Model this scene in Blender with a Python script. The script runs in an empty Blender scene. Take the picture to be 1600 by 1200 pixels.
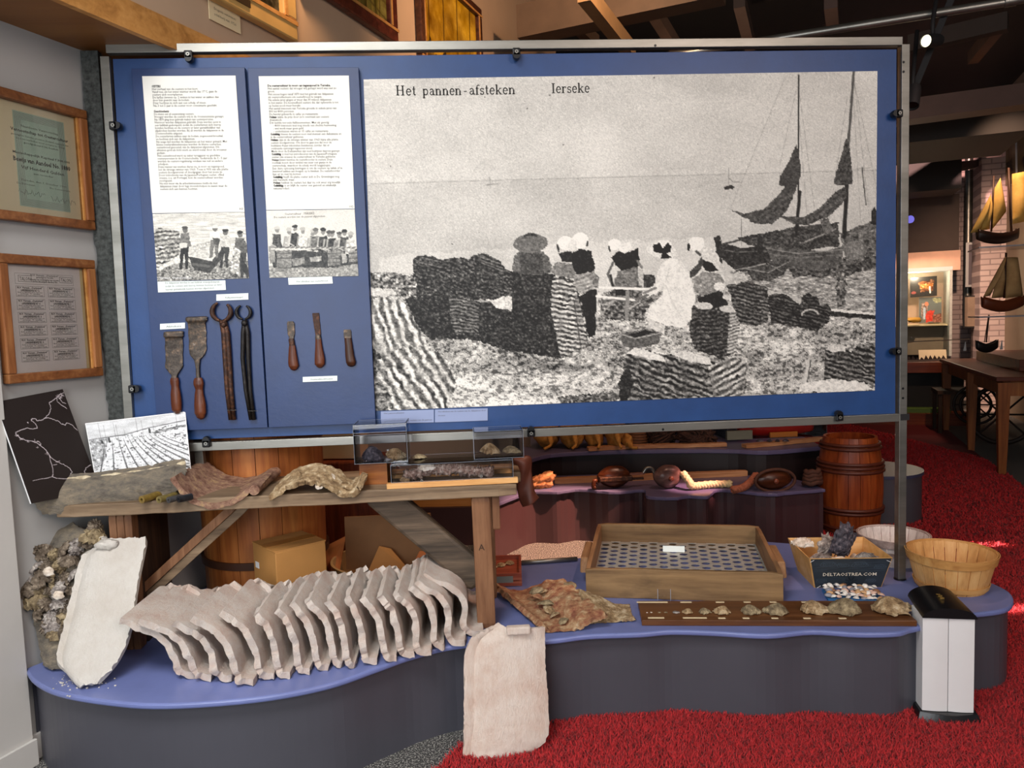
import bpy, math, random
import numpy as np
from mathutils import Vector, Matrix, noise
R = math.radians
SC = bpy.context.scene
COL = SC.collection
# ------------------------------------------------------------------ camera
CP, CR, CY, CH, CF = R(4.55), R(-2.0), R(3.75), 1.35, 1180.0
def _basis():
    f = np.array([0, math.cos(CP), -math.sin(CP)]); x = np.array([1., 0, 0]); u = np.cross(x, f)
    X = math.cos(CR)*x + math.sin(CR)*u; U = -math.sin(CR)*x + math.cos(CR)*u
    c, s = math.cos(-CY), math.sin(-CY); Z = np.array([[c, -s, 0], [s, c, 0], [0, 0, 1]])
    return Z@f, Z@X, Z@U
FW, RX, UP = _basis(); C0 = np.array([0, 0, CH])
cam = bpy.data.objects.new('camera', bpy.data.cameras.new('camera')); COL.objects.link(cam)
M3 = Matrix([[RX[i], UP[i], -FW[i]] for i in range(3)])
cam.matrix_world = Matrix.Translation((0, 0, CH)) @ M3.to_4x4()
cam.data.sensor_width = 36; cam.data.lens = CF/1600*36; cam.data.clip_start = .05; cam.data.clip_end = 100
SC.camera = cam
# where a photographed point lies, given the plane it stands on (layout aid)
def ray(px, py): return FW + RX*(px-800)/CF - UP*(py-600)/CF
def oz(px, py, z): d = ray(px, py); return C0 + d*(z-CH)/d[2]
def oy(px, py, y): d = ray(px, py); return C0 + d*y/d[1]
def opl(px, py, p0, n):
    d = ray(px, py); n = np.array(n, float); return C0 + d*(((np.array(p0)-C0)@n)/(d@n))
# ------------------------------------------------------------------ light and exposure
SC.view_settings.view_transform = 'Standard'; SC.view_settings.look = 'None'
SC.view_settings.gamma = 1; SC.view_settings.use_curve_mapping = False
SC.view_settings.exposure = -0.05
w = bpy.data.worlds.new('world'); SC.world = w; w.use_nodes = True
w.node_tree.nodes['Background'].inputs[0].default_value = (.75, .85, 1, 1)
w.node_tree.nodes['Background'].inputs[1].default_value = .16
def hx(s):
    s = s.lstrip('#'); v = [int(s[i:i+2], 16)/255 for i in (0, 2, 4)]
    return tuple(c/12.92 if c <= .04045 else ((c+.055)/1.055)**2.4 for c in v)
def area(name, loc, target, size, power, col, sy=None, spread=180):
    l = bpy.data.lights.new(name, 'AREA'); l.energy = power; l.color = col; l.size = size
    l.shape = 'RECTANGLE'; l.size_y = sy or size; l.spread = R(spread)
    o = bpy.data.objects.new(name, l); COL.objects.link(o); o.location = loc
    o.rotation_euler = (Vector(target)-Vector(loc)).to_track_quat('-Z', 'Y').to_euler(); return o
def spot(name, loc, target, power, col, angle=40, blend=.5, rad=.04):
    l = bpy.data.lights.new(name, 'SPOT'); l.energy = power; l.color = col; l.spot_size = R(angle); l.spot_blend = blend
    l.shadow_soft_size = rad
    o = bpy.data.objects.new(name, l); COL.objects.link(o); o.location = loc
    o.rotation_euler = (Vector(target)-Vector(loc)).to_track_quat('-Z', 'Y').to_euler(); return o
# daylight from the windows behind and left of the camera
area('window_and_fill', (-1.6, -1.9, 2.3), (-.5, 2.6, .9), 2.6, 74, (.93, .97, 1), 1.8)
area('window_and_fill', (-1.1, -1.5, 1.05), (-.45, 2.3, .35), 1.7, 38, (.95, .97, 1), 1.2)  # low fill added to brighten the row of tiles
area('window_and_fill', (2.2, -1.6, 2.9), (.9, 2.7, .8), 1.8, 84, (1, .82, .72), 1.4)
area('overhead_fill', (-.9, .5, 3.3), (-.5, 2.3, .3), 1.3, 27, (1, .98, .96), 1.0, 95)  # fill added overhead to lift the tiles and platform top
# ceiling spots (warm) behind the panel and along the room
spot('ceiling_spot_light', (1.6, 3.0, 3.3), (.8, 3.5, .6), 110, (1, .55, .38), 80, .8)
spot('ceiling_spot_light', (-.6, 3.1, 3.2), (-.75, 3.7, .5), 55, (1, .62, .34), 80, .8)
spot('ceiling_spot_light', (.9, 3.4, 3.4), (.3, 5.4, 2.9), 130, (1, .62, .36), 110, .8)
spot('ceiling_spot_light', (4.9, 6.9, 2.75), (6.2, 8.4, 1.9), 330, (1, .66, .46), 60, .8)
spot('ceiling_spot_light', (4.2, 7.4, 3.5), (6.6, 10.6, 2.3), 1500, (1, .56, .48), 46, .7)
spot('ceiling_spot_light', (4.3, 8.6, 3.4), (5.5, 10.0, 1.3), 420, (1, .68, .50), 75, .8)
spot('ceiling_fill', (2.0, 5.6, 2.2), (3.2, 6.2, 4.0), 45, (1, .66, .46), 150, .9)  # upward fill added to lift the dark ceiling beams, no fixture
spot('assumed_sun_spot', (2.0, 3.3, 3.3), (.45, 4.33, 0), 2600, (1, .52, .34), 13, .35)  # spot added for the assumed sun patch on the carpet behind the platform
spot('assumed_sun_spot', (2.6, 3.2, 2.6), (1.25, 4.46, .17), 1500, (1, .45, .40), 6, .5)  # another spot added, for the pink sun patch on the plum skirt
area('added_sun_streak', (2.75, 3.98, 3.0), (2.75, 3.98, 0), .55, 1.6, (1, .6, .58), .035, 2)  # thin lamp added overhead to throw an assumed sun streak, no real opening
area('added_sun_streak', (2.35, 3.10, 3.0), (2.35, 3.10, 0), .6, 1.2, (1, .6, .58), .035, 2)  # second strip lamp added, for the nearer streak on the rug
spot('ceiling_spot_light', (2.9, 3.2, 3.4), (2.9, 4.6, 0), 48, (1, .66, .56), 75, .9)
spot('ceiling_spot_light', (4.6, 6.2, 3.4), (5.9, 7.2, .8), 160, (1, .60, .38), 70, .8)

# ------------------------------------------------------------------ mesh building
class MB:
    def __init__(s): s.v = []; s.f = []; s.m = []; s.c = None
    def add(s, vs, fs, mi=0):
        o = len(s.v); s.v += [tuple(map(float, p)) for p in vs]
        s.f += [tuple(i+o for i in f) for f in fs]; s.m += [mi]*len(fs); return s
    def box(s, c, d, M=None, mi=0):
        vs = [Vector((c[0]+sx*d[0]/2, c[1]+sy*d[1]/2, c[2]+sz*d[2]/2)) for sx in (-1, 1) for sy in (-1, 1) for sz in (-1, 1)]
        if M: vs = [M@p for p in vs]
        return s.add(vs, [(0, 1, 3, 2), (4, 6, 7, 5), (0, 4, 5, 1), (2, 3, 7, 6), (0, 2, 6, 4), (1, 5, 7, 3)], mi)
    def prism(s, bot, top, mi=0):
        n = len(bot); s.add(list(bot)+list(top), [tuple(range(n))[::-1], tuple(range(n, 2*n))]+[(i, (i+1) % n, n+(i+1) % n, n+i) for i in range(n)], mi); return s
    def pxz(s, pts, y0, y1, mi=0): return s.prism([(x, y0, z) for x, z in pts], [(x, y1, z) for x, z in pts], mi)
    def pxy(s, pts, z0, z1, mi=0): return s.prism([(x, y, z0) for x, y in pts], [(x, y, z1) for x, y in pts], mi)
    def beam(s, a, b, w_, h_, up=(0, 0, 1), mi=0):
        a, b = Vector(a), Vector(b); d = (b-a).normalized(); u = Vector(up); x = d.cross(u).normalized(); u = x.cross(d)
        q = [x*(w_/2*i)+u*(h_/2*j) for i, j in ((-1, -1), (1, -1), (1, 1), (-1, 1))]
        return s.prism([a+p for p in q], [b+p for p in q], mi)
    def tube(s, pts, r, n=8, mi=0, closed=False):
        pts = [Vector(p) for p in pts]; rs = r if hasattr(r, '__len__') else [r]*len(pts); k = len(pts); o = []
        x = None
        for i, p in enumerate(pts):
            d = (pts[(i+1) % k if closed else min(i+1, k-1)]-pts[(i-1) % k if closed else max(i-1, 0)]).normalized()
            if x is None: x = d.orthogonal().normalized()
            x = (x-d*x.dot(d)).normalized(); y = d.cross(x)
            o += [p+(x*math.cos(2*math.pi*j/n)+y*math.sin(2*math.pi*j/n))*rs[i] for j in range(n)]
        fs = [(i*n+j, i*n+(j+1) % n, ((i+1) % k)*n+(j+1) % n, ((i+1) % k)*n+j) for i in range(k if closed else k-1) for j in range(n)]
        if not closed: fs += [tuple(range(n))[::-1], tuple(range((k-1)*n, k*n))]
        return s.add(o, fs, mi)
    def lathe(s, prof, n=32, c=(0, 0, 0), mi=0, sx=1, sy=1, M=None):
        o = []; k = len(prof)
        for r_, z in prof: o += [Vector((r_*sx*math.cos(2*math.pi*j/n), r_*sy*math.sin(2*math.pi*j/n), z)) for j in range(n)]
        if M: o = [M@p for p in o]
        o = [p+Vector(c) for p in o]
        fs = [(i*n+j, i*n+(j+1) % n, (i+1)*n+(j+1) % n, (i+1)*n+j) for i in range(k-1) for j in range(n)]
        return s.add(o, fs, mi)
    def grid(s, fn, nu, nv, th=None, mi=0):
        """fn(u,v)->point; closed slab when th is given (th may be fn(u,v))"""
        P = [[Vector(fn(i/nu, j/nv)) for j in range(nv+1)] for i in range(nu+1)]
        vs = [P[i][j] for i in range(nu+1) for j in range(nv+1)]
        W = nv+1; fs = [(i*W+j, (i+1)*W+j, (i+1)*W+j+1, i*W+j+1) for i in range(nu) for j in range(nv)]
        if th is not None:
            N = []
            for i in range(nu+1):
                for j in range(nv+1):
                    a = P[min(i+1, nu)][j]-P[max(i-1, 0)][j]; b = P[i][min(j+1, nv)]-P[i][max(j-1, 0)]
                    n_ = a.cross(b); n_ = n_.normalized() if n_.length > 1e-9 else Vector((0, 0, 1))
                    t = th(i/nu, j/nv) if callable(th) else th; N.append(P[i][j]-n_*t)
            k = len(vs); vs += N; fs += [tuple(x+k for x in f)[::-1] for f in fs]
            rim = [(i, 0) for i in range(nu)]+[(nu, j) for j in range(nv)]+[(i, nv) for i in range(nu, 0, -1)]+[(0, j) for j in range(nv, 0, -1)]
            idx = [i*W+j for i, j in rim]
            for q in range(len(idx)):
                a, b = idx[q], idx[(q+1) % len(idx)]; fs.append((b, a, a+k, b+k))
        return s.add(vs, fs, mi)
    def blob(s, c, r_, seed=0, amp=.25, fr=2.0, nu=14, nv=9, M=None, mi=0):
        """closed rough ellipsoid"""
        c = Vector(c); vs = []; off = Vector((seed*3.7, seed*1.3, seed*7.1))
        for j in range(1, nv):
            for i in range(nu):
                t = math.pi*j/nv; a = 2*math.pi*i/nu
                d = Vector((math.sin(t)*math.cos(a), math.sin(t)*math.sin(a), math.cos(t)))
                k = 1+amp*noise.noise(d*fr+off)*1.6+amp*.5*noise.noise(d*fr*2.7+off)
                vs.append(Vector((d.x*r_[0]*k, d.y*r_[1]*k, d.z*r_[2]*k)))
        vs += [Vector((0, 0, r_[2])), Vector((0, 0, -r_[2]))]
        if M: vs = [M@p for p in vs]
        vs = [p+c for p in vs]; T = len(vs)-2
        fs = [(j*nu+i, (j+1)*nu+i, (j+1)*nu+(i+1) % nu, j*nu+(i+1) % nu) for j in range(nv-2) for i in range(nu)]
        fs += [(T, i, (i+1) % nu) for i in range(nu)]+[(T+1, (nv-2)*nu+(i+1) % nu, (nv-2)*nu+i) for i in range(nu)]
        return s.add(vs, fs, mi)
    def build(s, name, mat, parent=None, smooth=False, world=False, loc=None, bev=0, angle=None):
        me = bpy.data.meshes.new(name); V = s.v
        o = bpy.data.objects.new(name, me); COL.objects.link(o)
        if loc is not None:
            o.location = loc; V = [(x-loc[0], y-loc[1], z-loc[2]) for x, y, z in V]
        if parent is not None:
            o.parent = parent
            if world:
                L = Vector((0, 0, 0)); q = parent
                while q is not None: L += q.location; q = q.parent
                V = [(x-L[0], y-L[1], z-L[2]) for x, y, z in V]
        me.from_pydata(V, [], s.f)
        for m_ in (mat if isinstance(mat, (list, tuple)) else [mat]): me.materials.append(m_)
        if len(set(s.m)) > 1: me.polygons.foreach_set('material_index', s.m)
        me.validate(); me.update()
        if smooth:
            me.polygons.foreach_set('use_smooth', [True]*len(me.polygons))
            if angle: me.set_sharp_from_angle(angle=R(angle))
        if bev:
            b = o.modifiers.new('bevel', 'BEVEL'); b.width = bev; b.segments = 2; b.limit_method = 'ANGLE'
        return o
def tag(o, label=None, cat=None, group=None, kind=None):
    if label: o['label'] = label
    if cat: o['category'] = cat
    if group: o['group'] = group
    if kind: o['kind'] = kind
    return o
def thing(name, label, cat, loc=(0, 0, 0), rz=0, group=None, rot=None):
    o = bpy.data.objects.new(name, None); COL.objects.link(o); o.location = Vector(loc); o.rotation_euler = rot or (0, 0, rz)
    o.empty_display_size = .05
    return tag(o, label, cat, group)
def struct(o): o['kind'] = 'structure'; return o
def copy_tree(o, parent=None):
    c = o.copy(); COL.objects.link(c)
    if parent is not None: c.parent = parent
    for ch in [q for q in COL.objects if q.parent == o]: copy_tree(ch, c)
    return c
def recenter(o):
    """put a single mesh's origin at the middle of its base"""
    me = o.data; n = len(me.vertices); a = np.empty(n*3); me.vertices.foreach_get('co', a); a = a.reshape(-1, 3)
    c = np.array([(a[:, 0].min()+a[:, 0].max())/2, (a[:, 1].min()+a[:, 1].max())/2, a[:, 2].min()])
    a -= c; me.vertices.foreach_set('co', a.ravel()); me.update(); o.location = Vector(o.location)+Vector(c); return o

# ------------------------------------------------------------------ materials
def _nt(name):
    m = bpy.data.materials.new(name); m.use_nodes = True; nt = m.node_tree
    return m, nt, nt.nodes['Principled BSDF']
def _coord(nt, sc=(1, 1, 1), rot=(0, 0, 0)):
    tc = nt.nodes.new('ShaderNodeTexCoord'); mp = nt.nodes.new('ShaderNodeMapping')
    mp.inputs['Scale'].default_value = sc; mp.inputs['Rotation'].default_value = rot
    nt.links.new(tc.outputs['Object'], mp.inputs[0]); return mp.outputs[0]
def _noise(nt, v, scale, detail=6, rough=.6, dist=0):
    n = nt.nodes.new('ShaderNodeTexNoise'); n.inputs['Scale'].default_value = scale; n.inputs['Detail'].default_value = detail
    n.inputs['Roughness'].default_value = rough; n.inputs['Distortion'].default_value = dist
    nt.links.new(v, n.inputs['Vector']); return n.outputs[0]
def _ramp(nt, fac, stops):
    r = nt.nodes.new('ShaderNodeValToRGB'); e = r.color_ramp.elements
    while len(e) < len(stops): e.new(.5)
    for k, (p, c) in enumerate(stops): e[k].position = p; e[k].color = (*(hx(c) if isinstance(c, str) else c), 1)
    nt.links.new(fac, r.inputs[0]); return r.outputs[0]
def _bump(nt, b, h, strength, dist=.01):
    n = nt.nodes.new('ShaderNodeBump'); n.inputs['Strength'].default_value = strength; n.inputs['Distance'].default_value = dist
    nt.links.new(h, n.inputs['Height']); nt.links.new(n.outputs[0], b.inputs['Normal']); return n
def _mix(nt, fac, a, b, mode='MIX'):
    m = nt.nodes.new('ShaderNodeMix'); m.data_type = 'RGBA'; m.blend_type = mode
    for sock, x in ((m.inputs[0], fac), (m.inputs[6], a), (m.inputs[7], b)):
        if isinstance(x, (int, float)): sock.default_value = x
        elif isinstance(x, str): sock.default_value = (*hx(x), 1)
        elif isinstance(x, tuple): sock.default_value = (*x, 1)
        else: nt.links.new(x, sock)
    return m.outputs[2]
def plain(name, c, rough=.5, metal=0, spec=None, var=.08, vs=6, bump=0, bs=200, emit=0, coat=0):
    m, nt, b = _nt(name); v = _coord(nt); c = hx(c)
    lo = tuple(x*(1-var) for x in c); hi = tuple(min(1, x*(1+var)) for x in c)
    nt.links.new(_ramp(nt, _noise(nt, v, vs, 4), [(.3, lo), (.7, hi)]), b.inputs['Base Color'])
    b.inputs['Roughness'].default_value = rough; b.inputs['Metallic'].default_value = metal
    if spec is not None: b.inputs['Specular IOR Level'].default_value = spec
    if coat: b.inputs['Coat Weight'].default_value = coat; b.inputs['Coat Roughness'].default_value = .15
    if bump: _bump(nt, b, _noise(nt, v, bs, 3), bump, .002)
    if emit: b.inputs['Emission Color'].default_value = (*c, 1); b.inputs['Emission Strength'].default_value = emit
    return m
def multi(name, stops, scale=20, rough=.8, detail=8, nr=.65, bump=.6, bs=None, bd=.004, dist=0, metal=0, sc=(1, 1, 1), spec=.3):
    m, nt, b = _nt(name); v = _coord(nt, sc)
    nt.links.new(_ramp(nt, _noise(nt, v, scale, detail, nr, dist), stops), b.inputs['Base Color'])
    b.inputs['Roughness'].default_value = rough; b.inputs['Metallic'].default_value = metal; b.inputs['Specular IOR Level'].default_value = spec
    if bump: _bump(nt, b, _noise(nt, v, bs or scale*2.5, 8, .7), bump, bd)
    return m
def wood(name, stops, axis='x', scale=1, rough=.55, bump=.3, stain=.35, stretch=14, spec=.35):
    a = {'x': (1/stretch, 1, 1), 'y': (1, 1/stretch, 1), 'z': (1, 1, 1/stretch)}[axis]
    m, nt, b = _nt(name); v = _coord(nt, a)
    n1 = _noise(nt, v, 38*scale, 7, .62, .8); n2 = _noise(nt, v, 160*scale, 4, .6, .2)
    mx = nt.nodes.new('ShaderNodeMath'); mx.operation = 'MULTIPLY_ADD'; nt.links.new(n2, mx.inputs[0]); mx.inputs[1].default_value = .35
    nt.links.new(n1, mx.inputs[2]); sb = nt.nodes.new('ShaderNodeMath'); sb.operation = 'SUBTRACT'; nt.links.new(mx.outputs[0], sb.inputs[0]); sb.inputs[1].default_value = .175
    st = _ramp(nt, _noise(nt, _coord(nt, tuple(.4+.6*q for q in a)), 9*scale+2, 5, .65, .4), [(.30, (.42,)*3), (.44, (.88,)*3), (.70, (1.12,)*3)])
    nt.links.new(_mix(nt, stain, _ramp(nt, sb.outputs[0], stops), st, 'MULTIPLY'), b.inputs['Base Color'])
    b.inputs['Roughness'].default_value = rough; b.inputs['Specular IOR Level'].default_value = spec
    if bump: _bump(nt, b, sb.outputs[0], bump, .004)
    return m
def glass(name, tint=(1, 1, 1), rough=.02, ior=1.45):
    m, nt, b = _nt(name); nt.nodes.remove(b); out = nt.nodes['Material Output']
    t = nt.nodes.new('ShaderNodeBsdfTransparent'); t.inputs[0].default_value = (*tint, 1)
    g = nt.nodes.new('ShaderNodeBsdfGlossy'); g.inputs['Roughness'].default_value = rough
    fr = nt.nodes.new('ShaderNodeFresnel'); fr.inputs[0].default_value = ior
    mx = nt.nodes.new('ShaderNodeMixShader'); nt.links.new(fr.outputs[0], mx.inputs[0]); nt.links.new(t.outputs[0], mx.inputs[1]); nt.links.new(g.outputs[0], mx.inputs[2])
    nt.links.new(mx.outputs[0], out.inputs[0]); return m
def printed(name, rough=.5, grain=0.0, gs=600, tint=None):
    m, nt, b = _nt(name); a = nt.nodes.new('ShaderNodeVertexColor'); a.layer_name = 'Col'; c = a.outputs[0]
    if grain:
        n = _noise(nt, _coord(nt), gs, 3, .8); r_ = _ramp(nt, n, [(.32, (1-grain,)*3), (.68, (1+grain,)*3)]); c = _mix(nt, 1.0, c, r_, 'MULTIPLY')
    if tint: c = _mix(nt, 1.0, c, tint, 'MULTIPLY')
    nt.links.new(c, b.inputs['Base Color']); b.inputs['Roughness'].default_value = rough; b.inputs['Specular IOR Level'].default_value = .3
    return m

MT = {}
MT['blue'] = plain('blue_paint', '#1c4075', .42, var=.10, vs=9, bump=.12, bs=90)
MT['blue_dark'] = plain('dark_blue_paint', '#143060', .38, var=.10, vs=10, bump=.15, bs=60)
MT['blue_top'] = plain('blue_platform_paint', '#6a75a8', .36, var=.10, vs=5, bump=.08, bs=40)
MT['skirt'] = plain('dark_grey_paint', '#45454d', .42, var=.07, vs=3, bump=.06, bs=60)
def speck(m, c, sc=45, th=.70):
    nt = m.node_tree; b = nt.nodes['Principled BSDF']; l = b.inputs['Base Color'].links[0]; f = _ramp(nt, _noise(nt, _coord(nt), sc, 5, .75), [(th, (0,)*3), (th+.03, (1,)*3)])
    nt.links.new(_mix(nt, f, l.from_socket, c), b.inputs['Base Color'])
speck(MT['skirt'], '#8f8f92', 60, .735)
MT['steel'] = multi('brushed_steel', [(.3, '#77766f'), (.7, '#a19f98')], 9, .36, 5, bump=.15, bs=300, bd=.0005, metal=.85, sc=(.15, 1, 1))
MT['black'] = plain('black_plastic', '#0c0d10', .32, var=.2)
MT['blackm'] = plain('matt_black', '#17171a', .7, var=.2)
MT['white'] = plain('white_paint', '#dcdcdc', .45, var=.03)
MT['paper'] = plain('white_paper', '#efefe8', .7, var=.015)
MT['card'] = plain('pale_card', '#e4efec', .6, var=.02)
MT['cream'] = plain('cream_card', '#dcc9a2', .7, var=.04)
MT['ink'] = plain('black_ink', '#23221f', .8, var=.05)
MT['inkg'] = plain('grey_ink', '#55534f', .8, var=.05)
MT['wall'] = plain('grey_wall_paint', '#a9a8a6', .6, var=.03, vs=3, bump=.1, bs=60)
MT['wallup'] = plain('beige_wall_paint', '#b59a80', .7, var=.04, vs=3)
MT['trimw'] = plain('off_white_trim', '#c0bdb8', .5, var=.03)
MT['bench'] = wood('weathered_plank', [(.2, '#3b2e22'), (.42, '#6e5a45'), (.6, '#8a745b'), (.8, '#a39079')], 'x', .5, .62, .6, .8)
MT['benchz'] = wood('weathered_post', [(.2, '#3d2618'), (.42, '#6f4a30'), (.62, '#8b6345'), (.85, '#a58262')], 'z', .5, .62, .6, .7)
MT['crate'] = wood('crate_wood', [(.2, '#4e3822'), (.42, '#7c6040'), (.62, '#957650'), (.85, '#b0916a')], 'x', .4, .6, .5, .9)
MT['cratey'] = wood('crate_wood_side', [(.2, '#4a3220'), (.42, '#835f40'), (.62, '#9d7852'), (.85, '#b08e66')], 'y', .4, .6, .5, .8)
MT['shellboard'] = wood('dark_varnished_wood', [(.2, '#3a2010'), (.5, '#5f3a20'), (.8, '#7d5230')], 'x', .5, .35, .25)
MT['oak'] = wood('oak_frame_wood', [(.2, '#4c2a14'), (.5, '#7a4a28'), (.8, '#9a6a40')], 'x', .6, .4, .15)
MT['oakz'] = wood('oak_frame_wood_upright', [(.2, '#5c3318'), (.5, '#8a5530'), (.8, '#b07c4c')], 'z', .6, .4, .15)
MT['pine'] = wood('orange_pine', [(.2, '#5f2e10'), (.5, '#955526'), (.8, '#b8763a')], 'z', .4, .5, .15)
MT['pinex'] = wood('pine_strip', [(.2, '#a8703a'), (.5, '#d29a5c'), (.8, '#e8bb7e')], 'x', .8, .5, .15)
MT['barrel'] = wood('barrel_staves', [(.2, '#571f0c'), (.5, '#8d401a'), (.8, '#b3602c')], 'z', .5, .4, .2)
MT['hoop'] = plain('barrel_hoop', '#56281a', .45, var=.15, vs=20, bump=.2)
MT['basket'] = wood('pale_basket_slats', [(.2, '#a5713c'), (.5, '#cf9d60'), (.8, '#e2b87c')], 'z', .5, .5, .2)
MT['basketr'] = wood('basket_rim', [(.2, '#a36c38'), (.5, '#c99555'), (.8, '#dcae70')], 'x', .5, .5, .2)
MT['basketw'] = wood('whitewashed_basket_slats', [(.2, '#a69a94'), (.5, '#d6ccc6'), (.8, '#eee8e2')], 'z', .5, .6, .2)
MT['mahog'] = wood('mahogany', [(.2, '#3a160a'), (.5, '#6a2f17'), (.8, '#8c4826')], 'x', .4, .35, .1)
MT['tablew'] = wood('table_wood', [(.2, '#5a2e12'), (.5, '#8a4e22'), (.8, '#a8682f')], 'z', .4, .4, .1)
MT['ply'] = wood('brown_plywood', [(.2, '#6c431f'), (.5, '#83562c'), (.8, '#946736')], 'x', .15, .5, .05)
MT['edge'] = wood('edge_strip', [(.2, '#8a5a2c'), (.5, '#b98346'), (.8, '#d09b5c')], 'x', .4, .5, .1)
MT['cardb'] = plain('cardboard', '#a9783e', .75, var=.10, vs=6, bump=.05, bs=120)
MT['cardbd'] = plain('brown_cardboard', '#7a5632', .75, var=.12, vs=6)
MT['iron'] = multi('blackened_iron', [(.25, '#241a14'), (.5, '#4d4640'), (.62, '#6e5b4a'), (.8, '#9b9792')], 60, .42, 7, bump=.8, bd=.002, metal=.55, spec=.5)
MT['rust'] = multi('rusty_iron', [(.25, '#1d120e'), (.5, '#3f281d'), (.65, '#6b452f'), (.85, '#8b7a6c')], 70, .5, 7, bump=.8, bd=.002, metal=.4, spec=.5)
MT['ironb'] = multi('black_iron', [(.25, '#0d0d0f'), (.6, '#24201e'), (.85, '#54504b')], 70, .42, 7, bump=.8, bd=.002, metal=.4, spec=.5)
MT['handle'] = wood('worn_handle_wood', [(.2, '#2c140b'), (.5, '#572b18'), (.8, '#7c472b')], 'z', .8, .35, .3)
MT['handled'] = wood('dark_handle_wood', [(.2, '#1d0e08'), (.5, '#3a1f12'), (.8, '#54301c')], 'z', .8, .35, .3)
MT['rope'] = plain('pale_rope', '#cbb98a', .8, var=.15, vs=60)
MT['roped'] = plain('tarred_rope', '#4a2a1c', .8, var=.3, vs=60)
MT['sack'] = multi('jute_sacking', [(.3, '#a06a2c'), (.7, '#cf9a4e')], 40, .9, bump=.4, bs=300)
MT['net'] = multi('dark_netting', [(.3, '#1c1210'), (.6, '#4a3228'), (.8, '#7a5a48')], 70, .9, bump=.8)
MT['mauve'] = plain('mauve_platform_paint', '#5d5878', .3, var=.08, vs=5)
MT['plum'] = plain('dark_plum_paint', '#3f2a2e', .45, var=.08, vs=3)
MT['dark'] = plain('near_black_paint', '#100e0f', .7, var=.2)
MT['beamd'] = plain('dark_beam_paint', '#3a2e26', .7, var=.15)
MT['glass'] = glass('clear_glass', (.98, .99, .985), ior=1.22)
MT['acryl'] = glass('clear_acrylic', (.97, .97, .985))
MT['galv'] = multi('galvanised_sheet', [(.3, '#a3a7a2'), (.7, '#c3c5bf')], 30, .5, 6, bump=.1, metal=.5)
# ================================================================== the setting
AX = R(65.25); AV = Vector((math.cos(AX), math.sin(AX), 0)); BV = Vector((math.sin(AX), -math.cos(AX), 0))   # room's long axis, and across it
RZR = AX-math.pi/2
W0 = Vector((-1.424, 2.455, 0))
def lw(px, py, off=0): return opl(px, py, W0+BV*off, BV)       # point on the left wall
def RM(p): return Matrix.Translation(p) @ Matrix.Rotation(RZR, 4, 'Z')

# floors
def floor_mat():
    m, nt, b = _nt('speckled_grey_carpet'); v = _coord(nt)
    nt.links.new(_ramp(nt, _noise(nt, v, 170, 3, .8), [(.40, '#17171a'), (.52, '#3c3b3c'), (.60, '#b0aea6')]), b.inputs['Base Color'])
    b.inputs['Roughness'].default_value = .95; _bump(nt, b, _noise(nt, v, 400, 3), .6, .004); return m
struct(MB().box((3, 5, -.05), (16, 22, .1)).build('floor', floor_mat()))

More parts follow.
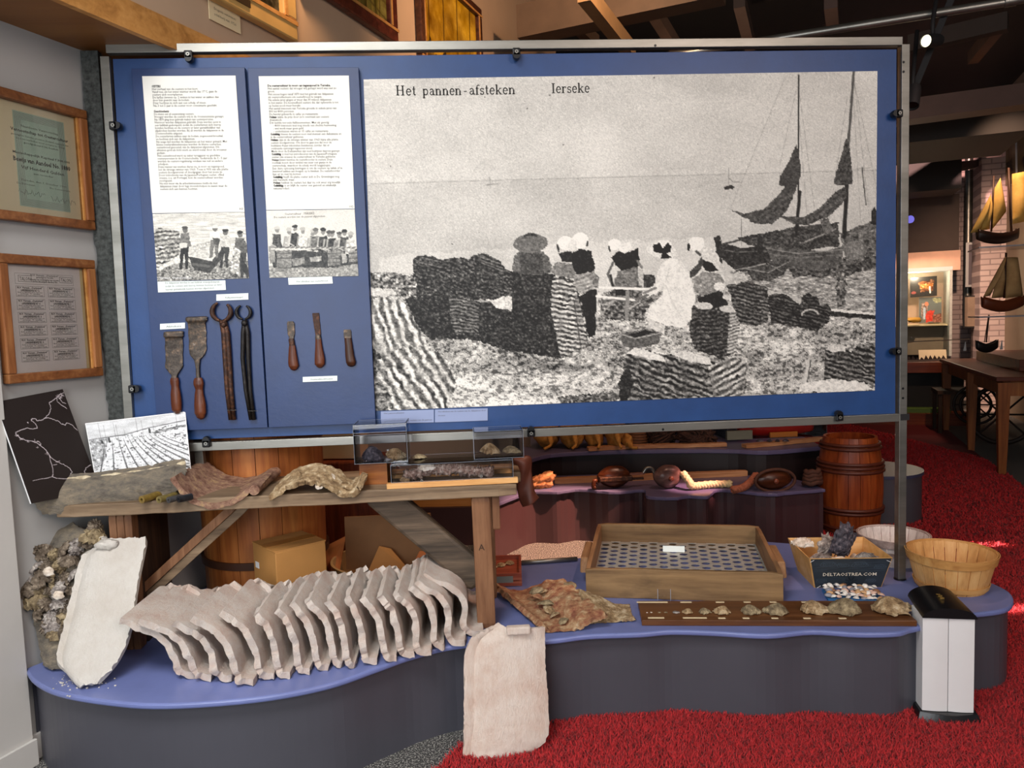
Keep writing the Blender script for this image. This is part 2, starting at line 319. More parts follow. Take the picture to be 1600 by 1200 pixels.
# red shag rug
def in_poly(px, py, poly):
    n = len(poly); r_ = np.zeros(px.shape, bool); j = n-1
    for i in range(n):
        xi, yi = poly[i]; xj, yj = poly[j]
        if yi != yj:
            c = ((yi > py) != (yj > py)) & (px < (xj-xi)*(py-yi)/(yj-yi)+xi); r_ ^= c
        j = i
    return r_
rugp = [tuple(oz(*p, 0)[:2]) for p in [(640, 1245), (690, 1198), (715, 1172), (745, 1148), (775, 1128)]]
rugp += [(.95, 2.62), (1.2, 2.95), (1.34, 3.3), (1.95, 4.3), (2.3, 4.6), (2.9, 5.6), (4.0, 9.0)]
rugp += [tuple(oz(*p, 0)[:2]) for p in [(1418, 655), (1465, 660), (1480, 672), (1520, 705), (1600, 762)]]+[(4.1, 4.6), (4.4, 3.2), (4.0, 1.0), (-.1, 1.2)]
def build_rug():
    mb = MB().pxy(rugp, .0, .006)
    base = mb.build('shag_rug', plain('rug_backing', '#5e0a10', .95, var=.2, vs=60))
    tag(base, 'deep red shag rug lying around the right end of the wavy blue platform', 'rug')
    rng = np.random.default_rng(4); xs = []; ys = []; hs = []; ws = []
    for (x0, x1, y0, y1, dens, h, w_) in ((-.15, 2.1, 1.75, 2.85, 62000, .021, .0036), (1.0, 2.9, 2.4, 4.2, 26000, .022, .005), (1.6, 4.6, 3.9, 9.2, 9000, .024, .010), (2.1, 3.1, 1.75, 2.85, 40000, .021, .004), (2.9, 4.45, 1.6, 3.95, 14000, .022, .007), (2.1, 2.92, 1.0, 1.76, 14000, .022, .006)):
        n = int(dens*(x1-x0)*(y1-y0)); x = rng.uniform(x0, x1, n); y = rng.uniform(y0, y1, n); k = in_poly(x, y, rugp)
        x, y = x[k], y[k]; xs.append(x); ys.append(y); hs.append(np.full(len(x), h)); ws.append(np.full(len(x), w_))
    x = np.concatenate(xs); y = np.concatenate(ys); h = np.concatenate(hs)*rng.uniform(.6, 1.25, len(x)); w_ = np.concatenate(ws); n = len(x)
    a = rng.uniform(0, 2*math.pi, n); t = a+rng.normal(1.57, .4, n); L = h*rng.uniform(.2, 1.0, n)
    dx, dy = np.cos(a)*w_/2, np.sin(a)*w_/2; lx, ly = np.cos(t)*L, np.sin(t)*L
    V = np.empty((n, 5, 3)); V[:, 0] = np.stack([x-dx, y-dy, np.zeros(n)+.004], 1); V[:, 1] = np.stack([x+dx, y+dy, np.zeros(n)+.004], 1)
    V[:, 2] = np.stack([x+dx*.9+lx*.4, y+dy*.9+ly*.4, h*.62], 1); V[:, 3] = np.stack([x-dx*.9+lx*.4, y-dy*.9+ly*.4, h*.62], 1)
    V[:, 4] = np.stack([x+lx, y+ly, h], 1)
    me = bpy.data.meshes.new('pile'); me.vertices.add(n*5); me.vertices.foreach_set('co', V.ravel())
    o = np.arange(n)*5; Q = np.stack([o, o+1, o+2, o+3, o+3, o+2, o+4], 1).ravel()
    me.loops.add(len(Q)); me.loops.foreach_set('vertex_index', Q); me.polygons.add(2*n)
    st = np.stack([np.arange(n)*7, np.arange(n)*7+4], 1).ravel(); me.polygons.foreach_set('loop_start', st); me.update(calc_edges=True); me.validate()
    m, nt, b = _nt('red_pile'); v = _coord(nt)
    nt.links.new(_ramp(nt, _noise(nt, v, 120, 4, .7), [(.3, '#930f15'), (.55, '#b5171d'), (.75, '#c9292d')]), b.inputs['Base Color'])
    b.inputs['Roughness'].default_value = .8; b.inputs['Sheen Weight'].default_value = .15
    me.materials.append(m); p = bpy.data.objects.new('pile', me); COL.objects.link(p); p.parent = base; p['kind'] = 'stuff'
build_rug()

# left wall, soffit, upper wall
end = opl(868, 60, Vector((-1.033, 2.569, 0)), BV); TE = (Vector(end)-W0).dot(AV)
def wallbox(mb, t0, t1, o0, o1, z0, z1):
    p = [W0+AV*t+BV*o for t, o in ((t0, o0), (t1, o0), (t1, o1), (t0, o1))]
    return mb.pxy([(q.x, q.y) for q in p], z0, z1)
struct(wallbox(MB(), -3.2, TE, -.15, 0, 0, 2.345).build('wall_left', MT['wall']))
UO = (Vector((-1.033, 2.569, 0))-W0).dot(BV)
struct(wallbox(MB(), -3.2, TE, -.15, UO, 2.345, 2.375).build('trim_1', MT['ply']))
struct(wallbox(MB(), -3.2, TE, UO, UO+.022, 2.325, 2.42).build('trim_2', MT['edge']))
struct(wallbox(MB(), -3.2, TE, UO-.3, UO-.002, 2.375, 4.6).build('wall_left_upper', MT['wallup']))
# white pilaster at far left and skirting boards
t1 = (Vector(oz(25, 1200, 0))-W0).dot(AV)
struct(wallbox(MB(), t1-.9, t1+.035, 0, .03, .0, 2.345).build('trim_3', MT['trimw'], bev=.002))
struct(wallbox(wallbox(MB(), t1-.9, t1+.04, .03, .042, 0, .085), t1+.035, t1+.35, 0, .012, 0, .085).build('baseboard_left', MT['trimw'], bev=.002))
# black rough foam strip in the gap between wall and frame
def edging():
    mb = MB(); rows = 70; vs = []
    for i in range(rows+1):
        z = 1.06+(2.335-1.06)*i/rows; e = .008*noise.noise(Vector((z*9, 0, 0)))+.006*noise.noise(Vector((z*40, 3, 0)))
        for x, y in ((-1.262+e, 2.765), (-1.205, 2.765), (-1.205, 2.80), (-1.262+e, 2.80)): vs.append((x, y, z))
    fs = [(4*i+j, 4*i+(j+1) % 4, 4*i+4+(j+1) % 4, 4*i+4+j) for i in range(rows) for j in range(4)]+[(0, 3, 2, 1), tuple(4*rows+j for j in range(4))]
    o = mb.add(vs, fs).build('gap_strip', multi('dark_edging', [(.3, '#232524'), (.7, '#565a58')], 60, .95, bump=.8))  # dark grey strip with a ragged edge in the gap
    tag(recenter(o), 'rough dark grey foam strip filling the gap between wall and metal frame', 'strip')
edging()

# far walls, pillars and ceiling
def brick_mat():
    m, nt, b = _nt('painted_brick'); tc = nt.nodes.new('ShaderNodeTexCoord'); mp = nt.nodes.new('ShaderNodeMapping'); mp.inputs['Rotation'].default_value = (R(90), 0, 0)
    nt.links.new(tc.outputs['Object'], mp.inputs[0]); br = nt.nodes.new('ShaderNodeTexBrick'); br.inputs['Scale'].default_value = 1
    for k, val in (('Brick Width', .22), ('Row Height', .07), ('Mortar Size', .008)): br.inputs[k].default_value = val
    br.inputs['Color1'].default_value = (*hx('#cdbab6'), 1); br.inputs['Color2'].default_value = (*hx('#bda8a6'), 1); br.inputs['Mortar'].default_value = (*hx('#9c8b8a'), 1)
    nt.links.new(mp.outputs[0], br.inputs[0]); nt.links.new(br.outputs[0], b.inputs['Base Color']); b.inputs['Roughness'].default_value = .8
    iv = nt.nodes.new('ShaderNodeMath'); iv.operation = 'SUBTRACT'; iv.inputs[0].default_value = 1; nt.links.new(br.outputs['Fac'], iv.inputs[1]); _bump(nt, b, iv.outputs[0], .6, .008); return m
MT['brick'] = brick_mat()
FP = Vector((7.05, 9.5, 0))                         # a point of the right wall
def rbox(name, p, u0, u1, v0, v1, z0, z1, mat, **k):
    """box in room axes about point p: u along the room, v across to the right; origin at p"""
    o = MB().box(((v0+v1)/2, (u0+u1)/2, (z0+z1)/2), (v1-v0, u1-u0, z1-z0)).build(name, mat, **k)
    o.location = p; o.rotation_euler = (0, 0, RZR); return o
struct(rbox('wall_right', FP, -9, 6.5, 0, .2, 0, 4.2, plain('tan_wall_paint', '#8f7f6c', .7, var=.04)))
def at_px(px, dist): d = ray(px, 520); d = Vector((d[0], d[1], 0)); return d/d.y*dist
# pillar 1 at px 1530-1565, pillar 2 at px 1485-1505 (further back)
p1 = at_px(1530, 9.3); p1b = at_px(1565, 9.3)
struct(rbox('wall_pillar', p1, 0, .5, 0, (FP-p1).dot(BV), 0, 4.1, MT['brick']))
p2 = at_px(1486, 10.6)
struct(rbox('wall_far', p2, 0, .6, 0, (FP-p2).dot(BV), 0, 4.1, MT['brick']))
p3 = at_px(1418, 10.4)
struct(rbox('wall_back', p3, .75, .95, -9, 1.6, 0, 4.1, plain('dark_wall_paint', '#3a3432', .7, var=.05)))
struct(rbox('ceiling', FP, -13, 8, -13, .3, 4.05, 4.15, MT['dark']))
def beam(name, a, b, w_, h_, mat, n): struct(MB().beam(a, b, w_, h_).build(name, mat)); 
def zz(px, py, z): return Vector(oz(px, py, z))
# dark ceiling joists, a brown rafter and crossing beams
J = [((815, 40), (1130, -28), 3.3, .16, '#5a4736'), ((880, 20), (930, 66), 3.5, .07, '#574537'), ((912, -12), (985, 80), 3.05, .07, '#8a6c48'),
     ((1010, 0), (1055, 72), 3.6, .08, '#544236'), ((1155, 0), (1172, 70), 3.6, .08, '#4a3c34'), ((1298, 0), (1302, 40), 3.6, .09, '#4a3a34'),
     ((1420, 70), (1575, 34), 3.5, .10, '#2c2420'), ((1562, 38), (1520, 90), 3.5, .08, '#544236')]
for i, (a, b, z, w_, c) in enumerate(J):
    struct(MB().beam(zz(*a, z), zz(*b, z), w_, w_*1.3).build('trim_%d' % (i+4), plain('joist_paint', c, .7, var=.15)))
# lower bulkheads further down the room (seen right of the frame)
def hull(name, poly, z0, z1, mat): struct(MB().pxy([(q[0], q[1]) for q in poly], z0, z1).build(name, mat))
struct(MB().beam(oy(1400, 178, 6.4), oy(1610, 150, 6.1), .25, .17).build('trim_12', plain('brown_beam_paint', '#5a4742', .6, var=.1)))
struct(MB().beam(oy(1400, 232, 8.2), oy(1508, 222, 8.6), .2, .09).build('trim_13', plain('brown_beam_paint2', '#6d5650', .6, var=.1)))
struct(MB().beam(oy(1395, 270, 9.6), oy(1520, 258, 9.6), .3, .08).build('trim_14', plain('brown_beam_paint3', '#4a3a38', .6, var=.1)))
# silver service pipe under the ceiling
pp = MB().tube([zz(1040, 88, 3.0), zz(1580, 2, 3.0)], .024, 14).tube([zz(1570, 3, 3.0), zz(1588, 0, 3.0)], .03, 14).tube([zz(1588, 0, 3.0), zz(1680, -14, 3.0)], .024, 14)
tag(recenter(pp.build('service_pipe', MT['steel'], smooth=True, angle=40)), 'silver metal pipe running under the dark ceiling at top right', 'pipe')

# ------------------------------------------------------------------ platforms
def curve(pts, n=8):
    """Catmull-Rom through 2D points"""
    P = [Vector(p) for p in pts]; o = []
    for i in range(len(P)-1):
        a, b, c, d = P[max(i-1, 0)], P[i], P[i+1], P[min(i+2, len(P)-1)]
        for k in range(n):
            t = k/n; o.append(.5*((2*b)+(c-a)*t+(2*a-5*b+4*c-d)*t*t+(3*b-a-3*c+d)*t**3))
    o.append(P[-1]); return [(p.x, p.y) for p in o]
ZP = .31
def platform(name, label, front, back, zt, th, skirt_in, top_mat, skirt_mat, drop=None):
    t = thing(name, label, 'platform', (sum(p[0] for p in front)/len(front), sum(p[1] for p in front)/len(front)+.2, 0))
    poly = list(front)+list(back)
    MB().pxy(poly, zt-th, zt).build('platform_top', top_mat, t, world=True, bev=.006)
    f2 = [(x+skirt_in[0], y+skirt_in[1]) for x, y in front]; b2 = [(x-.02, y-.02) for x, y in back]
    MB().pxy(f2+b2, 0, zt-th).build('skirt', skirt_mat, t, world=True)
    return t
fr = [tuple(oz(*p, ZP)[:2]) for p in [(40, 1044), (52, 1062), (90, 1081), (170, 1095), (260, 1100), (400, 1090), (510, 1070), (590, 1043), (650, 1022), (725, 1006), (852, 1000), (920, 992), (1000, 989), (1050, 985), (1120, 987), (1200, 991), (1270, 985), (1340, 989), (1400, 988), (1420, 983)]]
fr = curve(fr, 5)
fr += curve([(1.50, 2.33), (1.545, 2.40), (1.60, 2.415), (1.70, 2.40), (1.84, 2.42), (1.93, 2.50), (1.97, 2.60), (1.95, 2.72), (1.85, 2.85)], 5)
bk = [(1.62, 3.0), (1.50, 3.26), (1.3, 3.36), (.62, 3.42), (.50, 3.24), (.2, 3.25), (-.3, 3.30), (-1.02, 3.30), (-1.40, 2.47)]
plat = platform('display_platform', 'long low platform with wavy blue painted top and dark grey skirt, in front', fr, bk, ZP, .018, (.006, .035), MT['blue_top'], MT['skirt'])
# middle platform with a ragged mauve edge
MZ = .33
ml = [tuple(oz(*p, MZ)[:2]) for p in [(770, 790), (800, 778), (830, 768), (870, 768), (905, 764), (960, 768), (1005, 765), (1012, 775), (1055, 777), (1075, 774), (1105, 775), (1120, 765), (1150, 766), (1200, 771), (1240, 768), (1290, 764)]]
rs = []
for i, (x, y) in enumerate(curve(ml, 6)): rs.append((x, y+.012*noise.noise(Vector((x*25, 1, 0)))))
mfr = rs+[(2.05, 4.45)]
mid = platform('back_platform', 'dark platform with ragged mauve edge holding the pulley blocks', mfr, [(1.98, 4.62), (.98, 4.92), (.30, 4.97)], MZ, .02, (0, .03), MT['mauve'], MT['plum'])
# rear platform, black front, with sacks
def zy(px, py, y): return oy(px, py, y)
RY = 4.98; RZ_ = float(zy(900, 706, RY)[2])
rp = [tuple(oz(*p, RZ_)[:2]) for p in [(815, 722), (860, 709), (950, 704), (1060, 702), (1140, 702), (1200, 704), (1285, 697)]]
rear = platform('rear_platform', 'tall black platform at the back carrying sacks, nets and a boat', curve(rp, 4), [(2.6, 6.4), (.45, 6.4)], RZ_, .03, (0, .03), MT['mauve'], plain('black_brown_paint', '#1f1517', .5, var=.1))
# round grey plinth beside the barrel
pc = Vector(oz(1392, 822, 0)); ptop = .30
t = thing('round_plinth', 'small round grey plinth with blue lid standing behind the metal post', 'plinth', (2.70, 4.74, 0))
MB().lathe([(0, 0), (.26, 0), (.26, ptop), (0, ptop)], 40).build('plinth_body', plain('slate_paint', '#4b4a52', .45, var=.06), t, smooth=True, angle=40)
MB().lathe([(0, ptop), (.272, ptop), (.272, ptop+.02), (0, ptop+.02)], 40).build('plinth_top', plain('slate_blue_paint', '#3c405a', .4, var=.06), t, smooth=True, angle=40)
# dark plinth behind the right bench leg
q0 = oz(700, 850, 0); q1 = oz(826, 850, 0)
h0 = float(oy(740, 795, q1[1])[2])
o = MB().pxy([(q0[0]-.25, q0[1]), (q1[0]-.03, q1[1]), (q1[0]-.03, q1[1]+.3), (q0[0]-.25, q0[1]+.3)], 0, h0).build('dark_plinth', MT['plum'])
tag(recenter(o), 'dark brown plinth behind the right-hand bench leg', 'plinth')
# bright metal rod along the back edge of the platform
a, b = oz(800, 880, ZP+.012), oz(902, 873, ZP+.012)
tag(recenter(MB().tube([a, b], .009, 10).build('metal_rod', MT['steel'], smooth=True)), 'thin metal rod lying along the back edge of the blue platform', 'rod')
# ================================================================== printing and lettering tools
class Pic:
    """a small picture painted in numpy; drawing coordinates are free, k dots per unit"""
    def __init__(s, x0, y0, x1, y1, k=1.0, base=.8, seed=0):
        s.x0, s.y0, s.k = x0, y0, k; s.w = int((x1-x0)*k)+1; s.h = int((y1-y0)*k)+1
        s.a = np.ones((s.h, s.w, 3))*np.array(base); s.rng = np.random.default_rng(seed)
        yy, xx = np.mgrid[0:s.h, 0:s.w]; s.X = x0+xx/k; s.Y = y0+yy/k
    def noise(s, sx, sy=None, oct_=3):
        sy = sy or sx; o = np.zeros((s.h, s.w)); A = 0
        for q in range(oct_):
            f = 2**q; gx = int((s.w/s.k)/sx*f)+3; gy = int((s.h/s.k)/sy*f)+3; g = s.rng.normal(0, 1, (gy, gx))
            x = (s.X-s.x0)/sx*f; y = (s.Y-s.y0)/sy*f; xi = x.astype(int); yi = y.astype(int); fx = x-xi; fy = y-yi
            fx = fx*fx*(3-2*fx); fy = fy*fy*(3-2*fy)
            o += (g[yi, xi]*(1-fx)*(1-fy)+g[yi, xi+1]*fx*(1-fy)+g[yi+1, xi]*(1-fx)*fy+g[yi+1, xi+1]*fx*fy)/1.6**q; A += 1/1.6**q
        return o/A*1.6
    def mask(s, pts, rag=0, rs=6):
        X, Y = s.X, s.Y
        if rag: X = X+s.noise(rs)*rag; Y = Y+s.noise(rs)*rag
        return in_poly(X, Y, pts)
    def poly(s, pts, val, amp=0, ns=4, rag=.6, st=None, thr=None):
        m = s.mask(pts, rag)
        v = np.zeros((s.h, s.w))+0.0
        if amp: v = s.noise(ns, ns*.8)*amp
        if st:   # stripes: (angle deg, period, amp, waviness)
            an, per, sa, wv = st; c, d = math.cos(R(an)), math.sin(R(an))
            q = (-s.X*d+s.Y*c)+s.noise(per*3)*wv+s.noise(per*.9)*per*.13; v = v+sa*np.clip(np.sin(2*math.pi*q/per)*1.5, -1, 1)*(.85+.35*s.noise(per*1.3))
        if thr is not None: v = np.where(v > thr, abs(amp)*1.6, -abs(amp)*.8)
        col = np.array(val if hasattr(val, '__len__') else [val]*3)
        s.a[m] = (col+v[..., None])[m]; return s
    def ell(s, cx, cy, rx, ry, val, amp=0, ang=0, rag=.3):
        pts = [(cx+rx*math.cos(t)*math.cos(R(ang))-ry*math.sin(t)*math.sin(R(ang)), cy+rx*math.cos(t)*math.sin(R(ang))+ry*math.sin(t)*math.cos(R(ang))) for t in np.linspace(0, 2*math.pi, 25)[:-1]]
        return s.poly(pts, val, amp, 3, rag)
    def line(s, pts, w_, val, al=1.0):
        for a, b in zip(pts[:-1], pts[1:]):
            a = np.array(a, float); b = np.array(b, float); x0, x1 = sorted((a[0], b[0])); y0, y1 = sorted((a[1], b[1]))
            i0, i1 = max(0, int((x0-w_-1-s.x0)*s.k)), int((x1+w_+1-s.x0)*s.k)+2; j0, j1 = max(0, int((y0-w_-1-s.y0)*s.k)), int((y1+w_+1-s.y0)*s.k)+2
            X, Y = s.X[j0:j1, i0:i1], s.Y[j0:j1, i0:i1]
            if X.size == 0: continue
            d = b-a; L = max(1e-6, d@d); t = np.clip(((X-a[0])*d[0]+(Y-a[1])*d[1])/L, 0, 1)
            D = np.hypot(X-a[0]-t*d[0], Y-a[1]-t*d[1]); al_ = (np.clip((w_/2+.5-D), 0, 1)*al)[..., None]
            s.a[j0:j1, i0:i1] = s.a[j0:j1, i0:i1]*(1-al_)+np.array(val if hasattr(val, '__len__') else [val]*3)*al_
        return s
    def grain(s, amp, lo=None):
        g = s.rng.normal(0, amp, (s.h, s.w)); s.a += g[..., None]; return s
def lin(a): a = np.clip(a, 0, 1); return np.where(a <= .04045, a/12.92, ((a+.055)/1.055)**2.4)
def quadmap(c4):
    """(u,v)->point in the quad TL,TR,BR,BL, perspective-correct"""
    (x0, y0), (x1, y1), (x2, y2), (x3, y3) = c4
    dx1, dx2, dx3 = x1-x2, x3-x2, x0-x1+x2-x3; dy1, dy2, dy3 = y1-y2, y3-y2, y0-y1+y2-y3
    D = dx1*dy2-dx2*dy1; g = (dx3*dy2-dx2*dy3)/D; h = (dx1*dy3-dx3*dy1)/D
    a, b, c = x1-x0+g*x1, x3-x0+h*x3, x0; d, e, f = y1-y0+g*y1, y3-y0+h*y3, y0
    return lambda u, v: ((a*u+b*v+c)/(g*u+h*v+1), (d*u+e*v+f)/(g*u+h*v+1))
def print_mesh(name, pic, c4, at, nrm, mat, nu, nv, th=.002, parent=None, raster='px'):
    """thin printed sheet: c4 outline (TL,TR,BR,BL), at(x,y)->world point on its plane, nrm towards the viewer"""
    q = quadmap(c4); V = np.empty(((nu+1)*(nv+1), 3)); Cc = np.ones(((nu+1)*(nv+1)+8, 4))
    P = [Vector(at(*c)) for c in c4]; k = 0
    for j in range(nv+1):
        for i in range(nu+1):
            # the sheet itself is a flat rectangle-like quad; the picture is looked up at the same spot
            x, y = q(i/nu, j/nv); V[k] = at(x, y)
            if raster == 'uv': x, y = pic.x0+i/nu*(pic.w-1)/pic.k, pic.y0+j/nv*(pic.h-1)/pic.k
            a = min(max(int(round((x-pic.x0)*pic.k)), 0), pic.w-1); b = min(max(int(round((y-pic.y0)*pic.k)), 0), pic.h-1)
            Cc[k, :3] = lin(pic.a[b, a]); k += 1
    W = nu+1; i, j = np.meshgrid(np.arange(nu), np.arange(nv)); b0 = (j*W+i).ravel()
    F = np.stack([b0, b0+W, b0+W+1, b0+1], 1).tolist()
    n = Vector(nrm).normalized(); m0 = [p-n*.0004 for p in P]+[p-n*th for p in P]; K = len(V)
    Vx = V.tolist()+[tuple(p) for p in m0]
    F += [(K, K+3, K+2, K+1), (K+4, K+5, K+6, K+7), (K, K+1, K+5, K+4), (K+1, K+2, K+6, K+5), (K+2, K+3, K+7, K+6), (K+3, K, K+4, K+7)]
    Cc[K:, :3] = .8
    if parent is not None:
        L = Vector((0, 0, 0)); r_ = parent
        while r_ is not None: L += r_.location; r_ = r_.parent
        Vx = [(x-L[0], y-L[1], z-L[2]) for x, y, z in Vx]
    me = bpy.data.meshes.new(name); me.from_pydata(Vx, [], F)
    ca = me.color_attributes.new('Col', 'FLOAT_COLOR', 'POINT'); ca.data.foreach_set('color', Cc.ravel())
    me.materials.append(mat); o = bpy.data.objects.new(name, me); COL.objects.link(o)
    if parent is not None: o.parent = parent
    return o
_TC = {}
def glyphs(s, bold=0):
    if (s, bold) not in _TC:
        c = bpy.data.curves.new('t', 'FONT'); c.body = s; c.size = 1; c.resolution_u = 1; c.offset = bold
        o = bpy.data.objects.new('t', c); COL.objects.link(o); dg = bpy.context.evaluated_depsgraph_get(); me = bpy.data.meshes.new_from_object(o.evaluated_get(dg))
        vs = [v.co.copy() for v in me.vertices]; fs = [tuple(p.vertices) for p in me.polygons]
        bpy.data.objects.remove(o); bpy.data.curves.remove(c); bpy.data.meshes.remove(me); _TC[(s, bold)] = (vs, fs, max([v.x for v in vs] or [1]))
    return _TC[(s, bold)]
def text(mb, s, O, xd, ud, size, width=None, bold=0, mi=0, center=False):
    if not s.strip(): return
    vs, fs, w_ = glyphs(s, bold); kx = size if width is None else width/w_
    O, xd, ud = Vector(O), Vector(xd).normalized(), Vector(ud).normalized()
    if center: O = O-xd*(w_*kx/2)
    mb.add([O+xd*(v.x*kx)+ud*(v.y*size) for v in vs], fs, mi)
def arc(cx, cy, rx, ry, a0, a1, n=10): return [(cx+rx*math.cos(R(a0+(a1-a0)*i/n)), cy+ry*math.sin(R(a0+(a1-a0)*i/n))) for i in range(n+1)]
T, t_ = .105, .045
def sf(x, y, w_=.2): return (t_, [(x-w_/2, y), (x+w_/2, y)])
SER = {
 'H': (.78, [(T, [(.17, 0), (.17, .72)]), (T, [(.57, 0), (.57, .72)]), (t_, [(.17, .37), (.57, .37)]), sf(.17, .02, .26), sf(.17, .70, .26), sf(.57, .02, .26), sf(.57, .70, .26)]),
 'I': (.40, [(T, [(.2, 0), (.2, .72)]), sf(.2, .02, .28), sf(.2, .70, .28)]),
 'e': (.48, [(t_, [(.08, .26), (.40, .26)]), (.075, arc(.24, .245, .165, .225, 0, 320, 16))]),
 't': (.36, [(.09, [(.16, .66), (.16, .12), (.2, .04), (.29, .05)]), (t_, [(.04, .46), (.3, .46)])]),
 'p': (.58, [(T, [(.13, -.2), (.13, .46)]), (.07, arc(.28, .245, .17, .21, 150, -150, 14)), sf(.13, -.19, .22), sf(.09, .46, .12)]),
 'a': (.50, [(.07, arc(.21, .32, .13, .14, 160, 0, 8)), (.09, [(.34, .34), (.34, .08), (.4, .03), (.46, .06)]), (.06, arc(.2, .145, .12, .115, 60, 360, 12))]),
 'n': (.60, [(T, [(.13, 0), (.13, .46)]), (.06, arc(.28, .3, .14, .15, 170, 20, 8)), (T, [(.43, 0), (.43, .34)]), sf(.13, .02, .24), sf(.43, .02, .24), sf(.09, .455, .12)]),
 'f': (.34, [(T, [(.14, 0), (.14, .55)]), (.06, arc(.26, .56, .12, .14, 180, 40, 7)), (t_, [(.03, .46), (.28, .46)]), sf(.15, .02, .24)]),
 's': (.42, [(.065, arc(.2, .345, .12, .105, 30, 250, 9)+arc(.21, .13, .125, .11, 80, -160, 9)), (t_, [(.32, .34), (.32, .46)]), (t_, [(.08, .0), (.08, .14)])]),
 'k': (.58, [(T, [(.13, 0), (.13, .72)]), (t_, [(.14, .2), (.42, .44)]), (.085, [(.24, .29), (.44, .02)]), sf(.13, .02, .22), sf(.09, .71, .12), sf(.46, .02, .2), sf(.42, .45, .18)]),
 'r': (.46, [(T, [(.14, 0), (.14, .46)]), (.06, arc(.3, .3, .15, .15, 165, 60, 6)), (.09, [(.36, .41), (.4, .38)]), sf(.14, .02, .25), sf(.09, .455, .12)]),
 '-': (.34, [(.06, [(.06, .25), (.27, .25)])]), ' ': (.34, [])}
def ribbon(mb, pts, w_, f, mi=0):
    pts = [Vector(p) for p in pts]; k = len(pts); L = []; Rr = []
    for i, p in enumerate(pts):
        d = (pts[min(i+1, k-1)]-pts[max(i-1, 0)]); d = d.normalized() if d.length > 1e-9 else Vector((1, 0)); n = Vector((-d.y, d.x))*w_/2
        L.append(f(*(p+n))); Rr.append(f(*(p-n)))
    mb.add(L+Rr, [(i, k+i, k+i+1, i+1) for i in range(k-1)], mi)
def serif(mb, s, O, xd, ud, size, width):
    tot = sum(SER[c][0] for c in s); kx = width/tot; x = 0; O = Vector(O); xd = Vector(xd); ud = Vector(ud)
    for c in s:
        adv, st = SER[c]
        for w_, pts in st: ribbon(mb, [(x*kx/size+px*kx/size, py) for px, py in pts], w_, lambda a, b: O+xd*(a*size)+ud*(b*size))
        x += adv

# ================================================================== the exhibition panel in its metal frame
PY = 2.755
def pp2(px, py, y=PY): p = oy(px, py, y); return (float(p[0]), float(p[2]))
def quadxz(mb, c4, y0, y1, mi=0): return mb.pxz([pp2(*c, y0) for c in c4][::-1], y0, y1, mi)   # y0 front
frm = thing('panel_stand', 'brushed metal tube frame holding the big blue oyster panel', 'frame', (.25, PY, ZP))
FT = .03
xl, xr = -1.195, 1.665; zt, zb = 2.33, .945
# the photo shows the bottom bar a little wedge-shaped to the top one: ends taken separately
def bar(a, b, name, mat=MT['steel'], w_=FT, h_=FT): return MB().beam(a, b, w_, h_).build(name, mat, frm, world=True, bev=.0015)
TLx, TLz = pp2(168, 78); TRx, TRz = pp2(1407, 66); BRx, BRz = pp2(1400, 652); BLx, BLz = pp2(205, 702)
bar((TLx, PY, TLz), (TRx, PY, TRz), 'top_bar'); bar((BLx, PY, BLz), (BRx+.005, PY, BRz), 'bottom_bar')
p0 = pp2(166, 90); p1_ = pp2(207, 705); bar((p0[0], PY, p0[1]), (p1_[0], PY, p1_[1]), 'left_post')
p0 = pp2(1412, 71); p1_ = pp2(1406, 907); bar((p0[0], PY, p0[1]), (p1_[0], PY, ZP), 'right_post')
a_ = pp2(307, 700); bar((a_[0], PY+.03, a_[1]-.01), (a_[0]+.004, PY+.03, .83), 'rear_leg')
MB().lathe([(0, 0), (.022, 0), (.022, .006), (0, .006)], 20, c=(p1_[0], PY, ZP)).build('foot_disc', MT['black'], frm, world=True)
for (px_, py_) in ((1412, 97), (1412, 112), (1411, 607), (1411, 622), (1024, 71), (1036, 671)):
    a_ = pp2(px_, py_, PY-.016); MB().lathe([(0, 0), (.0045, 0), (.0045, .0012), (0, .0012)], 12, M=Matrix.Rotation(R(90), 4, 'X'), c=(a_[0], PY-.015, a_[1])).build('bolt_hole', MT['black'], frm, world=True)
# dark joint sleeve on the right post
a_ = pp2(1408, 651); MB().box((a_[0]+.006, PY, a_[1]), (.034, .033, .024)).build('joint_sleeve', MT['blackm'], frm, world=True)
# the blue backing panel
pan = thing('blue_panel', 'large blue painted panel mounted inside the brushed metal frame', 'panel', (.25, PY, 1.0))
quadxz(MB(), [(176, 92), (1401, 77), (1399, 646), (213, 690)], PY+.002, PY+.014).build('backing_board', MT['blue'], pan, world=True, bev=.001)
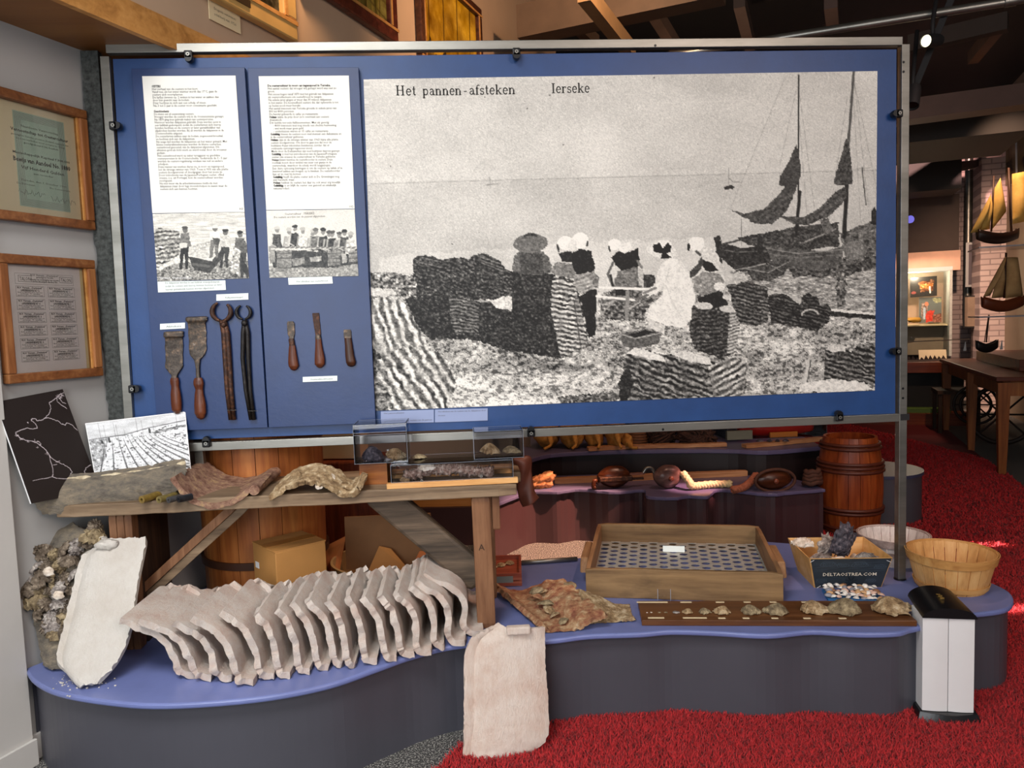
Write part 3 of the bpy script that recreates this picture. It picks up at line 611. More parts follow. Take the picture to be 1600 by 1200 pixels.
# clamps
for k, (px_, py_, lab) in enumerate([(294, 85, 'on the top bar above the left info board'), (807, 81, 'at the middle of the top bar'), (177, 196, 'high on the left post'), (207, 608, 'low on the left post'),
        (322, 693, 'at the left end of the bottom bar'), (830, 677, 'at the middle of the bottom bar'), (1312, 652, 'near the right end of the bottom bar'), (1405, 177, 'high on the right post'), (1403, 549, 'low on the right post')]):
    a_ = pp2(px_, py_, PY-.03); t = thing('clamp', 'black plastic clamp with a screw, '+lab, 'clamp', (a_[0], PY-.02, a_[1]), group='black clamps on the metal frame')
    hor = px_ in (177, 207, 1405, 1403); dx, dz = ((1 if px_ < 300 else -1)*.012, 0) if hor else (0, -.012 if py_ < 100 else .012)
    MB().box((0, -.004, 0), (.028, .02, .028)).build('clamp_body', MT['black'], t, bev=.004)
    MB().lathe([(0, 0), (.013, 0), (.014, .012), (.012, .022), (0, .022)], 14, M=Matrix.Rotation(R(90), 4, 'X'), c=(dx, .008, dz)).build('clamp_knob', MT['black'], t, smooth=True, angle=40)
    MB().lathe([(.0028, 0), (.0062, 0), (.0062, .002), (.0028, .002), (.0028, 0)], 14, M=Matrix.Rotation(R(90), 4, 'X'), c=(0, -.0145, 0)).build('clamp_screw', MT['steel'], t)

# ------------------------------------------------------------------ the mural photograph
def paint_mural():
    P = Pic(576, 108, 1374, 646, 1.25,   .80, 3)
    hz = 285-(P.X-590)*.026
    sea = P.Y > hz; P.a[sea] = (.765-(P.Y-hz)*.00010)[sea][:, None]
    P.a += (P.noise(90, 60)*.022)[..., None]
    P.line([(580, 287), (1370, 266)], 1.2, .60, .6); P.line([(1330, 265), (1360, 262)], 1, .55, .6)
    P.line([(1034, 161), (1180, 156)], .8, .88, .6); P.line([(1180, 170), (1240, 152)], .6, .85, .4)
    for x, y in ((824, 170), (757, 152), (880, 226), (1090, 225), (610, 260), (748, 364), (706, 382), (1022, 121), (859, 149)): P.ell(x, y, 1.1, 1.1, .35)
    # brighter water towards the beach
    m = P.mask([(590, 400), (800, 385), (1120, 370), (1140, 460), (590, 470)], 3, 20); P.a[m] += .05
    # shore
    sh = [(574, 430), (600, 425), (650, 428), (800, 430), (940, 455), (1010, 460), (1140, 440), (1230, 470), (1300, 492), (1380, 492), (1380, 650), (574, 650)]
    m = P.mask(sh, 1); n1 = P.noise(5, 3, 4); n2 = P.noise(40, 18); v = .70+n2*.10+np.where(n1 > .35, -.30, np.where(n1 < -.8, .16, n1*.08)); P.a[m] = v[m][:, None]
    m = P.mask([(700, 590), (980, 570), (985, 650), (640, 650)], 3, 20); P.a[m] += .10
    m = P.mask([(700, 540), (900, 556), (1000, 560), (960, 590), (700, 585)], 3, 20); P.a[m] -= .06+.0
    # water in front of the boats
    wt = [(1140, 425), (1200, 415), (1374, 395), (1374, 492), (1298, 484), (1240, 462), (1150, 440)]
    m = P.mask(wt, 1); v = .60+P.noise(6, 1.6, 3)*.16; P.a[m] = v[m][:, None]
    P.poly([(1225, 412), (1374, 398), (1374, 418), (1318, 432), (1240, 434)], .34, .16, 4, 1.5)
    P.poly([(1305, 425), (1322, 425), (1320, 480), (1308, 480)], .42, .18, 3, 1.5)
    P.poly([(1298, 482), (1367, 489), (1367, 493), (1298, 486)], .85, .03, 4, .3); P.poly([(1298, 486), (1370, 493), (1370, 499), (1298, 494)], .22, .08, 4, .4)
    # left low bushes, dark stacks of tiles
    P.poly([(576, 426), (600, 427), (625, 432), (652, 430), (655, 470), (620, 458), (582, 450), (576, 450)], .46, .26, 4, 2)
    P.poly([(576, 450), (612, 452), (620, 458), (600, 464), (576, 462)], .80, .06, 4, 1)
    st = dict(amp=.13, ns=3.5)
    P.poly([(646, 405), (657, 399), (675, 401), (692, 406), (710, 401), (732, 405), (744, 397), (757, 396), (780, 407), (792, 422), (806, 425), (808, 472), (760, 468), (690, 468), (646, 462), (652, 450), (645, 430)], .24, .15, 3, 1.2, (20, 6, .07, 2))
    for x0, y0, x1, y1 in ((746, 400, 782, 412), (748, 405, 786, 419), (750, 410, 790, 425), (660, 402, 692, 410), (655, 410, 690, 418)): P.line([(x0, y0), (x1, y1)], 1.4, .6, .7)
    P.poly([(632, 466), (707, 462), (750, 472), (790, 470), (806, 480), (806, 552), (750, 534), (720, 530), (672, 530), (645, 505), (640, 480)], .19, .13, 3, 1.2)
    P.poly([(702, 468), (722, 464), (748, 474), (749, 524), (712, 522), (704, 500)], .32, .10, 3, .8, (8, 5.2, .17, 1.2))
    P.poly([(764, 470), (785, 463), (812, 464), (836, 478), (832, 486), (800, 486), (776, 481)], .82, .10, 4, .8)
    # left foreground fans of pale tiles
    P.poly([(574, 466), (610, 464), (632, 472), (645, 495), (660, 520), (672, 545), (655, 560), (610, 560), (588, 560), (574, 560)], .62, .10, 4, 1.4, (72, 13, .26, 2.6))
    P.poly([(574, 535), (590, 548), (600, 566), (588, 590), (574, 600)], .26, .15, 4, 2)
    P.poly([(590, 562), (620, 545), (655, 540), (690, 552), (708, 580), (712, 606), (700, 640), (574, 646), (574, 600), (588, 590)], .60, .12, 4, 1.6, (58, 15, .28, 3))
    P.poly([(574, 610), (592, 596), (612, 618), (606, 644), (574, 648)], .40, .26, 5, 2)
    # column of tiles left of the first women
    P.poly([(800, 424), (860, 427), (902, 440), (908, 475), (921, 540), (900, 548), (875, 561), (850, 556), (806, 550), (800, 500)], .20, .13, 3, .9)
    P.poly([(864, 432), (900, 441), (906, 475), (919, 540), (902, 546), (876, 560), (868, 520), (860, 480)], .52, .08, 3, .8, (10, 7.2, .28, 1.3))
    P.line([(897, 470), (908, 545)], 1.6, .25, .8)
    # boats
    P.poly([(1115, 368), (1125, 378), (1160, 388), (1200, 382), (1210, 400), (1190, 424), (1150, 424), (1128, 405), (1118, 385)], .19, .08, 4, .6)
    P.line([(1128, 382), (1160, 374), (1240, 358)], 3, .28); P.line([(1118, 388), (1150, 394), (1200, 392)], 1.2, .55, .7)
    P.poly([(1150, 372), (1240, 355), (1310, 348), (1312, 385), (1250, 392), (1170, 384)], .26, .10, 3, .8)
    P.poly([(1196, 384), (1240, 390), (1290, 392), (1318, 384), (1316, 402), (1306, 418), (1260, 422), (1222, 416), (1204, 404)], .36, .07, 4, .5)
    P.line([(1198, 388), (1245, 396), (1317, 390)], 1.4, .62, .8); P.line([(1202, 396), (1246, 403), (1316, 398)], 1, .58, .6)
    P.poly([(1312, 366), (1345, 352), (1372, 340), (1372, 398), (1330, 404), (1318, 392)], .40, .12, 4, .8)
    P.ell(1336, 391, 18, 18, .44, .07); P.ell(1336, 391, 15, 15, .50, .06)
    for k_ in range(5): P.line([(1324+k_*5, 378), (1322+k_*5, 405)], .8, .36, .6)
    P.poly([(1362, 330), (1366, 322), (1370, 330), (1370, 352), (1361, 350)], .18, .05, 3, .5)
    P.line([(1248, 118), (1247, 360)], 2.6, .2); P.line([(1250, 300), (1244, 366)], 5, .16)
    P.line([(1334, 112), (1326, 220), (1322, 300)], 4, .36); P.line([(1323, 290), (1319, 370)], 6.5, .17)
    P.poly([(1244, 225), (1234, 250), (1219, 275), (1218, 289), (1226, 292), (1215, 306), (1242, 302), (1252, 270), (1250, 250)], .28, .05, 4, .7)
    P.poly([(1143, 327), (1163, 334), (1195, 326), (1216, 304), (1244, 290), (1238, 312), (1226, 334), (1206, 350), (1180, 350), (1158, 338)], .32, .06, 4, .7, (-35, 9, .04, 2))
    P.poly([(1325, 208), (1310, 258), (1302, 286), (1314, 290), (1332, 288), (1330, 255)], .30, .08, 3, .7)
    P.poly([(1214, 337), (1256, 340), (1284, 322), (1302, 302), (1322, 290), (1324, 304), (1312, 322), (1296, 338), (1262, 352), (1238, 350)], .32, .08, 3, .7, (-35, 9, .04, 2))
    P.line([(1205, 334), (1245, 347), (1318, 366)], 2.2, .3); P.line([(1258, 378), (1306, 358)], 2, .62)
    P.poly([(1280, 344), (1294, 340), (1302, 360), (1290, 368)], .4, .08, 3, .6)
    for a_, b_ in (((1228, 118), (1140, 330)), ((1247, 130), (1275, 345)), ((1248, 180), (1262, 350)), ((1334, 118), (1358, 335)), ((1332, 125), (1345, 350)), ((1324, 150), (1295, 345)), ((1244, 140), (1218, 260)), ((1332, 116), (1372, 305))): P.line([a_, b_], .7, .45, .5)
    P.line([(1347, 262), (1353, 320)], 1.8, .3, .9); P.line([(1158, 342), (1159, 385)], .8, .35)
    P.poly([(1164, 420), (1196, 410), (1228, 403), (1235, 412), (1224, 430), (1200, 440), (1176, 438)], .30, .09, 3, .5); P.line([(1166, 420), (1200, 426), (1234, 408)], 1.2, .6); P.line([(1200, 412), (1222, 424)], 1, .55)
    P.line([(1115, 428), (1170, 418), (1196, 412)], 1.6, .7, .8)
    for x in (1122, 1187): P.ell(x, 373, 4.5, 5, .2); P.poly([(x-4, 376), (x+5, 376), (x+7, 412), (x-3, 408)], .18, .05, 3, .5)
    P.line([(1139, 262), (1139, 287)], 1, .35); P.line([(1139, 278), (1145, 284), (1158, 285)], 1, .4); P.poly([(1130, 292), (1140, 289), (1149, 291), (1146, 296), (1132, 296)], .22, .05, 2, .4)
    P.line([(760, 289), (778, 287)], 1, .5); P.line([(765, 276), (766, 288)], .8, .55)
    # women at the table
    P.poly([(803, 400), (812, 392), (848, 392), (858, 404), (866, 424), (846, 430), (812, 428), (800, 422)], .40, .08, 3, .6); P.poly([(812, 396), (846, 396), (850, 428), (814, 428)], .30, .07, 3, .6)
    P.ell(829, 380, 27, 15, .45, .06, -4); P.ell(829, 371, 11, 7.5, .26, .05); P.ell(829, 377, 22, 8, .42, .05)
    P.poly([(860, 424), (870, 408), (892, 412), (902, 424), (898, 436), (868, 430)], .50, .09, 3, .6)
    P.poly([(873, 396), (894, 391), (896, 410), (878, 409)], .17, .05, 3, .6)
    P.poly([(893, 396), (905, 388), (924, 392), (930, 420), (926, 426), (902, 430), (893, 412)], .13, .04, 3, .6)
    P.ell(884, 380, 13, 11, .92, .02); P.ell(907, 376, 13, 13, .93, .02); P.ell(893, 384, 7, 10, .86, .02, 30); P.line([(871, 383), (873, 393)], 3, .2); P.line([(918, 378), (917, 384)], 3, .22)
    P.poly([(898, 430), (928, 424), (936, 436), (928, 450), (906, 460), (896, 446)], .60, .09, 3, .7, (-20, 6, .07, 1)); P.poly([(926, 425), (936, 432), (934, 452), (926, 446)], .48, .1, 3, .6)
    P.poly([(906, 464), (922, 452), (932, 450), (931, 524), (918, 528), (914, 498)], .12, .05, 3, .7); P.line([(933, 455), (934, 512)], 1.4, .8)
    P.poly([(955, 402), (968, 390), (984, 393), (997, 387), (999, 412), (992, 424), (972, 425), (962, 414)], .12, .04, 3, .6)
    P.ell(960, 382, 10, 9, .94, .02); P.poly([(966, 384), (984, 376), (988, 388), (976, 396), (968, 392)], .9, .03, 3, .4); P.line([(951, 385), (953, 392)], 2.4, .2)
    P.line([(958, 410), (950, 428), (957, 446)], 4, .40); P.line([(954, 430), (958, 447)], 3.5, .18); P.line([(996, 408), (1003, 418)], 4, .5)
    P.poly([(966, 424), (994, 417), (1004, 422), (1006, 434), (1002, 448), (960, 450), (960, 438)], .46, .09, 3, .6); P.poly([(996, 418), (1006, 424), (1004, 446), (998, 446)], .72, .06, 3, .5)
    P.poly([(1006, 428), (1022, 430), (1028, 450), (1006, 450)], .25, .09, 3, .8)
    P.poly([(960, 450), (1010, 448), (1016, 470), (1006, 500), (940, 500), (936, 470)], .40, .20, 4, 1.2); P.poly([(960, 450), (985, 450), (985, 462), (962, 462)], .14, .03, 3, .5)
    P.line([(936, 449), (1012, 452)], 3.6, .93); P.line([(932, 463), (994, 469)], 3.4, .92); P.line([(981, 456), (979, 498)], 6, .55); P.line([(1000, 472), (984, 482)], 2.2, .7); P.line([(960, 470), (938, 492)], 2, .62)
    P.poly([(1036, 410), (1050, 402), (1066, 410), (1078, 430), (1087, 465), (1081, 498), (1068, 513), (1040, 508), (1011, 497), (1014, 480), (1034, 462), (1040, 444), (1024, 460), (1004, 466), (1004, 455), (1022, 446), (1028, 424)], .88, .035, 4, .6)
    P.poly([(1012, 498), (1040, 509), (1037, 522), (1014, 512)], .80, .05, 3, .6); P.line([(1040, 445), (1050, 470), (1070, 505)], 1, .72, .6); P.line([(1046, 420), (1040, 440)], 1.4, .7, .7)
    P.line([(994, 468), (1012, 461)], 4, .42); P.line([(1006, 458), (1024, 450)], 4, .5)
    P.ell(1034, 392, 24, 11, .86, .03, 8); P.ell(1036, 384, 15, 9, .90, .02)
    P.poly([(1019, 384), (1030, 379), (1036, 388), (1043, 379), (1049, 384), (1048, 394), (1041, 396), (1050, 403), (1032, 405), (1034, 396), (1022, 394)], .10, .02, 3, .4)
    P.poly([(1100, 384), (1112, 388), (1122, 398), (1128, 420), (1118, 418), (1100, 410), (1096, 404)], .82, .06, 3, .5); P.poly([(1100, 406), (1114, 412), (1124, 424), (1104, 424), (1097, 414)], .12, .04, 3, .5)
    P.poly([(1096, 400), (1100, 412), (1086, 432), (1078, 434), (1078, 424), (1090, 412)], .28, .05, 3, .5); P.ell(1088, 381, 13, 11.5, .92, .02); P.ell(1076, 386, 3, 6, .15); P.line([(1088, 393), (1094, 398)], 4, .3)
    P.poly([(1082, 436), (1100, 424), (1124, 428), (1132, 440), (1120, 454), (1098, 464), (1086, 456)], .55, .09, 3, .6); P.ell(1124, 448, 9, 7, .85, .04); P.poly([(1090, 466), (1124, 454), (1134, 462), (1140, 482), (1110, 480), (1092, 478)], .14, .05, 3, .8)
    # crate on the ground
    P.poly([(970, 522), (1008, 514), (1034, 520), (1030, 536), (992, 546), (974, 540)], .38, .08, 3, .5); P.poly([(980, 523), (1008, 516), (1024, 519), (994, 528)], .14, .03, 3, .4); P.line([(970, 522), (992, 529), (1034, 520)], 1.4, .7)
    # stacks right of the white dress
    P.poly([(1082, 478), (1098, 473), (1116, 480), (1132, 478), (1157, 485), (1154, 520), (1150, 556), (1126, 560), (1086, 546), (1076, 520)], .24, .12, 3, .9, (-12, 6.4, .13, 1.6))
    P.poly([(1140, 486), (1157, 486), (1154, 530), (1149, 556), (1136, 552)], .58, .06, 3, .5, (-18, 5, .22, .6)); P.ell(1100, 478, 14, 6, .78, .05, 6); P.ell(1138, 483, 14, 5, .78, .05, 4)
    P.poly([(1134, 442), (1165, 437), (1200, 450), (1200, 502), (1180, 510), (1156, 506), (1146, 480)], .28, .10, 3, .9, (12, 6, .16, 1.2)); P.ell(1136, 464, 7, 4, .8, .03)
    P.poly([(1130, 446), (1140, 428), (1162, 426), (1170, 438), (1150, 444)], .74, .06, 3, .6)
    P.poly([(1200, 464), (1212, 458), (1228, 460), (1240, 470), (1252, 476), (1253, 462), (1262, 458), (1277, 464), (1280, 477), (1292, 474), (1298, 482), (1296, 502), (1276, 518), (1250, 512), (1204, 504)], .20, .10, 3, .9, (14, 5.4, .13, 1.4))
    P.line(arc(1266, 492, 13, 8, 180, 350), 2.6, .78, .8)
    # foreground stacks
    P.poly([(976, 556), (992, 545), (1010, 546), (1038, 556), (1048, 552), (1072, 550), (1110, 560), (1132, 556), (1164, 566), (1166, 600), (1160, 626), (968, 630), (972, 600)], .34, .13, 4, 1.2, (20, 9, .22, 2.6))
    P.poly([(978, 552), (992, 543), (1036, 556), (1040, 566), (1020, 562)], .85, .05, 3, .8); P.poly([(1046, 552), (1070, 548), (1108, 558), (1112, 570), (1080, 566)], .82, .05, 3, .8)
    P.poly([(1106, 572), (1146, 558), (1166, 566), (1162, 620), (1116, 622)], .52, .08, 3, .8, (-28, 9, .24, 1.2))
    P.poly([(968, 590), (982, 570), (990, 600), (980, 628), (968, 628)], .16, .08, 3, 1)
    P.poly([(1290, 545), (1304, 537), (1322, 541), (1330, 550), (1342, 537), (1366, 542), (1372, 600), (1310, 602), (1288, 594)], .30, .11, 3, 1, (16, 7.4, .20, 2)); P.poly([(1290, 546), (1304, 536), (1322, 541), (1322, 549), (1302, 550)], .78, .06, 3, .7)
    P.line([(1263, 566), (1258, 598)], 5, .78); P.line([(1266, 566), (1261, 598)], 1.4, .3)
    P.poly([(1250, 600), (1300, 592), (1350, 598), (1366, 608), (1320, 614), (1250, 612)], .85, .06, 4, 1); P.poly([(870, 620), (960, 612), (970, 624), (940, 634), (880, 634)], .38, .2, 3, 1.2)
    P.a = .60+(P.a-.60)*1.13
    dark = np.clip((.85-P.a[..., :1])*1.2, .35, 1); P.a += P.rng.normal(0, .036, (P.h, P.w, 1))*(1.1-.3*dark); P.a += (P.noise(1.8, 1.8, 2)*.02)[..., None]
    P.a = np.clip(P.a, .08, .95)*np.array([1.0, .985, .95])
    return P
mur = thing('mural_photo', 'huge grainy black and white print of women knocking oysters off roof tiles by the shore', 'photograph', (.62, PY, 1.05))
MC = [(568, 124), (1371, 111), (1367, 610), (586, 642)]
print_mesh('photo_print', paint_mural(), MC, lambda x, y: oy(x, y, PY-.001), (0, -1, 0), printed('mural_print', .55, .03, 500), 640, 420, .002, mur)
mb = MB(); YT = PY-.0022; XD = (1, 0, 0); UD = (0, 0, 1)
def wid(a, b, y=YT): return float(oy(*b, y)[0]-oy(*a, y)[0])
def hgt(x, y0, y1, y=YT): return float(oy(x, y0, y)[2]-oy(x, y1, y)[2])
em = hgt(620, 134, 149.5)/.72
for nm_, wl in (('title_lettering', (('Het', (618, 149), (651, 149)),)), ('title_lettering', (('pannen', (660, 149), (722, 148.4)),)), ('title_lettering', (('-', (723.5, 148.3), (731, 148)), ('afsteken', (733, 148), (806, 147)))), ('place_lettering', (('Ierseke', (861, 145.5), (922, 144.5)),))):
    mb = MB()
    for s_, a_, b_ in wl: o_ = oy(*a_, YT); e_ = oy(*b_, YT); d_ = Vector(e_-o_); L_ = d_.length; serif(mb, s_, o_, d_/L_, UD, em, L_)
    mb.build(nm_, MT['ink'], mur, world=True)

# ------------------------------------------------------------------ raised info boards with their sheets
BY = PY-.024
B1 = [(205, 107), (382, 105), (418, 668), (246, 674)]; B2 = [(387, 106), (560, 105), (587, 661), (420, 668)]
def board(c4, label):
    x, z = pp2(*c4[3], BY); t = thing('info_board', label, 'board', (x+.15, PY, z)); quadxz(MB(), c4, BY, PY).build('board_panel', MT['blue_dark'], t, world=True, bev=.001); return t
board(B1, 'dark blue raised info board at the far left of the panel, with chisels and pincers')
board(B2, 'dark blue raised info board next to the mural, with three small oyster knives')
S1 = ['*OESTERS', 'Het verhaal van de oesters in het kort.', 'Vanaf mei, als het water warmer wordt dan 17°C, gaan de', 'oesters zich voortplanten.', 'De larfjes zweven op. 2 weken in het water en zakken dan', 'door hun gewicht naar de bodem.', 'Daar hechten ze zich aan een schelp of steen.', 'Na 3 tot 5 jaar is de oester voor consumptie geschikt.', '', '*Geschiedenis', 'De mens eet al eeuwenlang oesters.', 'Vroeger werden de oesters vrij in de Oosterschelde geraapt.', 'Na 1870 ging men gebruik maken van oesterpercelen.', 'Hiervoor werden dakpannen gebruikt. Deze werden eerst in', 'een kalkbak gedompeld, zodat de oesterlarven zich hierop', 'konden hechten en de oesters er later gemakkelijker van', 'afgebroken konden worden. Bij eb werden de dakpannen in de', 'Oosterschelde uitgezet.', 'De oesterlarven zakken naar de bodem, zogenoemd broedval,', 'en hechten zich aan de dakpannen.', 'Na enige tijd werden de dakpannen uit het water gehaald. Met', 'kleine oesterafsteekmesjes werden de kleine oestertjes,', 'oesterbroed genoemd, van de dakpannen afgestoken. Dit', 'afsteken gold als licht werk en werd veelal door de vrouwen', 'gedaan.', 'Het oesterbroed werd op zeker teruggezet op geschikte', 'oesterpercelen in de Oosterschelde. Gedurende de 3 - 5 jaar', 'werden de oesters regelmatig ontdaan van vuil en andere', 'schelpen.', 'Deze manier van werken duren nu, in voor- en tegenspoed,', 'tot de strenge winter van 1963. Toen is 90% van alle platte', 'oesters doodgevroren of doodgegaan door het zoete ijs.', 'Door introductie van de Japanse/Portugese oester, ofwel', 'creuse, o.a. uit Portugal, kon de oestercultuur worden', 'voortgezet.', 'Nu niet meer via de arbeidsintensieve methode met', 'dakpannen maar door lege mosselschelpen te zaaien waar de', 'oesters zich aan kunnen hechten.']
S2 = ['*De oestercultuur in voor- en tegenspoed in Yerseke.', 'Het aantal oesters dat vroeger vrij geraapt werd was niet zo', 'groot.', 'Het *succes begon vanaf 1870 met het gebruik van dakpannen', 'als oestercollecteurs om oesterbroed te vangen.', 'Na enkele jaren gingen er meer dan *30 miljoen dakpannen', 'in het water. De hoeveelheid oesters die dat opleverde is tot', 'op heden nooit meer bereikt.', 'Het aantal inwoners van Yerseke groeide in enkele jaren van', '800 tot 4000 personen.', 'De handel gebeurde in cafés en restaurants.', '*Helaas zakte de prijs door zo\'n overmaat aan oesters', 'dramatisch.', 'Dit leidde tot vele faillissementen. Met als gevolg:', '    - 4000 inwoners met nog steeds een slechte huisvesting', '    - wel werk maar geen geld', '    - ondertussen waren er 15 cafés en restaurants.', '*Gelukkig bleven de oesters voor veel mensen een delicatesse en', 'is de oestercultuur gebleven.', '*Helaas zijn in de strenge winter van 1963 bijna alle platte', 'oesters doodgevroren. Om door te gaan zou dat voor de', 'bedrijven 4 jaar inkomsten betekenen, zonder dat er', 'voldoende opbrengst tegenover stond.', 'Mede door de Deltawerken zijn veel bedrijven daarom gestopt.', '*Gelukkig is met het introduceren van de Japanse/Portugese', 'oester (de creuse) de oestercultuur in Yerseke gebleven.', '*Helaas kwam hiermee de oesterboorder in oesters. Deze', 'roofslak boort door middel van zuur een gaatje in de', 'oesterschelp, waardoor de schelp wordt leeggezogen.', 'Een dure oplossing hiertegen is om de oesters op tafels of in', 'kunststof zakken aan beugels op te kweken. De oesterboorder', 'kan er zo niet bij komen.', '*Gelukkig heeft de platte oester zich in De Grevelingen nog', 'wat hersteld, maar,', '*Helaas hebben de oesters het daar nu ook weer erg moeilijk.', '*Gelukkig is en blijft de oester een gezond en smakelijk', 'natuurproduct.']
def sheet(lines, c4, x0a, y0a, x0b, y0b, em_px, cw, label, num, numpx):
    x, z = pp2(*c4[3], BY); t = thing('text_sheet', label, 'sheet', (x+.1, BY, z), group='printed text sheets')
    pp_ = quadxz(MB(), c4, BY-.003, BY).build('paper', MT['paper'], t, world=True)
    y = BY-.0036; mb = MB(); n = len(lines)
    for i, s_ in enumerate(lines):
        f = i/(n-1); px_, py_ = x0a+(x0b-x0a)*f, y0a+(y0b-y0a)*f
        b = .006
        if s_.startswith('*') and (s_.count(' ') == 0 or 'oestercultuur in voor' in s_): b = .035
        w1 = s_[1:].split(' ')[0] if (s_.startswith('*') and b < .01) else None
        s2 = s_.replace('*', '')
        sz = hgt(px_, py_-em_px*1.12, py_, y); kx = cw*wid((px_, py_), (px_+1, py_), y)*1.0
        o_ = oy(px_, py_, y); d_ = Vector(oy(px_+60, py_-.45, y)-o_).normalized()
        W_ = kx*len(s2)*(1.08 if b > .01 else 1)
        text(mb, s2, o_, d_, UD, sz, W_, b)
        if w1: text(mb, w1, Vector(o_)+Vector((0, -.0003, 0)), d_, UD, sz, kx*len(w1)*1.02, .028)
    mb.build('printed_text', MT['ink'], pp_, world=True)
    mb = MB(); text(mb, num, oy(*numpx, y), XD, UD, hgt(numpx[0], numpx[1]-5, numpx[1], y)); mb.build('sheet_number', MT['ink'], pp_, world=True)
sheet(S1, [(222, 119), (368, 118), (382, 331), (238, 333)], 237, 136.5, 250, 297, 4.4, 1.86, 'tall white sheet headed OESTERS on the left info board', 'H3', (374, 328))
sheet(S2, [(404, 119), (545, 118), (554, 326), (416, 328)], 418, 135.5, 427.5, 296, 4.4, 1.80, 'tall white sheet with bold heading on the info board next to the mural', '102', (545, 324.5))
def card(name, c4, lines, label, cat='label', y=BY, em_px=4, mat=MT['card'], x=.15, group=None, col=MT['inkg'], th=.003, cw=None):
    cx, z = pp2(*c4[3], y); t = thing(name, label, cat, (cx+.02, y, z), group=group)
    cd_ = quadxz(MB(), c4, y-th, y).build('card', mat, t, world=True)
    mb = MB(); n = len(lines); yy = y-th-.0004; q = quadmap(c4)
    for i, s_ in enumerate(lines):
        px_, py_ = q(x, (i+.72+.15*(n == 1))/(n+.25)); o_ = oy(px_, py_, yy); e_ = oy(*q(1-x*.6, (i+.72+.15*(n == 1))/(n+.25)), yy); d_ = Vector(e_-o_)
        mx = max(len(k_) for k_ in lines); text(mb, s_, o_, d_.normalized(), UD, hgt(px_, py_-em_px, py_, yy), d_.length*len(s_)/mx)
    mb.build('printed_text', col, cd_, world=True); return t
card('caption_card', [(246, 440), (352, 438), (353, 453), (247, 457)], ['De dakpannen worden in een kalkbak ondergedompeld,', 'zodat de oesters zich hierop kunnen hechten en later', 'hiervan gemakkelijk kunnen worden afgestoken.'], 'white caption card with three text lines under the photo of four men', 'card', em_px=4.2, x=.1)
card('caption_card', [(450, 434), (519, 432), (520, 443), (451, 445)], ['Het afsteken van oesterbroed'], 'white caption card under the photo of people at a long table', 'card', x=.18)
card('name_label', [(338, 460), (388, 458), (388, 468), (338, 470)], ['Kalkpannentangen'], 'small white label above the two pairs of pincers', x=.28)
card('name_label', [(250, 506), (289, 504), (289, 513), (250, 515)], ['Afstekers'], 'small white label above the shorter chisel', x=.25)
card('name_label', [(473, 589), (527, 587), (527, 595), (473, 597)], ['Oesterafsteekmesjes'], 'small white label below the three oyster knives', x=.22)
lil = plain('lilac_card', '#8f9cc0', .5, var=.03)
card('caption_card', [(595, 643), (678, 640), (678, 660), (595, 662)], ['Het pannen-afsteken', '', 'Op het strand worden de oesters van de pannen'], 'lilac caption card under the mural, left of the two', 'card', PY+.001, 3.4, lil, .06)
card('caption_card', [(679.5, 640), (762, 638), (762, 657), (679.5, 660)], ['Het afsteken van de oesters van de dakpannen door', 'vrouwen', ''], 'lilac caption card under the mural, right of the two', 'card', PY+.001, 3.4, lil, .06)

# the two small photographs
def ph1():
    P = Pic(236, 328, 392, 444, 1.5, .84, 5); P.a += (P.noise(16, 1.6, 3)*.07)[..., None]
    P.poly([(238, 362), (250, 356), (272, 360), (282, 362), (280, 402), (262, 410), (244, 425), (243, 400)], .55, .14, 3, 1, (-8, 6.5, .22, .8))
    P.poly([(244, 420), (282, 399), (300, 396), (330, 380), (332, 386), (300, 402), (248, 428)], .88, .06, 3, .6)
    P.poly([(238, 425), (280, 410), (392, 405), (392, 444), (240, 444)], .55, .20, 2.4, .8); P.poly([(300, 384), (330, 376), (332, 384), (304, 398)], .75, .15, 2, .5)
    # coffin-shaped lime trough
    P.poly([(292, 398), (326, 386), (348, 384), (330, 402), (328, 412), (296, 410)], .82, .08, 3, .4); P.poly([(293, 400), (330, 408), (347, 388), (344, 408), (328, 426), (304, 422)], .22, .06, 3, .5); P.line([(293, 399), (330, 407), (348, 386)], 1.6, .88); P.line([(302, 413), (326, 416)], 4, .42, .7)
    def man(x, top, h, coat, trou, hat=.2, lean=0):
        P.ell(x, top+4, 4, 5, .42); P.ell(x, top+1, 5, 2.6, hat)
        P.poly([(x-7, top+10), (x+6, top+9), (x+10+lean, top+h*.45), (x-9, top+h*.45)], coat, .07, 3, .6); P.poly([(x-7, top+h*.45), (x+6+lean, top+h*.45), (x+5, top+h), (x+1, top+h), (x-1, top+h*.6), (x-5, top+h), (x-9, top+h)], trou, .06, 3, .5)
    man(289, 355, 66, .45, .13, .3); P.poly([(281, 380), (293, 380), (292, 387), (281, 387)], .85)
    man(336, 353, 50, .92, .45, .88); P.poly([(332, 372), (344, 372), (343, 384), (335, 382)], .3, .05)
    man(352, 359, 60, .80, .18, .15); man(375, 362, 72, .35, .22, .12, 5); P.poly([(364, 385), (376, 392), (372, 430), (360, 424), (362, 405)], .75, .22, 3, .6); P.poly([(378, 400), (390, 425), (388, 436), (376, 420)], .15, .05)
    P.a += P.rng.normal(0, .03, (P.h, P.w, 1)); P.a *= np.array([1, .99, .95]); return P
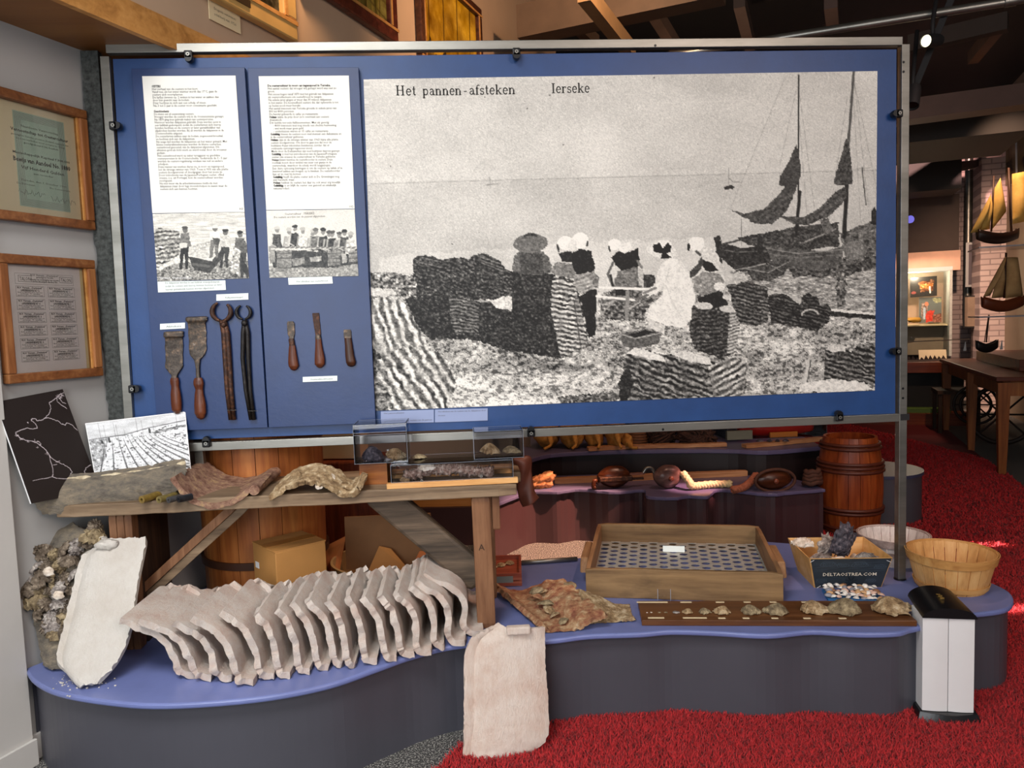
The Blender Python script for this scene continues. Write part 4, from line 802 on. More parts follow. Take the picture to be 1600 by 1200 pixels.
def ph2():
    P = Pic(414, 324, 564, 438, 1.5, .86, 6); P.a += (P.noise(40, 20)*.02)[..., None]
    P.poly([(420, 416), (562, 412), (562, 436), (420, 436)], .60, .12, 2.4, .6)
    P.poly([(424, 392), (560, 390), (560, 412), (520, 418), (426, 418)], .20, .09, 3, .6)
    for x, top, c, hd in ((433, 354, .25, .8), (452, 357, .75, .75), (461, 352, .2, .15), (473, 356, .85, .7), (489, 359, .8, .75), (493, 357, .4, .4), (505, 357, .18, .15), (514, 361, .25, .3), (519, 361, .2, .3), (530, 363, .5, .3), (538, 359, .25, .15), (548, 363, .8, .7)):
        P.poly([(x-7, top+12), (x+6, top+12), (x+8, top+34), (x-9, top+34)], c, .12, 3, .8); P.ell(x, top+5, 3.2, 4.4, .55); P.ell(x, top+1.6, 4.6, 2.8, hd)
        P.line([(x-7, top+14), (x-9, top+28), (x-2, top+32)], 2.6, .82 if c < .4 else .6, .8)
    P.poly([(420, 384), (430, 386), (430, 410), (421, 412)], .55, .08); P.poly([(456, 405), (475, 402), (476, 412), (458, 416)], .55, .1, 3, .6); P.poly([(484, 402), (502, 400), (502, 408), (486, 410)], .62, .1, 3, .6); P.poly([(533, 396), (541, 396), (542, 410), (535, 411)], .7, .08)
    P.line([(424, 389), (560, 386)], 2.6, .85); 
    for x in range(430, 555, 8): P.line([(x, 387.5), (x+6, 386)], 1.6, .35)
    for x, r_, y1 in ((444, 12, 425), (522, 10, 416), (553, 8, 410)):
        P.poly([(x-r_, 392), (x+r_, 391), (x+r_*.94, y1-2), (x-r_*.94, y1)], .50, .10, 2.6, .5); 
        for yy in (396, 404, y1-6): P.line([(x-r_, yy), (x+r_, yy-.6)], 1, .25)
    P.a += P.rng.normal(0, .03, (P.h, P.w, 1)); P.a *= np.array([1, .99, .95]); return P
pm = printed('photo_print_paper', .35)
for pic, c4, lab in ((ph1(), [(238.5, 334), (382, 331.5), (389, 434.5), (246, 440)], 'small black and white photo of four men round a lime trough'), (ph2(), [(416, 329), (554, 327), (560, 431), (421, 434)], 'small black and white photo of people sorting at a long table on barrels')):
    x, z = pp2(*c4[3], BY); t = thing('pinned_photo', lab, 'photograph', (x+.1, BY, z)); y = BY-.003
    print_mesh('photo_print', pic, c4, lambda x_, y_: oy(x_, y_, y), (0, -1, 0), pm, 170, 122, .0025, t)
    mb = MB()
    if pic.x0 < 300:
        text(mb, 'Yerseke, Oestercultuur.', oy(249, 436, y-.0006), (1, 0, -.02), UD, hgt(250, 431, 436.5, y), wid((249, 436), (300, 436)), .01); mb.build('photo_lettering', MT['white'], t, world=True)
    else:
        text(mb, 'Oestercultuur   YERSEKE', oy(445, 336, y-.0006), XD, UD, hgt(445, 331, 336, y), wid((445, 336), (491, 336))); text(mb, 'De oesters worden van de pannen afgestoken.', oy(428, 341, y-.0006), XD, UD, hgt(445, 336.5, 341, y), wid((428, 341), (508, 341))); mb.build('photo_lettering', MT['inkg'], t, world=True)

# ------------------------------------------------------------------ tools on the boards
def rings(mb, rows, y, n=12, flat=False, wob=0, seed=0, mi=0):
    """stack of flattened cross-sections: rows of (ypx, xpx centre, half width px, thickness m); y = plane behind the tool"""
    vs = []; k = len(rows)
    for i, (py_, px_, hw, th) in enumerate(rows):
        c = oy(px_, py_, y); hwm = hw*float(oy(px_+1, py_, y)[0]-c[0])
        for j in range(n):
            a = 2*math.pi*(j+.5)/n; cx, sy = math.cos(a), math.sin(a)
            if flat: cx = math.copysign(abs(cx)**.35, cx); sy = math.copysign(abs(sy)**.35, sy)
            q = 1+wob*noise.noise(Vector((i*.9+seed, j*.8, seed)))
            vs.append((c[0]+cx*hwm*q, y-th/2-.001+sy*th/2*q, c[2]))
    fs = [(i*n+j, i*n+(j+1) % n, (i+1)*n+(j+1) % n, (i+1)*n+j) for i in range(k-1) for j in range(n)]+[tuple(range(n)), tuple(range((k-1)*n, k*n))[::-1]]
    mb.add(vs, fs, mi); return mb
def dens(rows, n=4):
    o = []
    for a, b in zip(rows[:-1], rows[1:]):
        for k in range(n): f = k/n; o.append(tuple(a[i]*(1-f)+b[i]*f for i in range(4)))
    return o+[rows[-1]]
TY = BY-.001
def tool(name, label, cat, base, parts, group=None):
    x, z = pp2(*base, TY); t = thing(name, label, cat, (x, TY, z), group=group)
    for nm, rows, mat, flat in parts: rings(MB(), dens(rows), TY, 14, flat, .10 if flat else .05, len(nm)).build(nm, mat, t, smooth=True, world=True, angle=50)
    return t
tool('scraping_chisel', 'shorter broad-bladed scraping chisel with wooden handle, at the left', 'chisel', (277, 640), [
    ('blade', [(517.5, 273, 13, .006), (519, 272.5, 15.5, .012), (526, 272.5, 15.2, .012), (528, 272.5, 13.6, .007), (545, 272.5, 14, .005), (562, 273, 13.4, .006), (574, 273, 13.8, .007), (580, 273.5, 9, .010), (586, 274, 4.5, .012), (592, 274.3, 4.4, .014)], MT['iron'], True),
    ('handle', [(590, 274.3, 6, .016), (594, 274.5, 7, .018), (598, 274.8, 7, .018), (604, 275.5, 6.2, .018), (615, 276.5, 8, .022), (630, 277.5, 8.4, .022), (640, 278, 7.6, .02), (646, 278.2, 3, .01)], MT['handle'], False)])
tool('scraping_chisel', 'longer broad-bladed scraping chisel with long iron neck and wooden handle', 'chisel', (315, 653), [
    ('blade', [(494.5, 308, 14, .006), (496, 308.5, 17, .014), (501, 308.5, 16.6, .014), (505, 308.3, 13.6, .008), (525, 309, 13.8, .005), (546, 309.8, 13.8, .006), (555, 309.5, 11, .008), (562, 309.3, 4.6, .010), (575, 310, 2.8, .010), (592, 311, 3, .012)], MT['iron'], True),
    ('handle', [(590, 311, 5.5, .014), (594, 311.5, 7.6, .018), (600, 312, 8, .02), (608, 312.8, 6, .017), (616, 313, 7.2, .02), (632, 314.5, 9.2, .024), (645, 315.2, 9, .024), (652, 315.5, 6, .018), (655, 315.5, 2, .01)], MT['handle'], False)])
def pincers(label, cx, cy, r_, gap, hl, hr, mat, base, off):
    x, z = pp2(*base, TY); t = thing('pincers', label, 'pincers', (x, TY, z), group='iron pincers')
    K = float(oy(cx+1, cy, TY)[0]-oy(cx, cy, TY)[0]); c = Vector(oy(cx, cy, TY-.012))
    for sgn, a0, a1 in ((-1, 110, 262), (1, 70-gap, -82)):
        pts = [c+Vector((r_*K*math.cos(R(a0+(a1-a0)*i/12)), 0, r_*K*math.sin(R(a0+(a1-a0)*i/12)))) for i in range(13)]; rr = [(.0035+.006*math.sin(math.pi*(i+1)/14))*r_/16 for i in range(13)]
        MB().tube(pts, rr, 10).build('jaw', mat, t, smooth=True, world=True)
    MB().lathe([(0, 0), (.010, 0), (.011, .006), (.006, .012), (0, .012)], 12, M=Matrix.Rotation(R(90), 4, 'X'), c=tuple(oy(cx+off, cy+r_+6, TY-.012))).build('pivot', mat, t, smooth=True, world=True)
    for pts in (hl, hr):
        q = [Vector(oy(a, b, TY-.010)) for a, b, _ in pts]; MB().tube(q, [w_*K for _, _, w_ in pts], 10).build('handle_arm', mat, t, smooth=True, world=True)
    a_ = base[1]-14; MB().tube([oy(base[0]-7, a_, TY-.02), oy(base[0]+8, a_, TY-.02)], .0008, 6).build('tie_wire', MT['steel'], t, world=True)
pincers('larger rusty iron pincers with round open jaws, left pair', 346, 487, 14.5, 20, [(346, 500, 4), (350, 520, 4.6), (352, 560, 4.2), (355, 610, 3.8), (360, 656, 3)], [(350, 500, 4), (355, 520, 4.4), (358, 560, 4.2), (361, 610, 3.8), (366, 656, 3.2)], MT['rust'], (362, 655), 4)
pincers('smaller black iron pincers with round jaws, right pair', 380.5, 488, 11, 6, [(382, 500, 3.4), (380, 520, 3.8), (379, 560, 3.4), (384, 610, 3.2), (392, 656, 3)], [(383, 500, 3.4), (387, 520, 3.8), (388, 560, 3.6), (391, 610, 3.2), (397, 656, 3.2)], MT['ironb'], (395, 656), 2)
KG = 'oyster knives on the info board'
tool('oyster_knife', 'oyster knife with short blade and glossy brown handle, left of three', 'knife', (459, 578), [
    ('blade', [(502, 454, 4, .003), (505, 454.5, 6, .003), (522, 455.5, 5.6, .004), (528, 456, 3.6, .006), (531, 456, 3.4, .008)], MT['iron'], True),
    ('ferrule', [(529, 455.5, 4, .009), (532, 456, 4.6, .011), (538, 457, 4.4, .012), (541, 457.3, 5, .012)], MT['rust'], False),
    ('handle', [(540, 457.3, 5, .012), (552, 458, 6.4, .015), (566, 459, 7.8, .018), (572, 460, 8, .018), (577, 460, 5, .012), (579, 460, 1.5, .005)], MT['handle'], False)], KG)
tool('oyster_knife', 'oyster knife with the longest blade and reddish handle, middle of three', 'knife', (500, 573), [
    ('blade', [(489, 493.5, 4.8, .003), (491, 493.5, 5.4, .003), (512, 496, 4.8, .004), (522, 497.5, 4.4, .005), (526, 497.5, 3.2, .007)], MT['rust'], True),
    ('ferrule', [(523, 497, 3.6, .008), (527, 497.5, 4.8, .010), (531, 498, 4.8, .011)], MT['iron'], False),
    ('handle', [(530, 498, 4.6, .012), (545, 499, 6, .014), (560, 500.5, 8, .018), (569, 500.5, 8, .018), (573, 500.5, 5, .012), (575, 500.5, 1.5, .005)], MT['handle'], False)], KG)
tool('oyster_knife', 'oyster knife with stubby blade and dark handle, right of three', 'knife', (548, 572), [
    ('blade', [(515, 542.5, 5.2, .003), (518, 543, 6, .003), (526, 543.5, 6, .004), (529, 544, 5.4, .006)], MT['iron'], True),
    ('handle', [(528, 544, 5.6, .012), (540, 545.5, 6, .014), (555, 547, 7, .016), (566, 549, 7.8, .018), (571, 549.5, 6, .013), (573, 549.5, 2, .006)], MT['handled'], False)], KG)

# ------------------------------------------------------------------ frames on the left wall
def tz(px, py): p = Vector(lw(px, py)); return (p-W0).dot(AV), p.z
def wp(t, z, o): p = W0+AV*t+BV*o; return Vector((p.x, p.y, z))
def picture_frame(name, label, t0, t1, z0, z1, rail, depth, matf, cat='frame', off=0.004):
    th = thing(name, label, cat, wp((t0+t1)/2, z0, off))
    for nm, a, b in (('top_rail', (t0, z1-rail/2), (t1, z1-rail/2)), ('bottom_rail', (t0, z0+rail/2), (t1, z0+rail/2)), ('side_rail', (t0+rail/2, z0+rail), (t0+rail/2, z1-rail)), ('side_rail', (t1-rail/2, z0+rail), (t1-rail/2, z1-rail))):
        MB().beam(wp(*a, off+depth/2), wp(*b, off+depth/2), depth if nm != 'side_rail' else depth, rail, up=(0, 0, 1) if nm != 'side_rail' else AV).build(nm, matf if nm != 'side_rail' else MT['oakz'], th, world=True, bev=.004)
    for s_ in (0,):  # inner slip
        r2 = .006
        MB().beam(wp(t1-rail-r2/2, z0+rail, off+depth*.4), wp(t1-rail-r2/2, z1-rail, off+depth*.4), depth*.5, r2, up=AV).build('slip', MT['edge'], th, world=True)
    return th
def panel_tz(mb, t0, t1, z0, z1, o0, o1, mi=0): return mb.prism([wp(t0, z0, o0), wp(t1, z0, o0), wp(t1, z1, o0), wp(t0, z1, o0)], [wp(t0, z0, o1), wp(t1, z0, o1), wp(t1, z1, o1), wp(t0, z1, o1)], mi)
def rect_tz(mb, t0, t1, z0, z1, o, w_=.0008):
    for a in ((t0, t1, z0, z0+w_), (t0, t1, z1-w_, z1), (t0, t0+w_, z0, z1), (t1-w_, t1, z0, z1)): mb.add([wp(a[0], a[2], o), wp(a[1], a[2], o), wp(a[1], a[3], o), wp(a[0], a[3], o)], [(0, 1, 2, 3)])
F1 = picture_frame('framed_certificate', 'oak-framed pale green share certificate behind glass, upper frame on the left wall', -.10, .344, 1.725, 2.131, .030, .030, MT['oak'])
panel_tz(MB(), -.07, .316, 1.755, 2.101, .004, .010).build('mount', plain('buff_mount', '#d2c5a6', .7, var=.03), F1, world=True)
a_ = tz(13, 185); b_ = tz(103, 331)
gt0, gt1, gz0, gz1 = tz(22, 250)[0], tz(101, 260)[0], tz(103, 332)[1], tz(98, 193)[1]
panel_tz(MB(), gt0, gt1, gz0, gz1, .010, .0108).build('certificate', plain('green_paper', '#a3b8a8', .7, var=.05, vs=20), F1, world=True)
mb = MB(); 
for k in range(7): rect_tz(mb, gt0+.004+.0032*k, gt1-.004-.0032*k, gz0+.004+.0032*k, gz1-.004-.0032*k, .0112, .0007)
mb.build('border', plain('red_grey_ink', '#7f6f6c', .8), F1, world=True)
mb = MB(); gc = (gt0+gt1)/2; H_ = gz1-gz0
for f, s_, sz, w_, b in ((.16, 'Naamlooze Vennootschap', .011, .13, 0), (.215, 'Vennootschap tot Oestercultuur', .014, .20, .02), (.26, 'gevestigd te Yerseke, provincie Zeeland, opgericht den', .008, .20, 0), (.295, 'bij acte verleden voor notaris te Goes', .008, .17, 0), (.33, 'goedgekeurd bij besluit', .009, .12, 0), (.45, 'Maatschappelijk Kapitaal f 300.000', .011, .20, .01), (.53, 'Bewijs van Aandeel No. 1880', .02, .20, .03), (.60, 'Vijf Honderd Gulden', .014, .15, .015), (.645, 'aan toonder', .009, .07, 0), (.73, 'Yerseke, den 1 October 1900', .009, .16, 0), (.77, 'De Directeur,                De Commissaris,', .008, .19, 0)):
    text(mb, s_, wp(gc, gz1-f*H_, .0112), AV, UD, sz, w_, b, center=True)
for q in range(2):
    c_ = (gc-.05, gc+.06)[q]; z_ = gz1-(.85+.03*q)*H_; pts = [(c_-.04+.09*i/24, z_+.012*math.sin(i*1.7+q)*math.cos(i*.5)) for i in range(25)]
    ribbon(mb, pts, .0012, lambda a, b: wp(a, b, .0112))
mb.build('printed_text', MT['inkg'], F1, world=True)
panel_tz(MB(), -.07, .316, 1.755, 2.101, .018, .019).build('glass_pane', MT['glass'], F1, world=True)
F2 = picture_frame('framed_coupon_sheet', 'oak-framed sheet of printed coupons behind glass, lower frame on the left wall', -.012, .330, 1.218, 1.621, .030, .030, MT['oak'])
panel_tz(MB(), .018, .300, 1.248, 1.591, .004, .010).build('coupon_paper', plain('pinkish_paper', '#e3dcdb', .7, var=.03), F2, world=True)
panel_tz(MB(), .284, .300, 1.248, 1.591, .010, .0105).build('mount', plain('yellowed_mount', '#cdbf94', .7, var=.03), F2, world=True)
mb = MB(); O = .0112
hT0, hZ1 = tz(18.5, 426.5); hT1, hZ0 = tz(111, 446); rect_tz(mb, hT0, hT1, hZ0-.002, hZ1, O, .0006)
cols = ((tz(21, 455)[0], tz(65, 455)[0]), (tz(71, 455)[0], tz(112.5, 455)[0])); zr0 = tz(44, 447.5)[1]; zr1 = tz(50, 569)[1]; pit = (zr0-zr1)/6
for r_ in range(6):
    for c_ in range(2):
        t0_, t1_ = cols[c_]; z1_ = zr0-r_*pit; z0_ = z1_-pit*.80; rect_tz(mb, t0_, t1_, z0_, z1_, O, .0006); tc_ = (t0_+t1_)/2; hh = z1_-z0_
        for f, s_, sz, w_, b in ((.24, 'N.V. Vereen. „Oesterput“', .0085, .9, .02), (.38, 'gevestigd te Yerseke', .006, .55, 0), (.52, 'DIVIDENDBEWIJS No. %d' % (12-2*r_-c_), .0085, .66, .015), (.66, 'Recht op uitkeering van de winst over', .006, .88, 0), (.80, 'van het jaar    19  , betaalbaar', .006, .7, 0), (.94, 'ten kantore der Vennootschap te Yerseke', .006, .9, 0)):
            text(mb, s_, wp(tc_, z1_-f*hh, O), AV, UD, sz, (t1_-t0_)*w_, b, center=True)
for a, b in (((24, 430), (46, 441)), ((89, 433), (109, 443))):
    u0, v1 = tz(*a); u1, v0 = tz(*b); rect_tz(mb, u0, u1, v0, v1, O, .0010); text(mb, 'TALON', wp((u0+u1)/2, v0+(v1-v0)*.2, O), AV, UD, (v1-v0)*.8, (u1-u0)*.8, 0, center=True)
hc = (hT0+hT1)/2
for f, s_, w_ in ((.22, 'N.V. Vereen. „Oesterput“', .10), (.42, 'gevestigd te Yerseke', .06), (.66, 'Bewijs ter verkrijging van nieuwe', .10), (.86, 'dividendbewijzen aandeel No.', .09)): text(mb, s_, wp(hc, hZ1-f*(hZ1-hZ0), O), AV, UD, .008, w_, .01, center=True)
mb.build('printed_text', MT['inkg'], F2, world=True)
panel_tz(MB(), .018, .300, 1.248, 1.591, .018, .019).build('glass_pane', MT['glass'], F2, world=True)
# ================================================================== rough organic surfaces
def n3(x, y, z, o=3):
    v = 0; a = 1
    for k in range(o): v += a*noise.noise(Vector((x, y, z))*(2**k)); a *= .55
    return v
def ruled(name, F, B, y0, y1, th, mat, parent=None, nu=60, nv=24, rough=.003, fr=30, seed=0, world=True, ledge=.004, zmin=0):
    """thick warped sheet between a front outline F (photo points at depth y0) and a back outline B (at depth y1)"""
    def res(P, y):
        Q = [Vector(oy(px, py, y)) for px, py in P]
        Cv = curve3(Q, 8); L = [0]
        for a, b in zip(Cv[:-1], Cv[1:]): L.append(L[-1]+(b-a).length)
        o = []
        for i in range(nu+1):
            t = L[-1]*i/nu; k = max(j for j in range(len(L)) if L[j] <= t+1e-9); k = min(k, len(Cv)-2)
            o.append(Cv[k].lerp(Cv[k+1], (t-L[k])/max(1e-9, L[k+1]-L[k])))
        return o
    A_, B_ = res(F, y0), res(B, y1)
    def fn(u, v):
        i = min(nu, int(round(u*nu))); p = A_[i].lerp(B_[i], v); e = min(u, 1-u, v, 1-v)
        d = rough*n3(p.x*fr+seed, p.y*fr, p.z*fr)
        jag = ledge*n3(u*14+seed, v*9, seed)*(1 if e < .03 else 0)
        return p+Vector((jag*.4, -jag*(1-v) if v < .5 else jag, d))
    mb = MB(); mb.grid(fn, nu, nv, lambda u, v: th*(1+.35*n3(u*7+seed, v*7, 3)))
    mb.v = [(x, y, max(z, zmin+.004*(1+n3(x*40, y*40, 1)))) for x, y, z in mb.v]
    return mb.build(name, mat, parent, smooth=True, world=world, angle=60)
def curve3(P, n=8):
    o = []
    for i in range(len(P)-1):
        a, b, c, d = P[max(i-1, 0)], P[i], P[i+1], P[min(i+2, len(P)-1)]
        for k in range(n):
            t = k/n; o.append(.5*((2*b)+(c-a)*t+(2*a-5*b+4*c-d)*t*t+(3*b-a-3*c+d)*t**3))
    return o+[P[-1]]
def lime_mat(name, a, b, c, sc=9, bump=.7, streak=(1, 1, 1)):
    m, nt, bs = _nt(name); v = _coord(nt); v2 = _coord(nt, streak)
    base = _ramp(nt, _noise(nt, v, sc, 6, .6), [(.32, c), (.5, b), (.68, a)])
    n2 = _noise(nt, v2, 90, 6, .7); col = _mix(nt, .45, base, _ramp(nt, n2, [(.35, b), (.6, a)]))
    nt.links.new(col, bs.inputs['Base Color']); bs.inputs['Roughness'].default_value = .9; bs.inputs['Specular IOR Level'].default_value = .15
    n4 = nt.nodes.new('ShaderNodeMath'); n4.operation = 'ADD'; nt.links.new(n2, n4.inputs[0]); nt.links.new(_noise(nt, v2, 260, 4, .8), n4.inputs[1]); _bump(nt, bs, n4.outputs[0], bump, .007); return m
MT['lime'] = lime_mat('lime_wash', '#f2ebe4', '#e8d6c8', '#cb9a82', 8, 1.0)
MT['limew'] = lime_mat('white_lime_wash', '#dedad3', '#d4cec5', '#c6bcb0', 7, .8, (1, 1, .25))
MT['limep'] = lime_mat('pinkish_lime_wash', '#e3d8ce', '#d8c6b8', '#c39e8a', 8, .8, (1, 1, .2))
MT['crust'] = multi('shell_crust', [(.22, '#3f342a'), (.38, '#7b6246'), (.5, '#a58a66'), (.6, '#c7b18e'), (.74, '#e2d6bf')], 34, .85, 8, .7, 1.0, 90, .008)
MT['crustr'] = multi('red_brown_crust', [(.22, '#4b2a20'), (.38, '#8a5340'), (.5, '#a87a58'), (.6, '#bfa07a'), (.74, '#e0cdb6')], 26, .85, 8, .7, 1.0, 80, .008)
MT['greytile'] = multi('weathered_grey_tile', [(.25, '#3d3833'), (.45, '#6d665c'), (.6, '#8b7f6c'), (.8, '#c9bba2')], 26, .85, 8, .75, 1.0, 90, .009, sc=(.5, 1, 1))
MT['redtile'] = multi('barnacled_red_tile', [(.25, '#4f3429'), (.42, '#7d5a4a'), (.54, '#9b7a66'), (.64, '#b3946a'), (.78, '#dccbb5')], 40, .7, 8, .7, .9, 120, .006)
MT['oyg'] = multi('grey_oyster_shell', [(.25, '#2f2a2b'), (.42, '#6a625d'), (.55, '#98908a'), (.68, '#cfc8bd'), (.8, '#ece6da')], 45, .7, 7, .7, .8, 150, .003)
MT['oyd'] = multi('dark_oyster_shell', [(.3, '#15141a'), (.5, '#3a3740'), (.62, '#6a6268'), (.8, '#b6aaa8')], 55, .5, 7, .7, .8, 150, .003)
MT['oyb'] = multi('brown_oyster_shell', [(.25, '#3d3226'), (.42, '#6b5c46'), (.55, '#8f7f62'), (.7, '#b7a684'), (.82, '#d8ccb2')], 45, .8, 7, .7, .9, 160, .003)
MT['oyc'] = multi('cream_oyster_shell', [(.25, '#8f7c66'), (.45, '#cdbfae'), (.6, '#e6ddd0'), (.8, '#f4efe6')], 30, .5, 6, .6, .5, 120, .002)
MT['oydk'] = multi('dark_brown_oyster_shell', [(.25, '#1d1712'), (.42, '#4b4034'), (.56, '#75685a'), (.68, '#a39683'), (.82, '#ddd3c2')], 40, .8, 7, .7, .9, 150, .003)
def oyster_mesh(L, W_, H, seed, frill=.12, rings_=5, M=None, mb=None, nr=18, na=40):
    """ruffled, layered shell lying on z=0, hinge towards -x"""
    mb = mb or MB(); vs = []; off = seed*5.3; k = nr*na
    for top in (1, 0):
        for i in range(1, nr+1):
            r_ = i/nr
            for j in range(na):
                a = 2*math.pi*j/na; ca, sa = math.cos(a), math.sin(a)
                rag = .16*noise.noise(Vector((ca*1.3+off, sa*1.3, seed)))+(.10+frill*.5)*noise.noise(Vector((ca*3.1+off, sa*3.1, seed+2)))+frill*.9*noise.noise(Vector((ca*7+off, sa*7, int(r_*rings_)*1.7)))*r_
                ol = (1+.22*ca-.12*ca*ca)*(1+rag)
                x = ca*L/2*r_*ol; y = sa*W_/2*r_*ol
                q = r_*rings_; fr_ = q-int(min(q, rings_-1e-6)); lay = int(min(q, rings_-1e-6))
                dome = H*(1-r_**1.8)
                step = -L*.022*fr_*min(1, r_*2)*(.6+frill*3)+L*.020*(fr_ > .86)
                wav = L*(.02+frill*.22)*r_*r_*noise.noise(Vector((ca*3.6+off, sa*3.6, lay*2.3+seed)))+L*.012*noise.noise(Vector((ca*9+off, sa*9, q)))
                z = dome+step+wav+L*.03
                vs.append(Vector((x, y, z if top else min(z-L*.028, max(0, z*.55-L*.01)))))
    vs += [Vector((0, 0, H*1.02+L*.03)), Vector((0, 0, H*.4))]
    lo = min(v.z for v in vs); vs = [Vector((v.x, v.y, v.z-lo)) for v in vs]
    if M: vs = [M@p for p in vs]
    fs = []
    for t in (0, 1):
        for i in range(nr-1):
            for j in range(na):
                q = (t*k+i*na+j, t*k+(i+1)*na+j, t*k+(i+1)*na+(j+1) % na, t*k+i*na+(j+1) % na); fs.append(q if t == 0 else q[::-1])
        for j in range(na): q = (2*k+t, t*k+j, t*k+(j+1) % na); fs.append(q if t == 0 else q[::-1])
    for j in range(na): fs.append(((nr-1)*na+j, k+(nr-1)*na+j, k+(nr-1)*na+(j+1) % na, (nr-1)*na+(j+1) % na))
    return mb.add(vs, fs)
def oyster(label, loc, L, W_, H, seed, mat, rot=(0, 0, 0), group=None, frill=.24, name='oyster_shell', cat='shell', parent=None):
    o = oyster_mesh(L, W_, H, seed, frill).build(name, mat, parent, smooth=True, angle=38)
    o.location = loc; o.rotation_euler = rot
    if parent is None: tag(o, label, cat, group)
    return o

# ------------------------------------------------------------------ the leaning row of limed roof tiles
FEET = [(303, 1059), (325, 1063), (356, 1065), (388, 1071), (420, 1066), (447, 1059), (477, 1056), (507, 1049), (533, 1046), (553, 1044), (579, 1041), (612, 1034), (636, 1031), (662, 1026), (690, 1018), (715, 1009), (743, 996)]
TOPS = [(192, 971), (222, 973), (277, 978), (306, 968), (347, 964), (405, 962), (437, 958), (460, 948), (484, 945), (517, 943), (546, 940), (572, 938), (597, 937), (622, 932), (646, 922), (655, 912), (664, 902)]
ORD = ['leftmost', 'second from the left', 'third from the left', 'fourth from the left', 'fifth from the left', 'sixth from the left', 'seventh from the left', 'eighth from the left', 'ninth and middle', 'eighth from the right', 'seventh from the right', 'sixth from the right', 'fifth from the right', 'fourth from the right', 'third from the right', 'second from the right', 'rightmost']
for i, (ft, tp) in enumerate(zip(FEET, TOPS)):
    f_ = Vector(oz(*ft, ZP)); tpw = Vector(oy(*tp, f_.y)); dx, dz = tpw.x-f_.x, tpw.z-f_.z
    rnd = random.Random(40+i); L_ = .37+rnd.uniform(-.015, .015); hook = (.30, .34, .36, .40, .30, .32, .30, .34, .10, .10, .42, .30, .44, .40, .12, .42, .45)[i]
    # profile from the upper lip down to the little foot, in the tile's own x-z plane
    pr = [(dx, dz), (dx*.80, dz*.90), (dx*.58, dz*.80), (dx*.40, dz*.66), (dx*.27, dz*.48), (dx*.20, dz*.30), (dx*.16, dz*.13), (dx*.12, .016), (dx*.04, .008), (hook*.05, .006)]
    if i > 12: pr = [(dx, dz), (dx*.80, dz*.90), (dx*.52, dz*.82), (dx*.30, dz*.70), (dx*.16, dz*.54), (dx*.14, dz*.34), (dx*.18, dz*.16), (dx*.14, .020), (dx*.05, .008), (hook*.06, .008)]
    Cq = curve3([Vector((x, 0, z)) for x, z in pr], 4); m_ = len(Cq)-1; sd = i*7.7
    lean = rnd.uniform(-.02, .03); shift = rnd.uniform(-.012, .012)
    def fn(u, v, Cq=Cq, m_=m_, sd=sd, L_=L_, lean=lean):
        p = Cq[min(m_, int(round(u*m_)))].copy(); e = n3(u*9+sd, 1, sd)
        y = L_*v+(.010*e if v < .02 else 0)+(.01*n3(u*5, sd, 2) if v > .98 else 0)
        d = .0024*n3(p.x*22+sd, y*16, p.z*22)+.0016*n3(p.x*120+sd, y*50, p.z*120, 2)
        bk = max(0, (v-.70)/.30); rc = max(0, 1-u/.34)*bk**2.2
        p = p.lerp(Cq[int(m_*.34)], rc*.8) if u < .34 else p
        return Vector((p.x+d*.7+lean*v*.4, y-.10*rc, p.z+d*.7))
    def tk(u, v, sd=sd): return .0185*(1+.30*n3(u*8+sd, v*5, 1, 2))*(1.12 if v < .06 else 1)
    mb = MB().grid(fn, m_, 26, tk); lo = min(p[2] for p in mb.v); mb.v = [(x, y, z-lo) for x, y, z in mb.v]
    o = mb.build('roof_tile', MT['lime'], smooth=True, angle=55); o.location = (f_.x, f_.y+shift, ZP)
    tag(o, 'lime-washed curved roof tile, %s in the leaning row on the blue platform' % ORD[i], 'roof tile', 'leaning row of limed roof tiles')

# ------------------------------------------------------------------ single tiles seen from the front
def slab(name, left, right, yb, yt, zb_px, th, mat, bulge, parent=None, nu=30, nv=50, rough=.0018, seed=0, nrm=(0, -1, 0)):
    """left/right outlines from top to bottom in photo points; the sheet leans from depth yb (bottom) to yt (top)"""
    def smp(P, v):
        Q = curve3([Vector((x, y, 0)) for x, y in P], 6); L = [0]
        for a, b in zip(Q[:-1], Q[1:]): L.append(L[-1]+(b-a).length)
        t = L[-1]*v; k = max(j for j in range(len(L)) if L[j] <= t+1e-9); k = min(k, len(Q)-2); return Q[k].lerp(Q[k+1], (t-L[k])/max(1e-9, L[k+1]-L[k]))
    top = min(left[0][1], right[0][1]); bot = zb_px
    def fn(u, v):
        a, b = smp(left, v), smp(right, v); q = a.lerp(b, u); f = (q.y-top)/(bot-top); y = yt+(yb-yt)*f
        d = bulge(u, v)+rough*n3(q.x*.12+seed, q.y*.12, seed)+rough*.6*n3(q.x*.5+seed, q.y*.5, 1, 2)
        p = Vector(oy(q.x, q.y, y)); return p+Vector(nrm)*d
    mb = MB().grid(fn, nu, nv, th); lo = min(p[2] for p in mb.v)
    return mb, lo
def nib(mb, c, w_, seed):
    return mb.blob(c, w_, seed, .22, 2.5, 16, 10)
